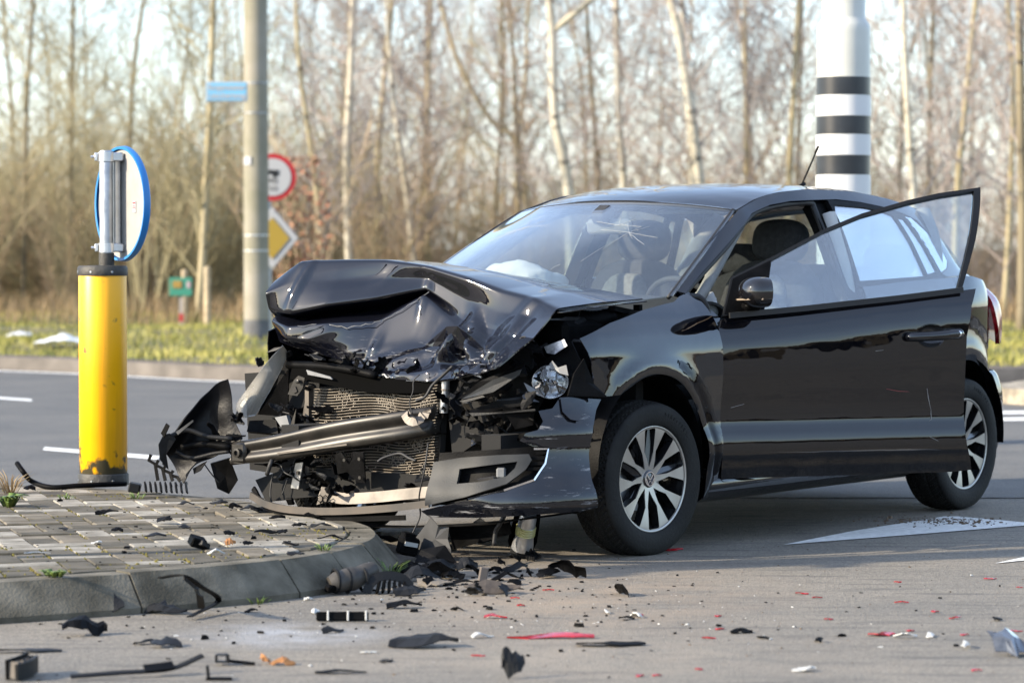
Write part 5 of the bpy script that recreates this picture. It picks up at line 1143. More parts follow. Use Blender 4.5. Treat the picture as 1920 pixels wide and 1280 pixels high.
# fold lines: (y, z, angle in the y-z plane, length, width, height)
FOLDS = [(.13, .80, 62, .09, .022, .060), (.25, .79, 118, .10, .020, .052), (.19, .76, 92, .06, .020, -.046), (.18, .735, 4, .20, .016, -.026), (.42, .79, 58, .10, .016, -.026), (.37, .78, 62, .12, .016, .020),
 (-.08, .745, 18, .16, .014, .014), (-.25, .765, 75, .06, .013, .012), (-.33, .735, 12, .14, .012, -.010), (-.07, 1.0, 85, .08, .010, .016), (-.60, 1.02, 72, .12, .012, .010), (-.40, 1.055, 8, .12, .02, -.008), (-.24, 1.06, 35, .06, .02, .008), (.40, .90, 48, .22, .018, .008), (-.55, .80, 20, .12, .012, .008), (.05, .69, 5, .3, .012, .012), (-.16, .69, 165, .18, .012, -.014), (.25, .70, 172, .2, .012, .014), (.02, .88, 70, .10, .03, -.008)]
def crumple(p):
    x, y, z = p; k = sstep(.16, .36, x); d = 0
    for (fy, fz, a, ln, w, h) in FOLDS:
        c, s = math.cos(R(a)), math.sin(R(a)); u = (y-fy)*c+(z-fz)*s; v = -(y-fy)*s+(z-fz)*c
        if abs(u) < ln*2 and abs(v) < w*4: d += h*math.exp(-(u/ln)**2)*max(0, 1-abs(v)/(w*2.0))
    low = sstep(.82, .70, z)
    d += k*(.004*noise.noise(Vector((x*4, y*4, z*4)))+low*.006*noise.noise(Vector((x*9, y*9, z*12)))-low*.008*abs(noise.noise(Vector((y*17, z*15, 2)))))
    return (x+d*k, y+.25*d*k*math.sin(y*20), z+.45*d*k)
HG = relax([[Vector(crumple(p)) for p in r] for r in HG], 1, .35)
hood = grid_obj('bonnet', HG, M_HOOD, car, .005, flip=False)
# bonnet side flange towards the wing
MB().strip(cat([(-0.1797, 0.63, 0.9674), (0.113, 0.64, 0.9534), (0.3743, 0.63, 0.9333)], 4), .012, .004, (0, 0, 1)).build('bonnet_flange', M_PAINT, hood)
# bare torn edges
def jag(P, amp, seed, n=5):
    rr = random.Random(seed); out = []
    for p in cat(P, n): out.append(Vector(p)+Vector((rr.gauss(0, amp), rr.gauss(0, amp), rr.gauss(0, amp))))
    return out
TE = mat('torn_metal', (.36, .36, .37), .4, .7, var=.3, vscale=60)
MB().tube(jag([(0.5094, -0.56, 0.8668), (0.4726, -0.48, 0.8758), (0.4505, -0.36, 0.8667), (0.4149, -0.28, 0.8799), (0.3722, -0.22, 0.8988), (0.3495, -0.13, 0.952), (0.3095, -0.06, 1.0024)], .0022, 2), .0017, 4).build('torn_edge', TE, hood)
MB().tube(jag([(0.4728, -0.3, 0.7131), (0.4628, -0.24, 0.7017), (0.4849, -0.14, 0.6758), (0.4758, -0.04, 0.6657), (0.4816, 0.15, 0.671), (0.5178, 0.36, 0.6961)], .005, 4), .0042, 4).build('torn_edge', TE, hood)
MB().tube(jag([(0.4962, -0.745, 0.9962), (0.4678, -0.745, 0.9166), (0.4138, -0.745, 0.8081)], .0015, 5), .002, 4).build('torn_edge', TE, hood)
MB().tube(jag([(0.4185, 0.02, 0.7832), (0.3862, 0.1, 0.7572), (0.441, 0.3, 0.7632), (0.5645, 0.46, 0.7264)], .003, 6), .002, 4).build('torn_edge', TE, hood)

# helper: flat torn plate from 3-D points
def plate(name, P, th, m, par=None, seed=None):
    P = [Vector(p) for p in P]; n = Vector()
    for i in range(len(P)): n += P[i].cross(P[(i+1) % len(P)])
    n.normalize(); k = len(P); mb = MB(); c = sum(P, Vector())/k
    V = [p+n*th/2 for p in P]+[p-n*th/2 for p in P]; b = 0 if seed is None else .12*th*10
    mb.add(V+[c+n*(th/2+b), c-n*(th/2-b)], [(i, (i+1) % k, 2*k) for i in range(k)]+[(k+(i+1) % k, k+i, 2*k+1) for i in range(k)]+[(i, k+i, k+(i+1) % k, (i+1) % k) for i in range(k)])
    return mb.build(name, m, par or car)
# small sharp facets where the skin buckled
def facet(P, k=1): return plate('buckled_facet', P, .003, M_HOOD, hood)
facet([(0.38, -0.0433, 0.7767), (0.395, 0.033, 0.8263), (0.42, 0.1219, 0.8738), (0.4, 0.09, 0.8151), (0.395, 0.017, 0.7722)])
facet([(0.42, 0.1219, 0.8738), (0.435, 0.1863, 0.8773), (0.415, 0.1546, 0.7962), (0.405, 0.0834, 0.7739), (0.4, 0.09, 0.8151)])
facet([(0.435, 0.1863, 0.8773), (0.445, 0.2618, 0.84), (0.435, 0.316, 0.7919), (0.42, 0.2317, 0.7775), (0.415, 0.1546, 0.7962)])
facet([(0.445, 0.3238, 0.7923), (0.475, 0.3983, 0.7502), (0.485, 0.3907, 0.7221), (0.445, 0.3031, 0.7553)])
facet([(0.49, 0.4099, 0.751), (0.445, 0.393, 0.8221), (0.415, 0.3853, 0.8679), (0.465, 0.4008, 0.7924)])
facet([(0.445, -0.255, 0.7049), (0.455, -0.2084, 0.6855), (0.46, -0.1554, 0.6703), (0.435, -0.236, 0.7176), (0.42, -0.287, 0.7348)])
facet([(0.4, -0.3895, 0.8059), (0.42, -0.3255, 0.7761), (0.415, -0.3519, 0.748), (0.405, -0.3825, 0.7745)])
# bumper cover, driver side, wrapping round the corner
BCV = cat([(.33, .832), (.45, .815), (.56, .765), (.65, .68), (.70, .58), (.73, .47), (.745, .36), (.75, .25), (.752, .10), (.75, 0)], 12)
BLN = [0]
for a_, b_ in zip(BCV, BCV[1:]): BLN.append(BLN[-1]+math.dist(a_, b_))
def BS(s, z, d=0):
    i = 0
    s = max(0, min(BLN[-1]-1e-4, s))
    while i < len(BLN)-2 and s > BLN[i+1]: i += 1
    t = (s-BLN[i])/(BLN[i+1]-BLN[i]); a_, b_ = BCV[i], BCV[i+1]; tx, ty = b_[0]-a_[0], b_[1]-a_[1]; l = math.hypot(tx, ty); nx_, ny_ = -ty/l, tx/l
    if nx_*1+ny_*1 < 0: nx_, ny_ = -nx_, -ny_
    o = d+.17*(.42-z)+.022*math.exp(-((z-.26)/.07)**2)-.04*max(0, z-.52)-.5*max(0, .22-z)+.012*math.exp(-((z-.50)/.05)**2)
    dn = .010*noise.noise(Vector((s*7, z*8, 1)))*sstep(.2, .5, s)
    return (a_[0]+tx*t+nx_*(o+dn), a_[1]+ty*t+ny_*(o+dn), z)
bump = [(0.0121, 0.6107), (0.185, 0.6242), (0.2245, 0.6231), (0.2611, 0.5843), (0.3181, 0.5751), (0.3022, 0.5376), (0.3244, 0.5062), (0.3699, 0.4946), (0.3927, 0.467), (0.34, 0.4453), (0.2831, 0.4428), (0.2927, 0.3838), (0.3338, 0.3232), (0.4401, 0.2831), (0.5877, 0.2432), (0.7786, 0.195), (0.7466, 0.1745), (0.5449, 0.1815), (0.34, 0.1971), (0.1759, 0.207), (0.1124, 0.2177), (0.1244, 0.3155), (0.1184, 0.4145), (0.0913, 0.5125), (0.0488, 0.5743)]
bp_ = panel('bumper_cover', bump, BS, M_BUMP, car, out=(.7, .7, 0), sp=.018, th=.004)
panel('bumper_flap', [(0.2276, 0.6212), (0.1184, 0.6126), (0.1334, 0.5735), (0.1637, 0.5368), (0.1972, 0.5436), (0.2245, 0.5719)], lambda s, z: BS(s, z, .012+.04*max(0, .60-z)), M_PAINT, bp_, out=(.7, .7, 0), sp=.015, th=.003)
fogp = [(0.7466, 0.3781), (0.6324, 0.3983), (0.482, 0.4125), (0.3582, 0.4179), (0.3461, 0.3961), (0.3699, 0.3607), (0.4373, 0.3089), (0.5877, 0.2571), (0.7597, 0.2158)]
fogh = [(0.6324, 0.3566), (0.5018, 0.3764), (0.4011, 0.3902), (0.4095, 0.3665), (0.4401, 0.3363), (0.5334, 0.3143), (0.6324, 0.3032)]
panel('fog_lamp_grille', fogp, lambda s, z: BS(s, z, -.012), M_GRYP, car, out=(.7, .7, 0), sp=.02, th=.012, holes=[fogh])
panel('grille_recess', [(0.7518, 0.4098), (0.2895, 0.4469), (0.299, 0.3801), (0.34, 0.3213), (0.4596, 0.2767), (0.7623, 0.2097)], lambda s, z: BS(s, z, -.055), M_BLKPL, car, out=(.7, .7, 0), sp=.05, th=.006)
for k in range(4): MB().strip([BS(*p, d) for p, d in (((0.34, 0.4079), -.03), ((0.3054, 0.4195), -.02))] if 0 else [Vector(BS(.33+.02*k, .42-.02*k, -.03)), Vector(BS(.26+.012*k, .425-.02*k, -.012))], .003, .012, (0, 0, 1)).build('grille_slat', M_BLKPL, car)
MB().strip([BS(*p, .004) for p in ((0.34, 0.4374), (0.2863, 0.4369), (0.299, 0.3839), (0.34, 0.3252), (0.4401, 0.287), (0.5678, 0.252))], .0035, .004, (1, 1, 0)).build('chrome_trim', M_CHROME, car)
MB().box(BS(.47, .345, -.045), (.03, .035, .04), rot=(0, 0, R(30)), bev=.006).build('fog_lamp_socket', M_PALEP, car)
MB().box(BS(.52, .32, -.04), (.04, .07, .02), rot=(R(10), 0, R(20)), bev=.004).build('bracket', M_STEEL, car)
# undertray edge below the bumper
MB().strip(cat([(0.62, -0.4644, 0.1351), (0.58, -0.1153, 0.1036), (0.55, 0.2044, 0.1195), (0.5, 0.4988, 0.1526), (0.42, 0.7632, 0.1954)], 5), .03, .006, (0, 0, 1)).build('undertray', M_BLKPL, car)
MB().strip(jag([(0.6, -0.7083, 0.146), (0.6, -0.4822, 0.099), (0.58, -0.1694, 0.0694), (0.56, -0.0249, 0.0557)], .004, 3, 3), .035, .006, (0, 0, 1)).build('undertray', M_BLKPL, car)

# driver-side headlamp, its cover gone
hl = plate('headlamp_housing', [(0.36, 0.4683, 0.6083), (0.36, 0.4937, 0.7206), (0.34, 0.5796, 0.7786), (0.32, 0.645, 0.8238), (0.3, 0.7002, 0.7036), (0.3, 0.7943, 0.6159)], .01, M_BLKPL)
plate('housing_wedge', [(0.5, 0.7576, 0.6287), (0.47, 0.7649, 0.711), (0.44, 0.7871, 0.7661), (0.4, 0.8047, 0.6699), (0.37, 0.8443, 0.6222)], .012, M_BLKPL, hl)
LC = Vector((0.46, 0.6489, 0.6758)); LX = Matrix.Translation(LC) @ Matrix.Rotation(R(24), 4, 'Z') @ Matrix.Rotation(R(-4), 4, 'Y') @ Matrix.Diagonal((1.1, 1.15, 1.02, 1))
MB().lathe([(.012, -.055), (.03, -.05), (.048, -.03), (.058, 0), (.061, .004)], 36, axis='X').xf(LX).build('reflector', mat('reflector_silver', (.85, .86, .88), .22, .9), hl, True)
MB().lathe([(.011, -.05), (.012, .005), (.006, .018), (0, .02)], 16, axis='X').xf(LX).build('bulb', M_LAMPG, hl, True)
g_ = MB(); prof = [(.060*math.sin(R(a)), .012*math.cos(R(a))) for a in range(90, -1, -10)]; g_.lathe([(.061, -.004)]+prof, 40, axis='X').xf(LX).build('lamp_dome', M_LENS, hl, True)
for k in range(9):
    a = R(-80+k*20); MB().strip([LX @ Vector((.012, .055*math.sin(a), .02*math.cos(a)-.03)), LX @ Vector((.026, .03*math.sin(a), .03*math.cos(a)-.02))], .003, .003, (1, 0, 0)).build('lens_flute', M_CHROME, hl)
plate('broken_lens', [(0.47, 0.6513, 0.742), (0.47, 0.6662, 0.7563), (0.47, 0.6712, 0.7245), (0.46, 0.7231, 0.7414), (0.46, 0.733, 0.7019), (0.47, 0.7009, 0.7094)], .004, M_PALEP, hl)
plate('broken_lens', [(0.52, 0.5693, 0.6737), (0.5, 0.6141, 0.6463), (0.5, 0.6291, 0.6248), (0.52, 0.5893, 0.6424)], .004, M_PALEP, hl)
plate('torn_bracket', [(0.4, 0.5741, 0.8043), (0.38, 0.6542, 0.8335), (0.38, 0.6692, 0.8097), (0.4, 0.6242, 0.7773), (0.4, 0.5892, 0.7805)], .004, TE)
# grille bars torn loose, driver side
plate('grille_bar', [(0.62, 0.3304, 0.6065), (0.6, 0.4243, 0.6766), (0.56, 0.5446, 0.7283), (0.55, 0.597, 0.7472), ((0.55, 0.582, 0.7289)), (0.6, 0.4749, 0.664), (0.62, 0.3891, 0.6223)], .006, M_BLKPL)
plate('grille_bar', [(0.63, 0.3613, 0.6099), (0.61, 0.4927, 0.6848), (0.58, 0.6048, 0.7265), (0.58, 0.5949, 0.7044), (0.61, 0.4952, 0.6391), (0.63, 0.4224, 0.6217)], .005, M_GRYP)
plate('chrome_strip', [(0.64, 0.359, 0.6022), (0.62, 0.4525, 0.6262), (0.62, 0.4652, 0.6206), (0.64, 0.3794, 0.5968)], .004, M_DKGRY)
rr = random.Random(17)
for (u0, v0, a_) in ((0, 0, 0),): pass
SHD = [
 ('torn_plastic', [(0.6, 0.3733, 0.5649), (0.56, 0.4691, 0.6024), (0.5, 0.5992, 0.612), (0.5, 0.6092, 0.5923), (0.57, 0.5021, 0.5718), (0.62, 0.4145, 0.5471)], M_BLKPL),
 ('torn_plastic', [(0.6, 0.5252, 0.5858), (0.55, 0.6418, 0.5677), (0.53, 0.6218, 0.5183), (0.56, 0.5597, 0.5016)], M_BLKPL),
 ('torn_plastic', [(0.63, 0.397, 0.559), (0.57, 0.6618, 0.5811), (0.57, 0.6618, 0.5732), (0.63, 0.4122, 0.5475)], M_DKGRY)]
for nm, P, m in SHD: plate(nm, P, .006, m, None, 1)
for k in range(6):
    c = Vector((0.57, 0.502, 0.5479))+Vector((rr.uniform(-.06, .05), rr.uniform(-.2, .15), rr.uniform(-.12, .10))); n_ = 5; P = []
    ax = Vector((rr.gauss(1, .4), rr.gauss(.3, .5), rr.gauss(0, .5))).normalized(); o1 = ax.orthogonal().normalized(); o2 = ax.cross(o1); sz = rr.uniform(.02, .055)
    for i in range(n_): a = 2*math.pi*i/n_+rr.uniform(-.4, .4); P.append(c+o1*math.cos(a)*sz*rr.uniform(.4, 1.3)+o2*math.sin(a)*sz*.5)
    plate('torn_plastic', P, .004, (M_BLKPL, M_RIMB, M_DKGRY, M_BLKPL)[k % 4], None, 1)

# radiator with bent fins, tank and surround
RTL, RTR, RBL, RBR = Vector((0.43, -0.5347, 0.6209)), Vector((0.46, 0.1274, 0.6655)), Vector((0.43, -0.581, 0.2372)), Vector((0.46, 0.1007, 0.2821))
def RP(a, b): return RTL.lerp(RTR, a).lerp(RBL.lerp(RBR, a), b)
rad = plate('radiator', [RP(0, 0)+Vector((-.03, 0, 0)), RP(1, 0)+Vector((-.03, 0, 0)), RP(1, 1)+Vector((-.03, 0, 0)), RP(0, 1)+Vector((-.03, 0, 0))], .03, M_RADD)
nf = 34
for k in range(nf):
    b = (k+.5)/nf; P = []
    for i in range(31):
        a = i/30; w = .020*math.exp(-((a-.78)/.14)**2)*math.sin((b-.1)*7)+.012*noise.noise(Vector((a*5, b*6, 0)))+.004*noise.noise(Vector((a*16, b*20, 1)))
        sag = -.03*math.exp(-((a-.80)/.18)**2)*(1-b)+.012*noise.noise(Vector((a*3, b*2, 7)))
        P.append(RP(a, b)+Vector((w+.012*sstep(.5, .9, a), 0, sag)))
    MB().strip(P, .010, .0022, (0, 0, 1)).build('fin', M_RAD, rad)
fz = MB()
for k in range(nf-1):
    b = (k+1)/nf
    for i in range(60):
        a = (i+.5)/60; w = .020*math.exp(-((a-.78)/.14)**2)*math.sin((b-.1)*7)+.012*noise.noise(Vector((a*5, b*6, 0)))+.012*sstep(.5, .9, a); sag = -.03*math.exp(-((a-.80)/.18)**2)*(1-b)+.012*noise.noise(Vector((a*3, b*2, 7)))
        if noise.noise(Vector((a*6, b*6, 9)))+rr.uniform(-.45, .3) > .12: fz.box(RP(a, b)+Vector((w+.002, rr.uniform(-.003, .003), sag)), (.005, .0022, .007), rot=(R(rr.uniform(-60, 60)), 0, 0))
fo_ = fz.build('crushed_fins', mat('fin_pale', (.30, .27, .23), .6, .4, var=.3, vscale=30), rad); fo_['kind'] = 'stuff'
MB().tube([RP(1.03, -.02), RP(1.03, .32)], .017, 12).build('radiator_tank', M_ALU, rad, ang=50); MB().tube([RP(1.03, .08), RP(1.03, .10)], .019, 12).build('tank_collar', M_FOIL, rad)
MB().box(RP(-.03, .45), (.03, .02, .36)).build('side_tank', M_FOIL, rad); MB().tube(cat([RP(-.06, .1), RP(-.07, .3), RP(-.05, .6)], 4), .012, 8).build('coolant_pipe', M_FOIL, rad, True)
# bumper beam: pressed double-ridge steel bar, bent back at the driver side
BP = cat([(0.64, -0.7973, 0.3572), (0.63, -0.5668, 0.3916), (0.6, -0.2602, 0.4503), (0.55, -0.0325, 0.4874), (0.5, 0.0858, 0.5099), (0.45, 0.1193, 0.517)], 6)
prof = [(-.030, .052), (.000, .052), (.012, .046), (.015, .030), (.008, .016), (-.002, .006), (-.002, -.006), (.008, -.016), (.015, -.030), (.012, -.046), (0, -.052), (-.03, -.052)]
rows = []
for i, p in enumerate(BP):
    t = i/(len(BP)-1); k = .82+.25*sstep(.0, .4, t)-.1*sstep(.7, 1, t); bend = .02*noise.noise(Vector((t*4, 0, 3)))*sstep(.3, .8, t)
    rows.append([Vector(p)+Vector((px_+bend, 0, pz_*k+(.02*sstep(.85, 1, t) if j < 4 else 0))) for j, (px_, pz_) in enumerate(prof)])
beam = grid_obj('bumper_beam', rows, M_STEEL, car, .003, flip=True)
ep = Vector((0.655, -0.7489, 0.3643)); MB().box(ep, (.02, .075, .088), rot=(0, 0, R(8)), bev=.012).build('beam_end', M_STEEL, beam, ang=40)
MB().lathe([(.018, 0), (.018, .012), (.010, .013), (.010, .002)], 20, axis='X').xf(Matrix.Translation(ep+Vector((.011, .005, 0)))).build('tow_eye_socket', M_STEEL, beam, ang=40)
MB().lathe([(.0098, .0), (.0, .0)], 16, axis='X').xf(Matrix.Translation(ep+Vector((.013, .005, 0)))).build('tow_eye_hole', M_RADD, beam)
MB().strip(jag([(0.57, 0.032, 0.5419), (0.58, 0.0851, 0.5136), (0.55, 0.1185, 0.5379), (0.54, 0.1183, 0.5537)], .002, 8, 4), .02, .003, (1, 0, .3)).build('beam_flange', M_FOIL, beam)
MB().strip(cat([(0.652, -0.5472, 0.3684), (0.642, -0.3887, 0.3912), (0.622, -0.2142, 0.4159)], 4), .0035, .002, (1, 0, 0)).build('beam_scrape', M_FOIL, beam)
# front panel crossmember and brackets
MB().tube(cat([(0.46, -0.661, 0.7082), (0.48, -0.474, 0.7091), (0.5, -0.2905, 0.6974), (0.5, -0.1679, 0.6797)], 4), .016, 8).build('crossmember', M_BLKPL, car, True)
MB().strip(cat([(0.47, -0.6295, 0.6816), (0.49, -0.4653, 0.6716), (0.49, -0.1899, 0.6413), (0.47, 0.1407, 0.6499)], 4), .030, .012, (1, 0, .2)).build('crossmember', mat('shade_black_steel', (.004, .004, .004), .8, spec=0), car)  # near-black, sheenless colour stands in for the shade under the bonnet
plate('lock_strip', [(0.52, -0.509, 0.6947), (0.52, -0.3837, 0.6706), (0.52, -0.3726, 0.6604), (0.52, -0.5006, 0.6759)], .006, M_PALEP)
br = plate('hinge_bracket', [(0.53, -0.5991, 0.5952), (0.53, -0.565, 0.6534), (0.53, -0.5424, 0.6709), (0.53, -0.5087, 0.6634), (0.53, -0.52, 0.6208), (0.53, -0.5483, 0.5904)], .005, M_STEEL)
MB().lathe([(.009, 0), (.009, .01), (.004, .012), (0, .012)], 8, axis='X').xf(Matrix.Translation((0.54, -0.5336, 0.6483))).build('bolt', M_STEEL, br); MB().box((0.535, -0.5578, 0.6136), (.006, .02, .022), rot=(R(25), 0, 0)).build('slot', M_RADD, br)
plate('lower_bracket', [(0.6, -0.2905, 0.3722), (0.6, -0.2604, 0.3859), (0.6, -0.2604, 0.361), (0.6, -0.206, 0.3633), (0.6, -0.2005, 0.3884), (0.6, -0.1464, 0.3865), (0.58, -0.1527, 0.2672), (0.58, -0.1906, 0.2674), (0.59, -0.2364, 0.3074), (0.59, -0.2856, 0.2968)], .006, M_BLKPL)
for p in ((0.61, -0.2355, 0.3543), (0.61, -0.1596, 0.3617), (0.6, -0.1655, 0.2885)): MB().lathe([(.007, 0), (.007, .004), (0, .004)], 10, axis='X').xf(Matrix.Translation(p)).build('bolt', M_STEEL, car)
plate('support_stay', [(0.56, -0.5309, 0.326), (0.56, -0.4916, 0.3319), (0.55, -0.526, 0.2241), (0.55, -0.5655, 0.2264)], .006, M_ALU); MB().box((0.565, -0.5182, 0.2888), (.006, .012, .014)).build('stay_hole', M_RADD, car)
plate('torn_plastic', [(0.52, -0.8234, 0.4355), (0.5, -0.8271, 0.4775), (0.48, -0.7011, 0.4853), (0.5, -0.6719, 0.4296)], .02, M_BLKPL); plate('torn_plastic', [(0.52, -0.6708, 0.501), (0.52, -0.6082, 0.5117), (0.52, -0.5942, 0.476), (0.52, -0.6368, 0.4639)], .02, M_PALEP)
plate('sensor_box', [(0.5, -0.6346, 0.495), (0.5, -0.5863, 0.5413), (0.5, -0.5866, 0.4307), (0.5, -0.6377, 0.4245)], .02, M_BLKPL); plate('sensor_tab', [(0.52, -0.597, 0.4653), (0.52, -0.5629, 0.5387), (0.52, -0.5744, 0.4661)], .006, M_STEEL)
# passenger-side headlamp: clear cover swept round the corner
rows = [[(0.5, -0.6508, 0.7864), (0.46, -0.6723, 0.7699), (0.42, -0.6965, 0.749)], [(0.53, -0.7183, 0.7112), (0.5, -0.7053, 0.6956), (0.46, -0.7011, 0.6815)], [(0.53, -0.8107, 0.6189), (0.52, -0.7679, 0.6048), (0.48, -0.7437, 0.5975)], [(0.52, -0.8899, 0.5365), (0.53, -0.8343, 0.5173), (0.49, -0.8013, 0.5123)], [(0.51, -0.8614, 0.4918), (0.52, -0.8319, 0.4933), (0.5, -0.8038, 0.5041)]]
hr = plate('headlamp_housing', [(0.38, -0.7523, 0.7639), (0.38, -0.7266, 0.6912), (0.36, -0.7508, 0.4953), (0.42, -0.8591, 0.5029), (0.42, -0.8123, 0.5932), (0.4, -0.7721, 0.6907)], .02, M_BLKPL)
grid_obj('headlamp_cover', net(rows, 5, 5), glass('clouded_lens', (.80, .84, .88), 2.5, .03, dirt=.75), hr, .004, flip=True)
plate('rubber_lip', [(0.52, -0.7214, 0.7578), (0.51, -0.6874, 0.7774), (0.5, -0.6536, 0.7821), (0.51, -0.6789, 0.7669)], .006, M_RUB)
# passenger-side bumper corner ripped forward, seen from inside
TB = [[(0.62, -0.829, 0.658), (0.6, -0.8304, 0.5889), (0.6, -0.8192, 0.4931), (0.62, -0.7694, 0.4148)], [(0.66, -0.9021, 0.6169), (0.62, -0.9195, 0.5441), (0.62, -0.8907, 0.4594), (0.64, -0.8203, 0.3733)], [(0.72, -0.9539, 0.5237), (0.66, -0.9817, 0.4794), (0.65, -0.9505, 0.3942), (0.66, -0.8917, 0.3372)], [(0.78, -0.9995, 0.4289), (0.7, -1.0353, 0.3935), (0.68, -1.0104, 0.3505), (0.69, -0.9541, 0.2977)], [(0.82, -1.0315, 0.3935), (0.74, -1.0709, 0.3512), (0.72, -1.046, 0.3039), (0.72, -0.9875, 0.2359)]]
TBG = net(TB, 6, 6); TBG = [[(p[0]+.02*noise.noise(Vector(p)*9), p[1], p[2]+.008*noise.noise(Vector(p)*14)) for p in r] for r in TBG]
tb = grid_obj('bumper_corner', TBG, mat('bumper_inside', (.007, .007, .008), .42, spec=.15, var=.4, vscale=7, bump=.1, bscale=60), car, .005)
MB().tube(cat([(0.8, -0.9979, 0.4215), (0.74, -0.9527, 0.45), (0.7, -0.8741, 0.4255), (0.66, -0.7785, 0.4186)], 5), .010, 8).build('bumper_rib', M_DKGRY, tb, True)
MB().tube(cat([(0.74, -0.9823, 0.3806), (0.7, -0.9034, 0.3945), (0.66, -0.7902, 0.3841)], 5), .014, 8).build('bumper_rib', M_BLKPL, tb, True)
MB().tube(cat([(0.74, -1.0118, 0.3644), (0.71, -0.9525, 0.3374), (0.68, -0.8642, 0.3566), (0.66, -0.796, 0.3669)], 5), .008, 8).build('bumper_rib', M_DKGRY, tb, True)
plate('torn_plastic', [(0.83, -1.0218, 0.3944), (0.82, -1.0049, 0.4328), (0.8, -0.989, 0.4388), (0.78, -0.9731, 0.4172), (0.8, -1.007, 0.3572), (0.8, -1.0307, 0.3135), (0.78, -1.0149, 0.2917), (0.82, -1.023, 0.3321)], .006, M_DKGRY, tb)
plate('torn_plastic', [(0.82, -1.0166, 0.4388), (0.82, -0.987, 0.4803), (0.82, -0.9695, 0.4703), (0.82, -0.9991, 0.4224)], .004, M_BLKPL, tb); plate('torn_plastic', [(0.8, -0.9538, 0.4444), (0.76, -0.8985, 0.4934), (0.76, -0.8956, 0.4871), (0.8, -0.9422, 0.4342)], .004, M_GRYP, tb)
plate('torn_plastic', [(0.66, -0.8976, 0.3156), (0.64, -0.8146, 0.3394), (0.6, -0.8057, 0.2478), (0.6, -0.8523, 0.192), (0.64, -0.8789, 0.2147)], .01, M_BLKPL, tb, 1)
plate('torn_plastic', [(0.7, -0.9564, 0.2939), (0.69, -0.9131, 0.3166), (0.68, -0.8992, 0.3252), ((0.7, -0.9155, 0.2872)), (0.7, -0.9506, 0.2728)], .004, M_BLKPL, tb)
MB().tube(cat([(0.68, -0.9167, 0.3159), (0.66, -0.8891, 0.2689), (0.62, -0.8627, 0.2142)], 4), .003, 6).build('wire', M_RUB, tb, True)
# lower grille and spoiler strip
MB().strip(cat([(0.62, -0.7186, 0.1936), (0.66, -0.597, 0.1666), (0.68, -0.453, 0.1546), (0.68, -0.2356, 0.16), (0.65, -0.003, 0.1806), (0.62, 0.1932, 0.2072)], 5), .014, .010, (1, 0, 0)).build('spoiler_strip', M_TAN, car)
MB().strip(cat([(0.6, -0.7224, 0.2198), (0.63, -0.6242, 0.1525), (0.66, -0.4291, 0.1315), (0.66, -0.2094, 0.1311), (0.62, 0.0779, 0.1481)], 5), .010, .010, (1, 0, 0)).build('spoiler_strip', M_BLKPL, car)
MB().strip(cat([(0.6, -0.3707, 0.2224), (0.61, -0.2522, 0.204), (0.6, -0.0983, 0.2154), (0.58, 0.0451, 0.2336), (0.56, 0.1499, 0.2458)], 4), .022, .004, (1, 0, .3)).build('lower_shield', M_FOIL, car)
plate('lower_shield', [(0.62, -0.3588, 0.2034), (0.62, -0.3422, 0.246), (0.62, -0.2982, 0.2419), (0.62, -0.3203, 0.1887), (0.62, -0.3699, 0.1736)], .004, M_FOIL)
hex_ = MB()
for (u_, v_) in ((0, 0), (1, 0), (0, 1), (1, 1), (2, 1)):
    c = Vector((0.64, -0.3359, 0.1893))+Vector((0, .028*u_+.014*(v_ % 2), -.024*v_+.012)); hex_.tube([c+Vector((0, .014*math.cos(R(60*k+30)), .014*math.sin(R(60*k+30)))) for k in range(7)], .0022, 4)
hex_.build('honeycomb_grille', M_BLKPL, car)
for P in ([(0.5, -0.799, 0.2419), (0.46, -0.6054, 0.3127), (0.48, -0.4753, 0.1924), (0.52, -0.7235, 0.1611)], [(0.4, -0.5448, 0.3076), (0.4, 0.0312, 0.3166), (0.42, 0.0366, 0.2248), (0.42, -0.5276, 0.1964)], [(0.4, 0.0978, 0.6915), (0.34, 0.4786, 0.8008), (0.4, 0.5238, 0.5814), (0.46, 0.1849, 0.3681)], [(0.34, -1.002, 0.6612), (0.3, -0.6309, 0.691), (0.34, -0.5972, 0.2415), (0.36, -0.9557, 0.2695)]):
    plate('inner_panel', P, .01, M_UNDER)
# engine bay contents
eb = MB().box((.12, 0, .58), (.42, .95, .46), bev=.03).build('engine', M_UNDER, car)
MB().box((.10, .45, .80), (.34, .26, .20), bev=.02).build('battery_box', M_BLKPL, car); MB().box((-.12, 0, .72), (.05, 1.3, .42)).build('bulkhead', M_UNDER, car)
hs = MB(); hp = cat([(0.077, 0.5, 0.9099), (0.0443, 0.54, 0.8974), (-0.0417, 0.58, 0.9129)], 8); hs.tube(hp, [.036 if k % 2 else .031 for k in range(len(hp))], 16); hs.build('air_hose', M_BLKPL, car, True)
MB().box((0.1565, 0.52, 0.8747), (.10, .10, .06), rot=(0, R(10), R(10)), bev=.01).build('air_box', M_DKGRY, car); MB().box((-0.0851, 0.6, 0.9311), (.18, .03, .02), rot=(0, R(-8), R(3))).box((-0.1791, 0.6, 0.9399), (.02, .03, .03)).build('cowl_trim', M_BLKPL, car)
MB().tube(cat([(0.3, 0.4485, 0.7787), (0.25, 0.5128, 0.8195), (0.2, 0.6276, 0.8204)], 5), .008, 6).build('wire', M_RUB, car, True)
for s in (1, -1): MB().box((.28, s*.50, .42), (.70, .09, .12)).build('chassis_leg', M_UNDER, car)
MB().box((.25, 0, .25), (.45, 1.0, .10)).build('subframe', M_UNDER, car)
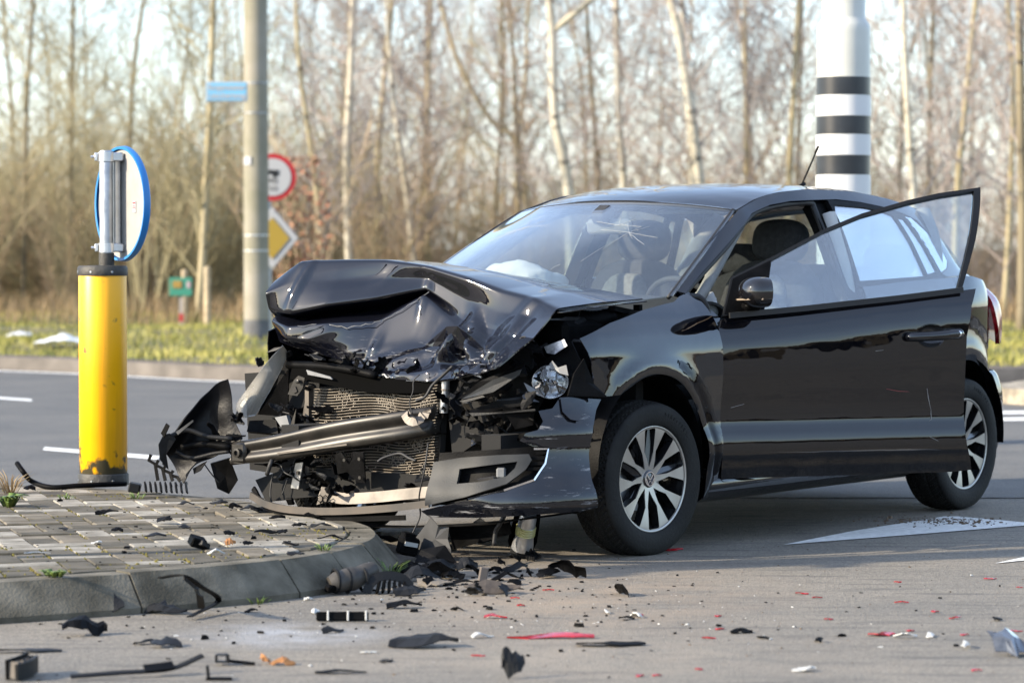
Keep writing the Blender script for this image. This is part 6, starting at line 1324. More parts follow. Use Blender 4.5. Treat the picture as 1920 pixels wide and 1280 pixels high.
# hanging cable
MB().tube(cat([(0.6, 0.1746, 0.4365), (0.63, 0.1806, 0.337), (0.62, 0.1462, 0.2332), (0.6, 0.1351, 0.16), (0.62, 0.1251, 0.11), ((0.64, 0.1152, 0.0703))], 6), .0035, 6).build('wire', M_RUB, car, True)
# broken lamp unit dangling below the bumper
u = link('dangling_lamp', None, car); u.location = (0.42, 0.5062, 0.127); u.rotation_euler = (R(-22), R(14), 0)
MB().lathe([(.030, .05), (.034, .03), (.034, .0)]+[(.034+(.004 if k % 2 else 0), -.005*k) for k in range(8)]+[(.036, -.05), (.040, -.075), (.042, -.10), (.03, -.112), (0, -.114)], 20, mi=0).build('lamp_body', M_ALU, u, ang=40)
MB().lathe([(.0352+(.004 if k % 2 else 0), -.005*k) for k in range(8)], 20).build('ribbed_collar', mat('yellowed_plastic', (.40, .37, .16), .35), u, ang=30)
MB().lathe([(.05, .07), (.055, .0), (.058, -.08), (.05, -.11)], 14, a0=R(150), a1=R(300)).build('shroud', M_BLKPL, u); MB().lathe([(.043, -.10), (.044, -.118), (.03, -.125), (0, -.125)], 20).build('lamp_foot', M_DKGRY, u, ang=40)
plate('hanging_guard', [(0.46, 0.2836, 0.1316), (0.45, 0.3068, 0.1485), (0.44, 0.3506, 0.1196), (0.44, 0.3557, 0.0649), (0.45, 0.3197, 0.0513), (0.46, 0.2835, 0.0561)], .006, M_DKGRY, None, 1)
plate('hanging_guard', [(0.5, 0.1904, 0.115), (0.46, 0.4555, 0.1473), (0.46, 0.4682, 0.0975), (0.48, 0.2005, 0.0219)], .008, M_BLKPL)
# scrape on the driver door and cracks in the windscreen
CR = mat('crack_white', (.38, .40, .41), .4)
def crack(pts, r): MB().tube([on_ws(a, b, .0015) for a, b in pts], r, 4).build('crack', CR, ws)
rk = random.Random(23)
for (a0, b0), ends, r in (((.729, .643), [(.833, .607), (.812, .53), (.75, .714), (.70, .46), (.667, .36), (.69, .74), (.775, .72), (.76, .58), (.62, .66)], .0006), ((.667, .714), [(.56, .75), (.75, .712), (.60, .62), (.70, .80), (.64, .80)], .0006), ((.25, .714), [(.13, .58), (.17, .66), (.36, .716), (.21, .82), (.30, .78), (.19, .60)], .0004)):
    for (a1, b1) in ends:
        n = 5; crack([(a0+(a1-a0)*k/n+rk.uniform(-.0012, .0012)*(k > 0), b0+(b1-b0)*k/n+rk.uniform(-.0025, .0025)*(k > 0)) for k in range(n+1)], r)
    for k in range(6):
        a = rk.uniform(0, 6.28); d = rk.uniform(.01, .05); c = (a0+d*math.cos(a)*.8, b0+d*math.sin(a)*1.2); crack([c, (c[0]+rk.uniform(-.012, .012), c[1]+rk.uniform(-.015, .015))], r*1.1)
crack([(.585, .29), (.592, .315), (.605, .33)], .0013)
crack([(.475, .12), (.50, .11), (.515, .105)], .0008)
SCR = mat('scratch_pale', (.22, .21, .2), .6); SCRR = mat('scratch_red', (.16, .02, .02), .5)
for P, m in (([(-1.3864, 0.6058), (-1.394, 0.5688), (-1.4091, 0.5142)], SCR), ([(-1.4079, 0.5143), (-1.4096, 0.4799), (-1.3998, 0.4736)], SCR), ([(-1.1994, 0.607), (-1.2556, 0.5973), (-1.3047, 0.5943)], SCRR), ([(-1.1441, 0.7609), (-1.1805, 0.7647)], SCR), ([(-1.3938, 0.4106), (-1.4335, 0.3923)], SCR), ([(-0.5058, 0.5448), (-0.5644, 0.5585)], SCR)):
    MB().tube([Vector(DL(*p))+Vector((0, .0005, 0)) for p in P], [.0012]+[.0022]*(len(P)-2)+[.0008], 4).build('scratch', m, door)

def shard_mesh(L_, W_, th, seed, bend=.25, m=None, jagk=.35):
    """bent broken sheet: irregular outline, real thickness, curved along its length"""
    rr = random.Random(seed); n = 9; f = rr.uniform(-.25, .25); e0, e1_ = rr.uniform(.1, .9), rr.uniform(.05, .5)
    env = lambda t: (e0+(1-e0)*min(1, t/.22)) if t < .22 else ((e1_+(1-e1_)*min(1, (1-t)/.4)) if t > .6 else 1)
    top = [W_/2*env(i/(n-1))*rr.uniform(1-jagk*1.3, 1+jagk) for i in range(n)]; bot = [-W_/2*env(i/(n-1))*rr.uniform(1-jagk, 1+jagk*1.3) for i in range(n)]
    cv = rr.uniform(.3, 1)*bend*L_; tw = rr.uniform(-.8, .8); sk = rr.uniform(-.5, .5)*W_
    V = []; Fc = []
    for i in range(n):
        x = (i/(n-1)-.5)*L_+rr.uniform(-.25, .25)*L_/n; zc = cv*max(0, 1-abs(x/L_-f)*2.1)*.55
        for j in range(3):
            y = bot[i]+(top[i]-bot[i])*j/2+sk*(x/L_)**2*2; z = zc+y*tw*(x/L_)+(.12*W_*bend*2 if j == 1 else 0)+rr.uniform(-.08, .08)*W_*bend; V.append(Vector((x, y, z)))
    m0 = len(V); V += [v+Vector((0, 0, -th)) for v in V]; q = lambda i, j: i*3+j
    for i in range(n-1):
        for j in range(2): f = (q(i, j), q(i+1, j), q(i+1, j+1), q(i, j+1)); Fc += [f, tuple(k+m0 for k in f[::-1])]
        for j in (0, 2): f = (q(i, j), q(i+1, j), q(i+1, j)+m0, q(i, j)+m0); Fc.append(f if j == 2 else f[::-1])
    for i in (0, n-1):
        for j in range(2): f = (q(i, j), q(i, j+1), q(i, j+1)+m0, q(i, j)+m0); Fc.append(f if i == 0 else f[::-1])
    lo = min(v.z for v in V); return [v-Vector((0, 0, lo-.0015)) for v in V], Fc
# ------------------------------------------------------------------ tangle of broken parts in the crushed nose
tg = random.Random(61)
def scrap(c, L_, W_, m, seed, rot):
    V, Fc = shard_mesh(L_, W_, .0035, seed, tg.uniform(.2, .7)); o = mesh_obj('torn_plastic', V, Fc, m, car, False, c); o.rotation_euler = rot; return o
ZONES = [((.52, .36, .57), (.07, .18, .11), 44), ((.44, -.62, .50), (.08, .12, .16), 22), ((.56, -.40, .26), (.06, .22, .07), 18), ((.50, .30, .30), (.08, .2, .08), 14), ((.42, .52, .72), (.05, .14, .07), 16), ((.45, -.30, .72), (.04, .32, .03), 14), ((.62, -.86, .42), (.06, .10, .10), 10)]
q = 0
for (c, s_, n) in ZONES:
    for k in range(n):
        p = tuple(c[i]+tg.gauss(0, s_[i]*.55) for i in range(3)); q += 1
        scrap(p, tg.uniform(.04, .14), tg.uniform(.015, .05), (M_BLKPL, M_BLKPL, M_BLKPL, M_DKGRY)[q % 4], 900+q, (tg.uniform(0, 6.28), tg.uniform(-.8, .8), tg.uniform(0, 6.28)))
for k in range(20):
    c, s_, n = ZONES[k % 6]; p0 = Vector([c[i]+tg.gauss(0, s_[i]*.7) for i in range(3)]); P = [p0]
    d = Vector((tg.gauss(0, .4), tg.gauss(0, 1), tg.gauss(-.2, .6))).normalized()
    for j in range(4): d = (d+Vector((tg.gauss(0, .5), tg.gauss(0, .5), tg.gauss(-.1, .5)))).normalized(); P.append(P[-1]+d*tg.uniform(.03, .07))
    MB().tube(cat(P, 5), tg.choice((.0025, .0035, .006, .009)), 6).build('hose' if k % 3 == 0 else 'wire', M_RUB, car, True)
for k in range(14):
    c, s_, n = ZONES[k % 6]; p = Vector([c[i]+tg.gauss(0, s_[i]*.6) for i in range(3)])+Vector((-.03, 0, 0)); rot = (tg.uniform(-.6, .6), tg.uniform(-.6, .6), tg.uniform(-.6, .6))
    mb = MB().box(p, (.012, tg.uniform(.03, .07), tg.uniform(.02, .05)), rot=rot, bev=.003).box(p+Vector((.006, .012, .006)), (.014, .012, .012), rot=rot)
    mb.build('clip_bracket', (M_STEEL, M_DKGRY, M_BLKPL)[k % 3], car)

# ------------------------------------------------------------------ debris on the road and island
M_REDP = mat('red_lamp_plastic', (.34, .008, .014), .15, coat=.8, var=.25, vscale=40)
M_WHP = mat('white_plastic', (.45, .45, .43), .45)
M_CLR = glass('clear_shard', (.85, .88, .9), 1.8, .05, dirt=.25)
M_BRN = mat('dead_leaf', (.30, .13, .04), .8, var=.4, vscale=30)
M_CLOD = mat('soil_clod', (.12, .085, .055), .95, var=.3, vscale=30)
dr = random.Random(99)
def shard(name, pos, L_, W_, m, label, catg='debris', group=None, rz=0, tilt=0, th=.003, seed=0, bend=.25):
    V, Fc = shard_mesh(L_, W_, th, seed, bend)
    if tilt:
        mt = Matrix.Rotation(tilt, 3, 'X'); V = [mt @ v for v in V]; lo = min(v.z for v in V); V = [v-Vector((0, 0, lo)) for v in V]
    o = mesh_obj(name, V, Fc, m, None, False, pos); o.rotation_euler = (0, 0, rz); return tag(o, label, catg, group)
K = .13
# -- pieces one can single out
shard('plastic_shard', (-1.2991, 9.0612, 0), .14, .07, M_BLKPL, 'black pointed plastic shard lying near the left kerb foot', rz=.2, tilt=.5, seed=1, bend=.5)
shard('plastic_shard', (-0.2601, 8.7939, 0), .20, .08, M_DKGRY, 'curved dark grey cover fragment on the asphalt left of the long red shard', rz=-.1, tilt=.25, seed=2, bend=.45)
shard('plastic_shard', (0.2924, 8.8176, 0), .20, .06, M_BLKPL, 'flat black plastic sliver right of the long red shard', rz=.02, seed=3, bend=.06)
shard('plastic_shard', (-0.0691, 10.1547, 0), .20, .05, mat('muddy_plastic', (.05, .04, .032), .7, var=.4, vscale=20), 'muddy dark strip lying in front of the dangling lamp', rz=-.1, tilt=.7, seed=4, bend=.15)
shard('plastic_shard', (-1.0245, 8.7939, 0), .09, .06, M_DKGRY, 'small grey plastic plate left of the pale spill', rz=.3, tilt=.25, seed=5, bend=.1)
shard('plastic_shard', (-1.087, 8.8533, 0), .08, .03, M_BLKPL, 'thin black chip touching the small grey plate', rz=.5, seed=6)
shard('plastic_shard', (-1.4077, 8.6776, 0), .20, .04, M_DKGRY, 'flat dark strip at the left below the kerb', rz=.1, seed=7, bend=.05)
shard('plastic_shard', (-1.117, 9.5909, 0), .15, .06, M_DKGRY, 'curled grey scrap at the kerb foot under the black arch strip', rz=-.4, tilt=.4, seed=8, bend=.5)
shard('plastic_shard', (-0.4728, 8.2413, 0), .14, .03, M_BLKPL, 'black sliver near the bottom edge, left of centre', rz=.05, seed=9, bend=.1)
shard('plastic_shard', (0, 8.1592, 0), .07, .07, M_DKGRY, 'upright grey plastic tab at the bottom edge near the middle', rz=.3, tilt=1.2, seed=10)
shard('plastic_shard', (0.7021, 9.1115, 0), .07, .03, M_BLKPL, 'black chip among red shards right of centre', rz=.2, tilt=.3, seed=11, bend=.5)
shard('plastic_shard', (0.3636, 9.4392, 0), .05, .025, M_BLKPL, 'little black chip just right of the middle red shards', rz=.1, seed=12)
shard('plastic_shard', (-0.2088, 10.5971, 0), .09, .05, M_BLKPL, 'black scrap beside the small upright clip near the car nose', rz=-.3, tilt=.4, seed=13, bend=.4)
shard('lens_shard', (1.4622, 8.6319, 0), .15, .11, mat('ribbed_lens', (.045, .05, .06), .12, coat=1, var=.3, vscale=60), 'ribbed grey lens fragment at the right edge of the picture', rz=.3, tilt=.5, seed=14, bend=.5)
shard('lens_shard', (0.8123, 8.283, 0), .07, .03, M_WHP, 'whitish clear lens sliver near the bottom right', rz=.2, seed=15, bend=.3)
shard('lens_shard', (0.0075, 8.4213, 0), .045, .02, M_WHP, 'white chip near the bottom edge in the middle', rz=.1, seed=16, bend=.3)
shard('lens_shard', (-0.4189, 8.6547, 0), .05, .012, M_WHP, 'thin white sliver right of the pale spill', rz=.05, seed=17, bend=.1)
shard('lens_shard', (-0.6324, 9.5909, 0), .028, .024, M_WHP, 'white plastic nub above the segmented black strip', rz=.05, tilt=.6, seed=18, bend=.6)
shard('red_shard', (0.1208, 8.9867, 0), .26, .035, M_REDP, 'long red tail lamp shard in the middle of the road', rz=-.02, tilt=.2, seed=20, bend=.10)
shard('red_shard', (-0.0509, 9.4664, 0), .075, .022, M_REDP, 'red curved shard left of and behind the long red shard', rz=-.25, seed=21, bend=.3)
shard('red_shard', (1.1222, 9.0487, 0), .085, .045, M_REDP, 'largest red shard on the right half of the road', rz=0, seed=22, bend=.08)
shard('red_shard', (0.6266, 11.5877, 0), .09, .012, M_REDP, 'thin red shard leaning by the front tyre', rz=.6, tilt=.6, seed=23, bend=.05)
for k, (u, v, w) in enumerate((((0), 0, 0),)): pass
RED = [(0.0107, 10, 0), (0.0298, 9.7912, 0), (0.4049, 9.5352, 0), (0.9865, 10.1234, 0), (1.0263, 10.0153, 0), (1.0016, 9.4257, 0), (0.6593, 9.5076, 0), (0.6422, 9.1881, 0), (0.5935, 8.9744, 0), (1.357, 10.4788, 0), (1.2921, 9.8796, 0), (1.4093, 9.4528, 0), (1.3784, 9.0487, 0), (1.2249, 9.1497, 0), (1.6998, 10.58, 0), (1.757, 10.3142, 0), (1.5457, 9.1369, 0), (0.5211, 8.3039, 0), (1.2935, 8.283, 0), (-0.097, 8.5867, 0), (0.3994, 8.1898, 0), (1.3684, 9.6191, 0), (0.352, 8.1796, 0), (0.1247, 10.2338, 0)]
for k, p in enumerate(RED): shard('red_shard', p, dr.uniform(.02, .048), dr.uniform(.008, .016), M_REDP, 'small red tail lamp splinter scattered on the asphalt', group='small red splinters on the road', rz=dr.uniform(-.5, .5), seed=300+k, bend=.15)
# clip standing on end, lattice strips, corner trims
o = thing('plastic_clip', 'small upright brown grey clip standing in front of the car nose', 'debris', (-0.1014, 10.4788, 0)); MB().box((0, 0, .028), (.03, .014, .055), rot=(0, R(10), .3), bev=.003).build('clip_body', mat('dusty_clip', (.12, .1, .085), .8), o); MB().box((-.008, .0, .004), (.045, .02, .008), rot=(0, 0, .3)).build('clip_foot', M_BLKPL, o)
o = thing('segmented_strip', 'black strip with three pale ribs lying right of the spill', 'debris', (-0.5356, 9.3987, 0), .02); MB().box((0, 0, .016), (.165, .02, .028), rot=(R(-12), 0, 0), bev=.003).build('strip_body', M_BLKPL, o)
for x in (-.045, .018, .075): MB().box((x, -.006, .018), (.006, .022, .032), rot=(R(-12), 0, 0), bev=.001).build('rib', M_WHP, o)
o = thing('bracket', 'ribbed grey bracket fragment at the lower left corner', 'debris', (-1.3386, 8.1592, 0), 1.0)
MB().strip(cat([(-.07, 0, .03), (0, .012, .034), (.07, .05, .034)], 4), .004, .055, (0, 0, 1)).build('bracket_wall', M_BLKPL, o); MB().strip(cat([(-.07, -.035, .025), (0, -.022, .028), (.07, .015, .03)], 4), .004, .045, (0, 0, 1)).build('bracket_wall', M_DKGRY, o)
for k in range(5): MB().box((-.06+.03*k, -.012+.01*k, .03), (.005, .04, .045), rot=(0, 0, .2)).build('rib', M_FOIL if k < 4 else M_DKGRY, o)
o = thing('trim_strip', 'long dark curved trim strip along the bottom left edge', 'debris', (-0.9899, 8.1796, 0), .12)
MB().strip(cat([(-.22, -.05, .012), (-.08, -.02, .016), (.05, .01, .02), (.14, .05, .05)], 5), [.008]*16, .006, (0, -.4, 1)).build('strip_body', M_DKGRY, o); MB().strip(cat([(-.02, 0, .022), (.06, .018, .028)], 3), .02, .006, (0, -.4, 1)).build('strip_lip', M_BLKPL, o)
o = _o = thing('bracket', 'black open bracket with a long arm lying at the bottom left of centre', 'debris', (-0.8067, 8.4105, 0), -.05)
MB().box((-.02, 0, .014), (.045, .05, .004)).box((-.02, 0, .042), (.045, .05, .004)).box((-.042, 0, .028), (.004, .05, .028)).box((.004, .0, .028), (.006, .06, .034), rot=(0, 0, .3)).build('bracket_box', M_DKGRY, o); MB().box((.06, 0, .012), (.11, .018, .012), rot=(0, R(6), 0)).build('bracket_arm', M_BLKPL, o)
_o.scale = (.7, .7, .7)
o = thing('corner_trim', 'black L shaped corner trim at the bottom edge', 'debris', (-0.8094, 8.1188, 0)); MB().box((-.02, 0, .02), (.008, .014, .04), rot=(0, R(-6), 0)).build('upright', M_DKGRY, o); MB().box((.01, 0, .004), (.07, .02, .007)).build('foot', M_BLKPL, o)
o = tag(MB().strip(cat([(-1.113, 9.4151, 0.135), (-1.0556, 9.3557, 0.15), (-1.0188, 9.3252, 0.15), (-0.9781, 9.3822, 0.11), (-0.9476, 9.6171, 0.04), (-1.02, 9.42, .012)], 5), [.010]*26, .004, (0, .3, 1)).build('rubber_strip', M_BLKPL, None), 'black rubber strip draped in an arch over the kerb', 'debris')
o = tag(MB().strip(cat([(-1.0288, 9.3401, 0.145), (-1.0032, 9.4125, 0.115), (-1.0071, 9.5938, 0.06), (-1.0115, 9.7002, 0.004)], 5), [.006, .008, .010, .011, .012, .012, .012, .012, .012, .012, .012, .012, .012, .012, .012, .012], .004, (0, -1, .3)).build('rubber_strip', M_DKGRY, None), 'short grey rubber tongue hanging down the kerb face', 'debris')
shard('torn_sheet', (-1.4779, 9.5909, 0), .17, .11, mat('torn_sheet_black', (.02, .019, .018), .6, var=.5, vscale=20), 'crumpled black sheet leaning on the kerb at the left', rz=.2, tilt=.7, seed=31, bend=.55)
shard('torn_sheet', (-1.2937, 9.563, 0), .10, .07, M_DKGRY, 'flat grey patch of plastic leaning on the kerb face beside the crumpled sheet', rz=.1, tilt=.9, seed=32, bend=.05)
# bent black pipe springing from behind the bollard
tag(MB().tube(cat([(-2.155, 12.9808, 0.24), (-2.115, 12.93, .20), (-2.0922, 12.9921, 0.16), (-2.0001, 12.9223, 0.14), (-1.8764, 12.9467, 0.145), (-1.69, 13.05, .145)], 6), .0115, 10).build('cable_conduit', M_BLKPL, None, True), 'bent black conduit sticking up left of the yellow bollard', 'pipe')
# torn slatted grille piece on the island behind the bollard foot
o = thing('slatted_grille', 'torn black slatted vent piece right of the bollard foot', 'debris', (-1.4936, 12.6463, 0.135), -.35)
for k in range(9): MB().strip(cat([(-.09+.024*k, .05, .012+.004*k), (-.07+.024*k, 0, .045), (-.04+.024*k, -.05, .012)], 3), .006, .006, (1, 0, .4)).build('slat', M_BLKPL, o)
for k in range(4): MB().strip([(-.04+.035*k, .06, .05), (-.055+.035*k, .065, .12-.018*k), (-.085+.035*k, .065, .135-.02*k), (-.075+.035*k, .065, .16-.022*k)], .007, .006, (0, 1, 0)).build('slat_tooth', M_BLKPL, o)
MB().box((-.12, .0, .022), (.05, .08, .04), rot=(0, .2, .4), bev=.005).build('vent_frame', M_DKGRY, o)
# pieces heaped at the island nose
o = thing('pump_unit', 'grey brown motor housing lying against the kerb at the island nose', 'debris', (-0.5457, 10.1547, 0), .45)
MB().tube(cat([(-.10, 0, .045), (-.04, 0, .055), (.03, .01, .07), (.11, .03, .10)], 4), [.030, .038, .046, .048, .046, .05, .052, .05, .042, .04, .04, .036, .03], 14).build('housing', mat('dusty_housing', (.045, .04, .034), .6, var=.35, vscale=14), o, ang=50)
for x in (-.07, -.02, .05): MB().lathe([(.045, -.006), (.054, -.004), (.054, .004), (.045, .006)], 18, axis='X').xf(Matrix.Translation((x, .004, .057))).build('flange', M_DKGRY, o, ang=40)
MB().box((-.105, -.03, .03), (.05, .03, .03), rot=(.2, 0, .5), bev=.006).build('connector', M_BLKPL, o)
o.scale = (.85, .85, .8)
shard('white_sheet', (-0.5761, 10.5461, 0), .15, .09, mat('torn_white_film', (.42, .45, .5), .5), 'torn white sheet behind the grey motor housing at the kerb', rz=.5, tilt=.75, seed=41, bend=.2)
shard('white_sheet', (-0.4927, 10.3794, 0), .05, .07, mat('torn_white_film_b', (.4, .43, .48), .5), 'small white scrap at the right end of the motor housing', rz=.2, tilt=1.2, seed=42, bend=.3)
o = thing('ribbed_vent', 'black fan shaped ribbed vent fragment right of the motor housing', 'debris', (-0.4238, 10.1547, 0), .2)
MB().strip(cat([(-.075, -.01, .004), (-.055, 0, .04), (-.01, .01, .06), (.05, .015, .05), (.08, .01, .02)], 4), .016, .005, (0, -1, .4)).build('rim', M_DKGRY, o)
for k in range(6): MB().box((-.035+.019*k, -.012, .022+.004*math.sin(k)), (.007, .03, .04), rot=(R(-25), .3-.1*k, 0)).build('rib', M_BLKPL, o)
o = thing('plug_connector', 'black electrical connector with white label hanging by the island nose', 'debris', (-0.3922, 11.2312, 0), .5)
MB().box((0, 0, .055), (.075, .05, .07), rot=(.15, .2, 0), bev=.008).box((.0, .0, .09), (.05, .04, .03), rot=(.15, .2, 0), bev=.004).build('connector_body', M_BLKPL, o); MB().box((.0, -.028, .062), (.055, .003, .016), rot=(.15, .2, 0)).build('label', M_WHP, o)
o = plate('guard_sheet', [(-0.3888, 11.4265, 0), (-0.3607, 11.8509, 0.02), (-0.3465, 12.099, 0.05), (-0.3306, 12.1513, 0.08), (-0.2962, 11.9919, 0.06), (-0.2574, 11.9839, 0.05), (-0.2482, 11.7487, 0.03), (-0.2353, 11.4265, 0), (-0.227, 11.1172, 0), (-0.3185, 11.1172, 0)], .004, M_DKGRY, None, 1) if 0 else None
def world_plate(name, P, th, m, label, bulge=.003):
    P = [Vector(p) for p in P]; n = Vector()
    for i in range(len(P)): n += P[i].cross(P[(i+1) % len(P)])-Vector()
    n = (P[1]-P[0]).cross(P[len(P)//2]-P[0]).normalized(); n = n if n.y < 0 else -n; k = len(P); c = sum(P, Vector())/k
    V = [p+n*th/2 for p in P]+[p-n*th/2 for p in P]+[c+n*(th/2+bulge), c+n*(bulge-th/2)]
    return tag(MB().add(V, [(i, (i+1) % k, 2*k) for i in range(k)]+[(k+(i+1) % k, k+i, 2*k+1) for i in range(k)]+[(i, k+i, k+(i+1) % k, (i+1) % k) for i in range(k)]).build(name, m), label, 'debris')
world_plate('guard_sheet', [(-0.3845, 11.3, 0.009), (-0.3682, 11.3, 0.0739), (-0.3291, 11.28, 0.1265), (-0.3066, 11.27, 0.1598), (-0.2779, 11.25, 0.1293), (-0.2699, 11.25, 0.1152), (-0.237, 11.22, 0.1261), (-0.2411, 11.22, 0.0818), (-0.2286, 11.2, 0.0435), (-0.2286, 11.2, -0.0007), (-0.3022, 11.25, -0.006)], .004, mat('guard_grey', (.03, .031, .033), .55, spec=.2, var=.25, vscale=12), 'torn grey guard sheet propped up under the car nose')
world_plate('guard_sheet', [(-0.3585, 11, 0.0203), (-0.3354, 11.02, 0.0618), (-0.2462, 11, 0.0796), (-0.2, 10.95, 0.0177), (-0.2616, 10.9, 0.0191)], .005, M_BLKPL, 'black flap of plastic lying under the torn grey guard')
o = thing('corrugated_hose', 'short black corrugated hose lying right of the ribbed vent', 'debris', (-0.3624, 10.6487, 0), .25); hp = cat([(-.06, 0, .02), (0, .015, .024), (.07, .0, .02)], 8); MB().tube(hp, [.02 if k % 2 else .016 for k in range(len(hp))], 12).build('hose', M_BLKPL, o, True); MB().box((.085, -.01, .012), (.05, .03, .02), bev=.004).build('hose_end', M_DKGRY, o)
shard('plastic_shard', (-0.2696, 10.3794, 0), .12, .06, mat('dusty_beige', (.17, .145, .115), .8), 'dusty beige plate in the heap at the island nose', rz=.1, tilt=.25, seed=51, bend=.1)
shard('plastic_shard', (-0.3376, 10.7709, 0), .16, .05, M_BLKPL, 'black curved strip behind the ribbed vent fragment', rz=-.3, tilt=.4, seed=52, bend=.4)
shard('plastic_shard', (-0.354, 9.7332, 0), .12, .04, M_BLKPL, 'black scraps in front of the ribbed vent', rz=.1, tilt=.2, seed=53, bend=.3)
shard('plastic_shard', (-0.1865, 10.4123, 0), .10, .03, M_BLKPL, 'flat black scrap between the heap and the muddy strip', rz=0, tilt=.2, seed=54, bend=.2)
# on the island pavers
o = thing('broken_box', 'small broken black box lying on the pavers', 'debris', (-1.0937, 10.3532, 0.135), .5); MB().box((0, 0, .022), (.055, .045, .035), rot=(.3, .3, 0), bev=.004).build('box_body', M_BLKPL, o); MB().box((.02, -.015, .012), (.05, .02, .02), rot=(0, .4, .6), bev=.003).build('box_lid', M_DKGRY, o)
shard('white_chip', (-1.0057, 10.1192, 0.135), .06, .018, M_WHP, 'curved white chip on the pavers beside the broken box', 'debris', rz=.3, seed=61, bend=.5)
shard('white_chip', (-1.4649, 10.5027, 0.135), .04, .016, M_WHP, 'white chip on the pavers in front of the bollard', 'debris', rz=.1, seed=62, bend=.4)
shard('white_chip', (-1.6183, 10.1545, 0.135), .09, .006, M_WHP, 'thin white sliver on the pavers at the left', 'debris', rz=.05, seed=63, bend=.1)
shard('dead_leaf', (-0.9912, 10.4649, 0.135), .04, .03, M_BRN, 'brown dead leaf on the pavers near the broken box', 'leaf', rz=.4, tilt=.6, seed=64, bend=.7)
shard('dead_leaf', (-0.6453, 8.4105, 0), .07, .035, M_BRN, 'brown dead leaf on the road at the bottom left of centre', 'leaf', rz=.1, tilt=.3, seed=65, bend=.6)
shard('dead_leaf', (-0.6999, 8.4321, 0), .04, .03, M_BRN, 'curled brown leaf beside the black bracket arm', 'leaf', rz=.9, tilt=.6, seed=66, bend=.7)
IPL = [(-1.6539, 10.9987, 0.135), (-1.4516, 10.9573, 0.135), (-1.317, 11.3194, 0.135), (-1.2201, 11.0824, 0.135), (-0.9275, 10.4649, 0.135), (-0.7762, 10.4461, 0.135), (-1.035, 11.801, 0.135), (-0.9038, 11.4755, 0.135), (-0.8012, 11.1889, 0.135), (-0.7169, 11.1248, 0.135), (-0.8956, 10.8754, 0.135), (-1.0262, 10.8148, 0.135), (-1.3177, 12.07, 0.135), (-1.586, 11.6593, 0.135), (-2.075, 12.8131, 0.135), (-1.193, 12.1202, 0.135), (-1.1095, 11.9218, 0.135), (-0.8372, 10.8754, 0.135), (-0.7339, 10.1192, 0.135), (-0.6499, 10.676, 0.135), (-0.7764, 11.5667, 0.135), (-1.2901, 10.7549, 0.135)]
for k, p in enumerate(IPL): shard('plastic_chip', p, dr.uniform(.035, .10), dr.uniform(.02, .04), M_BLKPL if k % 3 else M_DKGRY, 'black plastic chip scattered over the island pavers', group='black chips on the pavers', rz=dr.uniform(-1, 1), tilt=dr.uniform(0, .5), seed=400+k, bend=.3)
# splinters nobody could count
def litter(name, n, fn, m, lab, s0, s1, seed):
    rr = random.Random(seed); V = []; Fc = []
    for k in range(n):
        x, y, z = fn(rr); s = rr.uniform(s0, s1)*(1 if rr.random() < .9 else 2); a = rr.uniform(0, 6.28); q = rr.uniform(.25, .9); h = s*rr.uniform(.15, .6); o_ = len(V); pts = []
        for i in range(5): t = a+2*math.pi*i/5+rr.uniform(-.3, .3); r_ = s*rr.uniform(.5, 1); pts.append((r_*math.cos(t), r_*math.sin(t)*q))
        c, sn = math.cos(a), math.sin(a)
        for zz, kk in ((0, 1), (h, .8)):
            for i, (px_, py_) in enumerate(pts): V.append((x+(px_*c-py_*sn)*kk, y+(px_*sn+py_*c)*kk, z+zz*(1 if i % 2 else .6)))
        Fc += [tuple(o_+5+i for i in range(5))]+[(o_+i, o_+(i+1) % 5, o_+5+(i+1) % 5, o_+5+i) for i in range(5)]
    return tag(mesh_obj(name, V, Fc, m), lab, 'splinters', kind='stuff')
def on_road(rr):
    while True:
        x = rr.gauss(-.35, .85); y = rr.gauss(9.7, .75)
        if 7.6 < y < 11.3 and -1.9 < x < 2.3 and not (inpoly((x, y), offset(ISL, -.12)+[(-3.3, 13.8)])): return (x, y, .001)
def on_isl(rr):
    while True:
        x = rr.uniform(-2.2, -.3); y = rr.uniform(9.4, 13)
        if inpoly((x, y), offset(ISL, .05)) and rr.random() < .25+.75*sstep(-1.8, -.5, x): return (x, y, KTOP+.004)
def near_nose(rr):
    while True:
        x = rr.gauss(-.25, .3); y = rr.gauss(10.6, .45)
        if not inpoly((x, y), offset(ISL, -.1)): return (x, y, .001)
def far_r(rr): return (rr.uniform(-.5, 2.2), rr.uniform(8.2, 12.5), .001)
litter('black_splinters', 230, on_road, M_BLKPL, 'fine black plastic splinters strewn across the foreground asphalt', .003, .012, 1)
litter('pale_splinters', 170, on_road, M_WHP, 'fine white and clear splinters strewn across the asphalt', .002, .006, 2)
litter('island_splinters', 200, on_isl, M_BLKPL, 'fine black splinters spread over the island pavers', .003, .011, 3)
litter('nose_rubble', 170, near_nose, M_BLKPL, 'black rubble heaped on the road at the island nose', .003, .014, 4)
litter('soil_crumbs', 420, lambda rr: (lambda p: (p[0]+rr.gauss(0, .16), p[1]+rr.gauss(0, .10), .004))((1.8339, 12.8066, 0)), M_CLOD, 'brown soil crumbs scattered over the white road arrow', .002, .009, 5)
litter('grit', 900, far_r, M_CLOD, 'fine brown grit on the asphalt', .0015, .004, 6)
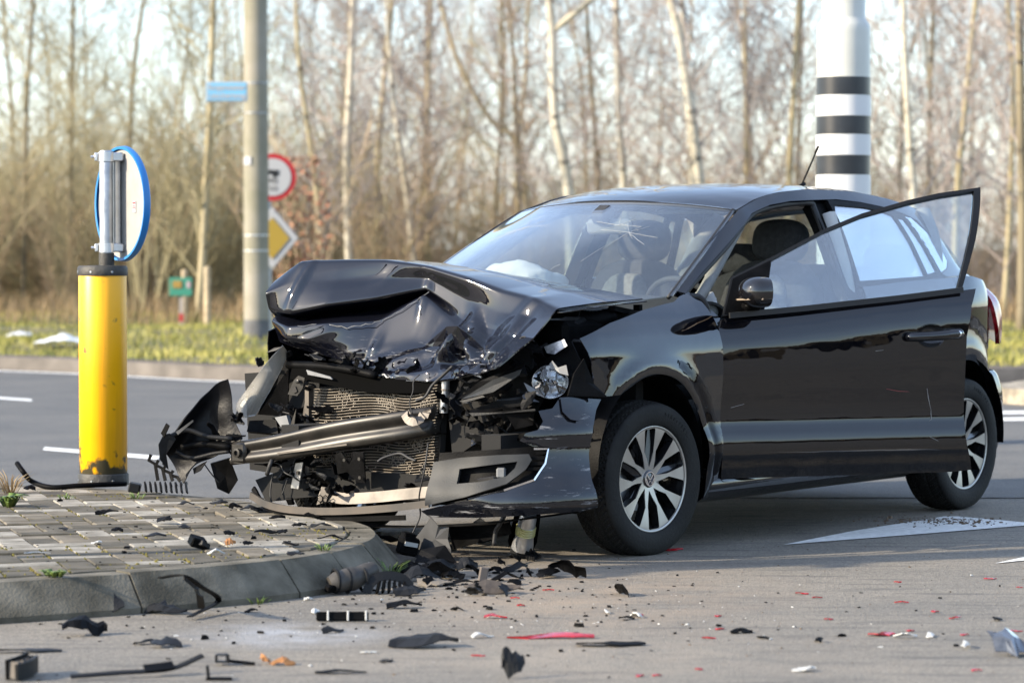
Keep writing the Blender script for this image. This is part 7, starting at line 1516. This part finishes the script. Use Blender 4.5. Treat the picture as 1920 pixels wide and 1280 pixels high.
# weeds and moss
M_WEED = mat('weed_green', (.07, .13, .025), .6, col2=(.14, .19, .04), vscale=20)
def weed(pos, n, h, label, seed, broad=False, m=None):
    rr = random.Random(seed); mb = MB()
    for k in range(n):
        a = rr.uniform(0, 6.28); l = h*rr.uniform(.5, 1.1); d = Vector((math.cos(a), math.sin(a), 0)); w = (.012 if broad else .0025)*rr.uniform(.7, 1.2); r0 = rr.uniform(0, .03)
        mb.strip([d*r0, d*(r0+l*.35)+Vector((0, 0, l*.6)), d*(r0+l*.8)+Vector((0, 0, l*(.55 if broad else .85)))], [w*.5, w, w*.15], .0012, (0, 0, 1) if broad else tuple(d))
    return tag(mb.build('weed', m or M_WEED, None, True, pos), label, 'weed')
weed((-2.032, 12.0528, 0.13), 26, .085, 'leafy green weed on the island at the left edge', 1, True)
weed((-1.4661, 9.5516, 0.125), 22, .035, 'small green weed in the kerb joint at the left', 2, True)
weed((-1.3714, 9.5682, 0.02), 14, .04, 'thin grass growing from the kerb joint', 3)
weed((-0.4366, 10.5971, 0), 24, .08, 'tuft of green grass at the island nose beside the rubble', 4)
weed((-0.8382, 9.85, 0), 16, .03, 'small green tuft at the kerb foot', 5)
weed((-2.1374, 12.7068, 0.13), 30, .11, 'dry brown grass tuft on the island at the left edge', 6, False, M_STRAW)
weed((-0.653, 10.3602, 0.125), 16, .03, 'green sprout at the edge of the pavers near the nose', 7)
weed((-1.5691, 12.4369, 0.13), 18, .03, 'low grass between the pavers behind the bollard foot', 8)
weed((-1.8584, 12.4369, 0.13), 18, .025, 'low weed between pavers left of the bollard', 9)
mo = MB(); rr = random.Random(8)
for k in range(2200):
    x, y = rr.uniform(-2.3, -.35), rr.uniform(9.4, 13.2)
    i, j = (Vector((x, y))-org).dot(e1)/W, (Vector((x, y))-org).dot(e2)/W
    i = round(i) if rr.random() < .5 else i; j = round(j) if i != round(i) else j
    p = org+e1*i*W+e2*j*W
    if inpoly(tuple(p), reg) and noise.noise(Vector((p.x*2, p.y*2, 4))) > -.1:
        s = rr.uniform(.003, .007); mo.add([(p.x+s*rr.uniform(.6, 2)*math.cos(a), p.y+s*math.sin(a), KTOP-.002) for a in (0, 1.26, 2.5, 3.8, 5)]+[(p.x, p.y, KTOP+.006)], [(q, (q+1) % 5, 5) for q in range(5)])
tag(mo.build('joint_moss', mat('moss', (.09, .085, .015), .95, col2=(.16, .125, .025), vscale=20), None), 'yellow green moss in the joints between the pavers', 'moss', kind='stuff')

# torn pieces heaped where the nose struck, each a bent scrap of its own
hr_ = random.Random(12)
for k in range(30):
    while True:
        p = (hr_.gauss(-.22, .26), hr_.gauss(10.55, .36), 0)
        if not inpoly(p[:2], offset(ISL, -.1)): break
    shard('heap_scrap', p, hr_.uniform(.05, .16), hr_.uniform(.02, .06), (M_BLKPL, M_DKGRY, M_BLKPL)[k % 3], 'torn black scrap in the heap at the island nose', group='scraps heaped at the island nose', rz=hr_.uniform(0, 3.1), tilt=hr_.uniform(0, 1.1), seed=500+k, bend=.45)
for k in range(16):
    p = (hr_.uniform(-1.4, 2.0), hr_.uniform(8.2, 10.2), 0)
    if inpoly(p[:2], offset(ISL, -.12)): continue
    shard('road_scrap', p, hr_.uniform(.03, .09), hr_.uniform(.012, .03), (M_BLKPL, M_DKGRY, M_WHP)[k % 3 if k % 7 else 2], 'small broken trim scrap scattered on the foreground asphalt', group='trim scraps on the road', rz=hr_.uniform(0, 3.1), tilt=hr_.uniform(0, .7), seed=600+k, bend=.4)

# ------------------------------------------------------------------ keep to thing > part > sub-part
bpy.context.view_layer.update()
def depth(o):
    d = 0
    while o.parent: o = o.parent; d += 1
    return d
for o in [x for x in scene.objects if depth(x) > 2]:
    p = o.parent
    while depth(p) > 1: p = p.parent
    mw = o.matrix_world.copy(); o.parent = p; o.matrix_parent_inverse = Matrix.Identity(4); o.matrix_basis = p.matrix_world.inverted() @ mw
    bpy.context.view_layer.update()
